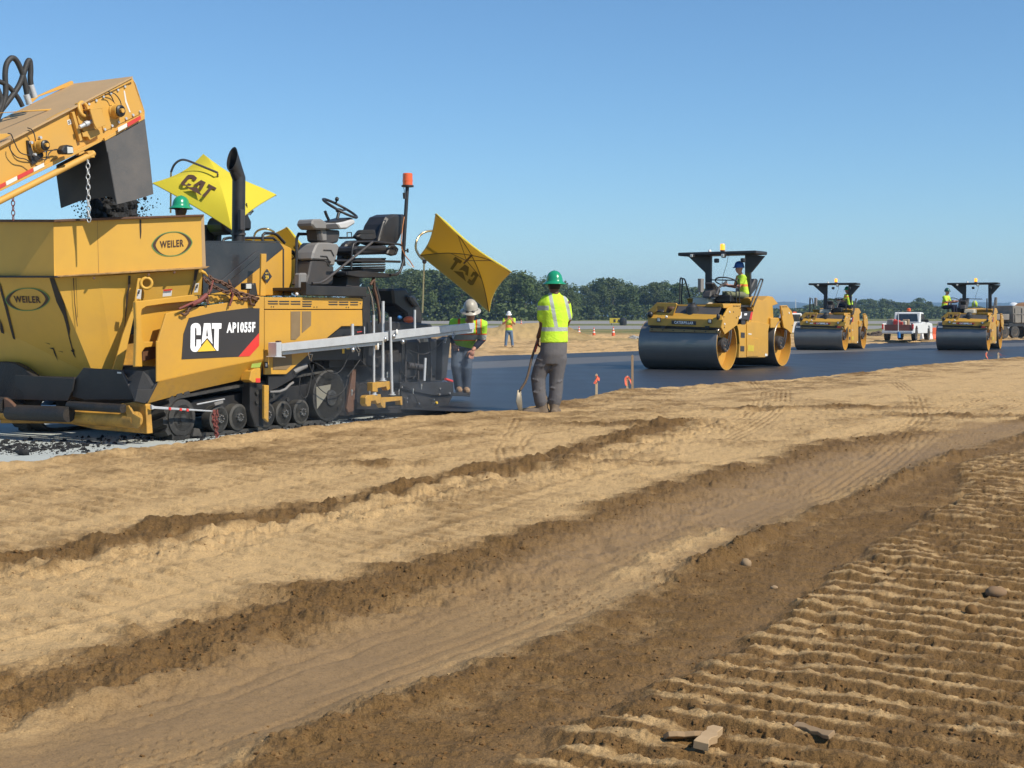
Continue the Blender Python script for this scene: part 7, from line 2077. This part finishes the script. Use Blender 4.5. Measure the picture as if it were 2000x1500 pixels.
MB().lathe((0,0,0), (0,0,1), [(2.5,0),(1.4,3),(1.2,zt_-4)], 16).build('stem', WHITE, e)
me_ = 1200.0; mx_ = (1554-1000)/F_PX*me_
e = MB().tube([(0,0,0),(0,0,CAM_Z + (HOR-584)/F_PX*me_)], .35, 6).build('radio_mast', WHITE); e.location = (mx_, me_, 0); tag(e, 'thin pale mast standing above the distant wood', 'mast')
# ================================================================ stakes
def stake(px_, ytop, ybot, w, label, mat, ribbon=None, lean=0.0, d=None, h_extra=0):
    x, y = gpt((px_, ybot), .02)
    if d: x, y = (px_-1000)/F_PX*d, d
    z = gz(x, y); o = Vector((x, y, z-.05))
    hgt = (ybot-ytop)/F_PX*y + .05
    e = tag(empty('survey_stake', o), label, 'stake')
    MB().prism([(-w/2,-.012,0),(w/2,-.012,0),(w/2+lean,-.012,hgt-.02),(lean,-.012,hgt),(-w/2+lean,-.012,hgt-.02)], (0,.022,0)).build('wooden_stake', mat, e, .001)
    if ribbon:
        for q in ribbon:
            pts = curve([Vector((a*y/F_PX+lean, -.02-.01*i, hgt - b*y/F_PX)) for i, (a, b) in enumerate(q)], 3)
            wv_ = .018
            vs = []
            for i, p in enumerate(pts): vs += [p + Vector((-wv_, .006*math.sin(i), .008)), p + Vector((wv_, -.006*math.sin(i), -.004))]
            rb = MB().add(vs, [(2*i, 2*i+1, 2*i+3, 2*i+2) for i in range(len(pts)-1)]).build('orange_ribbon', RIBBON, e)
            s_ = rb.modifiers.new('t', 'SOLIDIFY'); s_.thickness = .002
    return e
stake(1165, 717, 769, .040, 'pale stake with a knotted orange ribbon, left of the wooden post', PALEWOOD, [[(0,4),(3,8),(-1,14),(-4,20)], [(0,6),(4,8),(3,14)]])
stake(1225.5, 721, 759, .045, 'short pale stake with trailing orange ribbon just left of the wooden post', PALEWOOD, [[(-1,2),(-4,8),(-3,20)], [(1,2),(5,8),(9,20)]])
stake(1235, 695, 761, .040, 'tall bare wooden post at the edge of the dirt', WOOD)
stake(1920, 671, 700, .05, 'thin stake with fluttering ribbon in front of the rightmost roller', PALEWOOD, [[(0,2),(-2,6),(1,14)], [(1,5),(6,7),(12,9)]], .12)
stake(1950, 673, 699, .06, 'pale stake with ribbon blowing right, right of the rightmost roller', PALEWOOD, [[(1,2),(5,5),(12,7)], [(1,5),(6,7)]])
# ================================================================ rubble, crumbs, wood scraps
def scatter(name, pts, rmin, rmax, mat, label, cat, squash=.6, zoff=.0, seed=1):
    """many small angular lumps joined into one object"""
    rr = np.random.default_rng(seed)
    proto = []
    for s_ in range(8):
        b_ = MB().ball((0,0,0), 1.0, 5, 3); v = np.array(b_.v); v *= rr.uniform(.72, 1.2, (len(v), 1)); v += rr.normal(size=v.shape)*.08; proto.append((v, b_.f))
    V_, F_ = [], []; o = 0
    for (x, y, z) in pts:
        v, f = proto[rr.integers(8)]
        r = rmin + (rmax-rmin)*rr.random()**7
        a = rr.random()*6.28; c, s_ = math.cos(a), math.sin(a)
        w = v*[r*rr.uniform(.8,1.4), r, r*squash]
        V_.append(np.stack([w[:,0]*c-w[:,1]*s_+x, w[:,0]*s_+w[:,1]*c+y, w[:,2]+z+r*squash*.35+zoff], 1))
        F_ += [tuple(i+o for i in q) for q in f]; o += len(v)
    me = bpy.data.meshes.new(name); me.from_pydata(np.concatenate(V_).tolist(), [], F_); me.update()
    ob = link(name, me, mat)
    return tag(ob, label, cat, kind='stuff')
def clod_points(n, seed, d0=4.0, d1=24.0, wet_only=True):
    rr = np.random.default_rng(seed)
    y = 1/(rr.random(n)*(1/d0-1/d1)+1/d1); x = y*np.tan(np.radians(rr.uniform(-23, 23, n)))
    P_ = np.stack([x, y], 1); z, w, p, rg = terrain_height(P_, True)
    sdE, _ = sdist(P_, EDGE)
    keep = (sdE > .1) & (rr.random(n) < np.clip(rg**1.6, .04, 1)) & (rr.random(n) > p*.93)
    return np.stack([x, y, z], 1)[keep], w[keep]
EARTH = surf('damp_clod', (.165,.09,.034), .95, dirt=.6, dirt_col=(.24,.15,.07), scale=1.5, spec=.1)
DRYEARTH = surf('dry_clod', (.42,.28,.135), .95, dirt=.5, dirt_col=(.28,.18,.09), scale=1.5, spec=.1)
pw, ww = clod_points(60000, 3)
m_ = ww > .55
scatter('damp_clods', pw[m_], .003, .014, EARTH, 'dark damp clods of earth strewn along the ruts', 'earth', .75, seed=4, zoff=-.003)
scatter('dry_clods', pw[~m_], .003, .013, DRYEARTH, 'small dry clods scattered over the light dirt', 'earth', .75, seed=5, zoff=-.003)
cr = np.random.default_rng(9); n = 1300
pu = cr.normal(0,1,(n,2))
cpt = []
for i in range(n):
    if i < 800: px_, py_ = cr.normal(75, 60), cr.normal(873, 7)
    else: px_, py_ = cr.uniform(-30, 330), 0; py_ = 893 - px_*.088 - abs(cr.normal(0, 9)) - 4
    q_ = pxp((px_, py_), (CAM_Z+.105)*F_PX/(py_-HOR)); cpt.append((q_.x, q_.y, -.105))
for i in range(900):
    a_ = cr.uniform(-.2, 4.0); q_ = PO + U*a_ + V*cr.uniform(-.25, .42); cpt.append((q_.x, q_.y, -.105))
scatter('asphalt_crumbs', cpt, .006, .035, MIX, 'loose black asphalt crumbs spilled on the pale base in front of the paver', 'asphalt', .7, seed=8)
q_ = pxp((46,885), (CAM_Z+.105)*F_PX/(889-HOR))
o = lump(.055, 5).build('asphalt_lump', MIX); o.location = (q_.x, q_.y, -.075); o.scale = (1.3,1,.8); tag(o, 'largest black lump of asphalt lying on the pale base', 'asphalt lump')
def plank(p0, p1, w, th, label, mat, roll=0.0, sink=.0):
    a = gpt(p0); b_ = gpt(p1)
    A_ = Vector((*a, gz(*a)-sink)); B2 = Vector((*b_, gz(*b_)-sink*.2+.01))
    L_ = (B2-A_).length
    mb = MB(); n_ = 6; rr_ = random.Random(len(label))
    ps = [(x, y) for x, y in ([(L_*i/n_, -w/2+rr_.uniform(-.008,.008)) for i in range(n_+1)] + [(L_*i/n_, w/2+rr_.uniform(-.008,.008)) for i in range(n_,-1,-1)])]
    o = MB().prism([(x, y, 0) for x, y in ps], (0,0,th)).build('wood_scrap', mat, None, .002)
    X = (B2-A_).normalized(); Yv = Vector((0,0,1)).cross(X).normalized(); Yv = Matrix.Rotation(roll, 3, X) @ Yv; Zv = X.cross(Yv)
    M = Matrix((X, Yv, Zv)).transposed().to_4x4(); M.translation = A_; o.matrix_world = M
    return tag(o, label, 'piece of wood')
plank((1368,1488), (1400,1455), .05, .03, 'squared offcut of timber lying in the furrows at the bottom', surf('cut_timber', (.45,.31,.17), .85, dirt=.5, dirt_col=(.28,.18,.09), scale=12), .1, -.012)
plank((1400,1452), (1300,1462), .06, .02, 'flat split board beside the squared offcut in the furrows', surf('grey_wood', (.30,.20,.11), .9, dirt=.3), .5, .01)
plank((1556,1442), (1625,1466), .035, .018, 'dark splintered stick poking out of the furrows right of the offcut', surf('split_wood', (.33,.22,.12), .9, dirt=.5), .4, .0)
def rock(p, r, label, mat, sc=(1,1,1)):
    a = gpt(p); b_ = MB().ball((0,0,0), r, 10, 7); rr_ = random.Random(int(p[0]))
    b_.v = [tuple(c*rr_.uniform(.85,1.1) for c in v) for v in b_.v]
    o = b_.build('stone', mat); o.location = (*a, gz(*a)+r*.25); o.scale = sc
    return tag(o, label, 'stone')
STONE = surf('pale_stone', (.33,.225,.125), .85, dirt=.4)
rock((1457,1102), .034, 'round pale stone on the dark berm in mid picture', STONE)
rock((1512,1145), .020, 'small pale stone on the damp soil strip', STONE, (1.2,.8,.7))
rock((1945,1168), .045, 'rounded clod among the furrows near the right edge', surf('clod_brown', (.24,.15,.08), .95), (1.3,1,.8))
rock((1898,1208), .035, 'dark rounded clod below the larger one by the right edge', EARTH, (1,1,.9))
rock((330,1048), .03, 'small dark stone on the ridge at lower left', EARTH)
# grit pile by the nearest roller
gpx = [((cr.normal(1252,9)), cr.normal(1,1)) for _ in range(500)]
pts_ = []
for a_, _ in gpx:
    d_ = cr.normal(88, 1.2); x_ = (a_-1000)/F_PX*d_; pts_.append((x_, d_, gz(x_, d_) + .10*math.exp(-((d_-88)/1.5)**2)))
scatter('grey_gravel', pts_, .05, .13, surf('grey_gravel_stone', (.36,.36,.34), .9), 'low heap of grey gravel just left of the nearest roller', 'gravel', .6, seed=12)
bt = []
for _ in range(60):
    d_ = 100 + cr.normal(0,1.5); x_ = (cr.uniform(1695,1722)-1000)/F_PX*d_; bt.append((x_, d_, gz(x_, d_)))
scatter('brush_heap', bt, .10, .35, surf('dry_brush', (.09,.065,.05), .95), 'low heap of dark brush and rubble left of the pickup', 'rubble', .7, seed=13)

# ================================================================ thin fumes over the hot screed
fm_ = bpy.data.materials.new('fumes_air'); fm_.use_nodes = True
nt = fm_.node_tree; nt.nodes.clear()
tc = nt.nodes.new('ShaderNodeTexCoord'); pvf = nt.nodes.new('ShaderNodeVolumePrincipled'); of = nt.nodes.new('ShaderNodeOutputMaterial')
sx = nt.nodes.new('ShaderNodeSeparateXYZ'); nt.links.new(tc.outputs['Object'], sx.inputs[0])
ln = nt.nodes.new('ShaderNodeVectorMath'); ln.operation = 'LENGTH'; nt.links.new(tc.outputs['Object'], ln.inputs[0])
fall_ = mth(nt, 'SUBTRACT', 1.0, ln.outputs['Value'], clamp=True)
nz = noise(nt, tc.outputs['Object'], 2.2, 3, .6, .8)
nz = ramp(nt, nz, [(.40, 0.0), (.66, 1.0)])
nt.links.new(mth(nt, 'MULTIPLY', mth(nt, 'MULTIPLY', fall_, nz), .38), pvf.inputs['Density'])
pvf.inputs['Color'].default_value = (.72, .82, .95, 1); pvf.inputs['Anisotropy'].default_value = .2
nt.links.new(pvf.outputs[0], of.inputs['Volume'])
fb = MB().box((-1,-1,-1), (1,1,1)).build('fumes', fm_)
fc_ = PF.w((3.9, -.1, .45)); fb.location = fc_; fb.rotation_euler = (0,0,TH); fb.scale = (2.8, 1.0, 1.1)
tag(fb, 'thin bluish fumes drifting over the hot screed and wheels', 'fumes', kind='stuff')
# ================================================================ woods
def leaf_mat(name, a, b):
    m, nt, bs = new_mat(name)
    geo = nt.nodes.new('ShaderNodeNewGeometry'); oi = nt.nodes.new('ShaderNodeObjectInfo')
    n1 = noise(nt, geo.outputs['Position'], .35, 4, .6)
    c = mixc(nt, n1, a, b)
    c = mixc(nt, mth(nt, 'MULTIPLY', oi.outputs['Random'], .8), c, [b[0]*.8, b[1]*.72, b[2]*.9])
    nt.links.new(c, bs.inputs['Base Color'])
    bs.inputs['Roughness'].default_value = .75; bs.inputs['Specular IOR Level'].default_value = .25
    tr = nt.nodes.new('ShaderNodeBsdfTranslucent'); nt.links.new(c, tr.inputs[0])
    mx = nt.nodes.new('ShaderNodeMixShader'); mx.inputs[0].default_value = .22
    nt.links.new(bs.outputs[0], mx.inputs[1]); nt.links.new(tr.outputs[0], mx.inputs[2])
    nt.links.new(mx.outputs[0], nt.nodes['Material Output'].inputs[0])
    return m
LEAF = leaf_mat('broadleaf_foliage', (.062,.098,.028), (.13,.18,.055))
BARK = surf('bark', (.10,.085,.065), .9, dirt=.3)
def tree_mesh(seed, H=13.0, Wd=4.5, n=2600, low=.12):
    rr = np.random.default_rng(seed)
    lobes = []
    k = 15
    for i in range(k):
        t = rr.uniform(low+.08, .90); a = rr.random()*6.28
        prof = math.sin(math.pi*min(.98, (t-low)/(1-low))**.75)
        rad = Wd*.62*prof*rr.uniform(.4, 1.0)
        lobes.append((rad*math.cos(a), rad*math.sin(a), H*t, Wd*rr.uniform(.24,.40)))
    lobes.append((0, 0, H*.86, Wd*.34)); lobes.append((0,0,H*.55,Wd*.6))
    V_, F_ = [], []
    per = n//len(lobes)
    for (x, y, z, r) in lobes:
        d = rr.normal(size=(per, 3)); d /= np.linalg.norm(d, axis=1)[:,None]
        rad = r*(rr.random(per)**.25)
        c = d*rad[:,None]*[1,1,.82] + [x, y, z]
        s = rr.uniform(.16, .40, per)
        nrm = d + rr.normal(size=(per,3))*.7; nrm /= np.linalg.norm(nrm, axis=1)[:,None]
        t1 = np.cross(nrm, [0.3,.2,.9]); t1 /= np.linalg.norm(t1, axis=1)[:,None]; t2 = np.cross(nrm, t1)
        for ci, si, a1, a2 in zip(c, s, t1, t2):
            o = len(V_)
            V_ += [ci-a1*si, ci-a2*si*.6, ci+a1*si, ci+a2*si*.7]
            F_.append((o, o+1, o+2, o+3))
    me = bpy.data.meshes.new('crown'); me.from_pydata([tuple(v) for v in V_], [], F_); me.update()
    return me
crowns = [tree_mesh(s, 13, 4.6 + (s % 3)*.6, 2300) for s in range(7)]
trunkm = []
for s in range(3):
    mb = MB(); mb.tube([(0,0,-.3),(.1*s,0,2.5),(.05,.1,6),(0,0,9.5)], [.26,.22,.15,.05], 7)
    for i in range(5):
        a = i*1.3+s; z = 3+i*1.2; mb.tube([(0,0,z),(math.cos(a)*1.2, math.sin(a)*1.2, z+1.3),(math.cos(a)*2.1, math.sin(a)*2.1, z+2.6)], [.10,.07,.02], 5)
    trunkm.append(mb.mesh('trunk'))
TP = [(700,533),(740,533),(770,528),(800,524),(850,522),(890,530),(930,533),(975,526),(1000,526),(1015,528),(1045,541),(1065,534),(1100,549),(1128,559),(1150,556),(1172,543),(1200,538),(1222,541),(1250,558),(1272,549),(1300,546),(1330,551),(1350,560),(1385,566),(1430,585),(1480,592),(1510,606),(1540,608),(1570,601),(1590,590),(1620,583),(1660,590),(1690,586),(1730,583),(1745,590),(1790,589),(1800,583),(1812,590),(1825,596),(1850,601),(1900,598),(1950,601),(2000,604),(2100,600)]
TPX = np.array(TP, float)
LEFT = [(-200,560),(300,558),(700,545)]
def top_y(px):
    if px < 700: return 548 + 8*math.sin(px*.02)
    return float(np.interp(px, TPX[:,0], TPX[:,1]))
tr_ = random.Random(21)
count = 0
def add_tree(px, d, ytop, group, label):
    global count
    x = (px-1000)/F_PX*d; z = float(base_z(d))-.3
    hgt = CAM_Z + (HOR-ytop)/F_PX*d - z
    e = tag(empty('broadleaf_tree', (x, d, z), tr_.uniform(0, 6.28)), label, 'tree', group)
    cm = crowns[tr_.randrange(len(crowns))]
    c = link('crown', cm, LEAF, e); t = link('trunk', trunkm[tr_.randrange(3)], BARK, e)
    zs = hgt/12.5; ws = max(zs*tr_.uniform(.72,1.3), d/330*.55)
    e.scale = (ws, ws, zs)
    count += 1
G1 = 'broadleaf trees of the wood behind the airfield'
L1 = 'dense green broadleaf tree in the wood behind the airfield strip'
px = -60.0
while px < 1440:
    d = 335 + (px > 1030)*25 + (px > 1130)*40 + tr_.uniform(-6, 8)
    add_tree(px, d, top_y(px) + tr_.uniform(0, 22), G1, L1)
    px += tr_.uniform(17, 25) if px > 700 else 34
px = 690.0
while px < 1440:      # taller row behind sets the skyline
    d = 362 + (px > 1030)*25 + (px > 1130)*40 + tr_.uniform(-6, 8)
    add_tree(px, d, top_y(px) + tr_.uniform(-4, 7), G1, L1)
    px += tr_.uniform(15, 22)
G2, L2 = 'distant trees along the right horizon', 'small far-off tree in the low wood on the right horizon'
px = 1425.0
while px < 2080:
    d = 560 + tr_.uniform(-15, 15); add_tree(px, d, top_y(px) + tr_.uniform(3, 10), G2, L2); px += tr_.uniform(12, 19)
px = 1425.0
while px < 2080:
    d = 600 + tr_.uniform(-15, 15); add_tree(px, d, top_y(px) + tr_.uniform(-3, 3), G2, L2); px += tr_.uniform(10, 15)
# undergrowth closing the foot of the wood
rr = np.random.default_rng(31); V_, F_ = [], []
for i in range(26000):
    p_ = rr.uniform(-80, 2080); d = (328 + (25 if p_ > 1030 else 0) + (40 if p_ > 1130 else 0) if p_ < 1430 else 545) + rr.uniform(0, 22)
    x = (p_-1000)/F_PX*d; z = float(np.interp(d, GP[:,0], GP[:,1])) + rr.random()**1.3*(4.2 if p_ < 1430 else 4.0)
    s = rr.uniform(.25,.6)*(1 if p_ < 1430 else 1.4); a = rr.random()*6.28; t = rr.uniform(-.6,.6)
    o = len(V_); c, sn = math.cos(a), math.sin(a)
    V_ += [(x-c*s, d-sn*s, z), (x, d+t*s, z-s*.6), (x+c*s, d+sn*s, z), (x, d-t*s, z+s*.7)]; F_.append((o,o+1,o+2,o+3))
me = bpy.data.meshes.new('undergrowth'); me.from_pydata(V_, [], F_); me.update()
tag(link('undergrowth', me, LEAF), 'green undergrowth along the foot of the wood', 'bushes', kind='stuff')
print('trees', count)
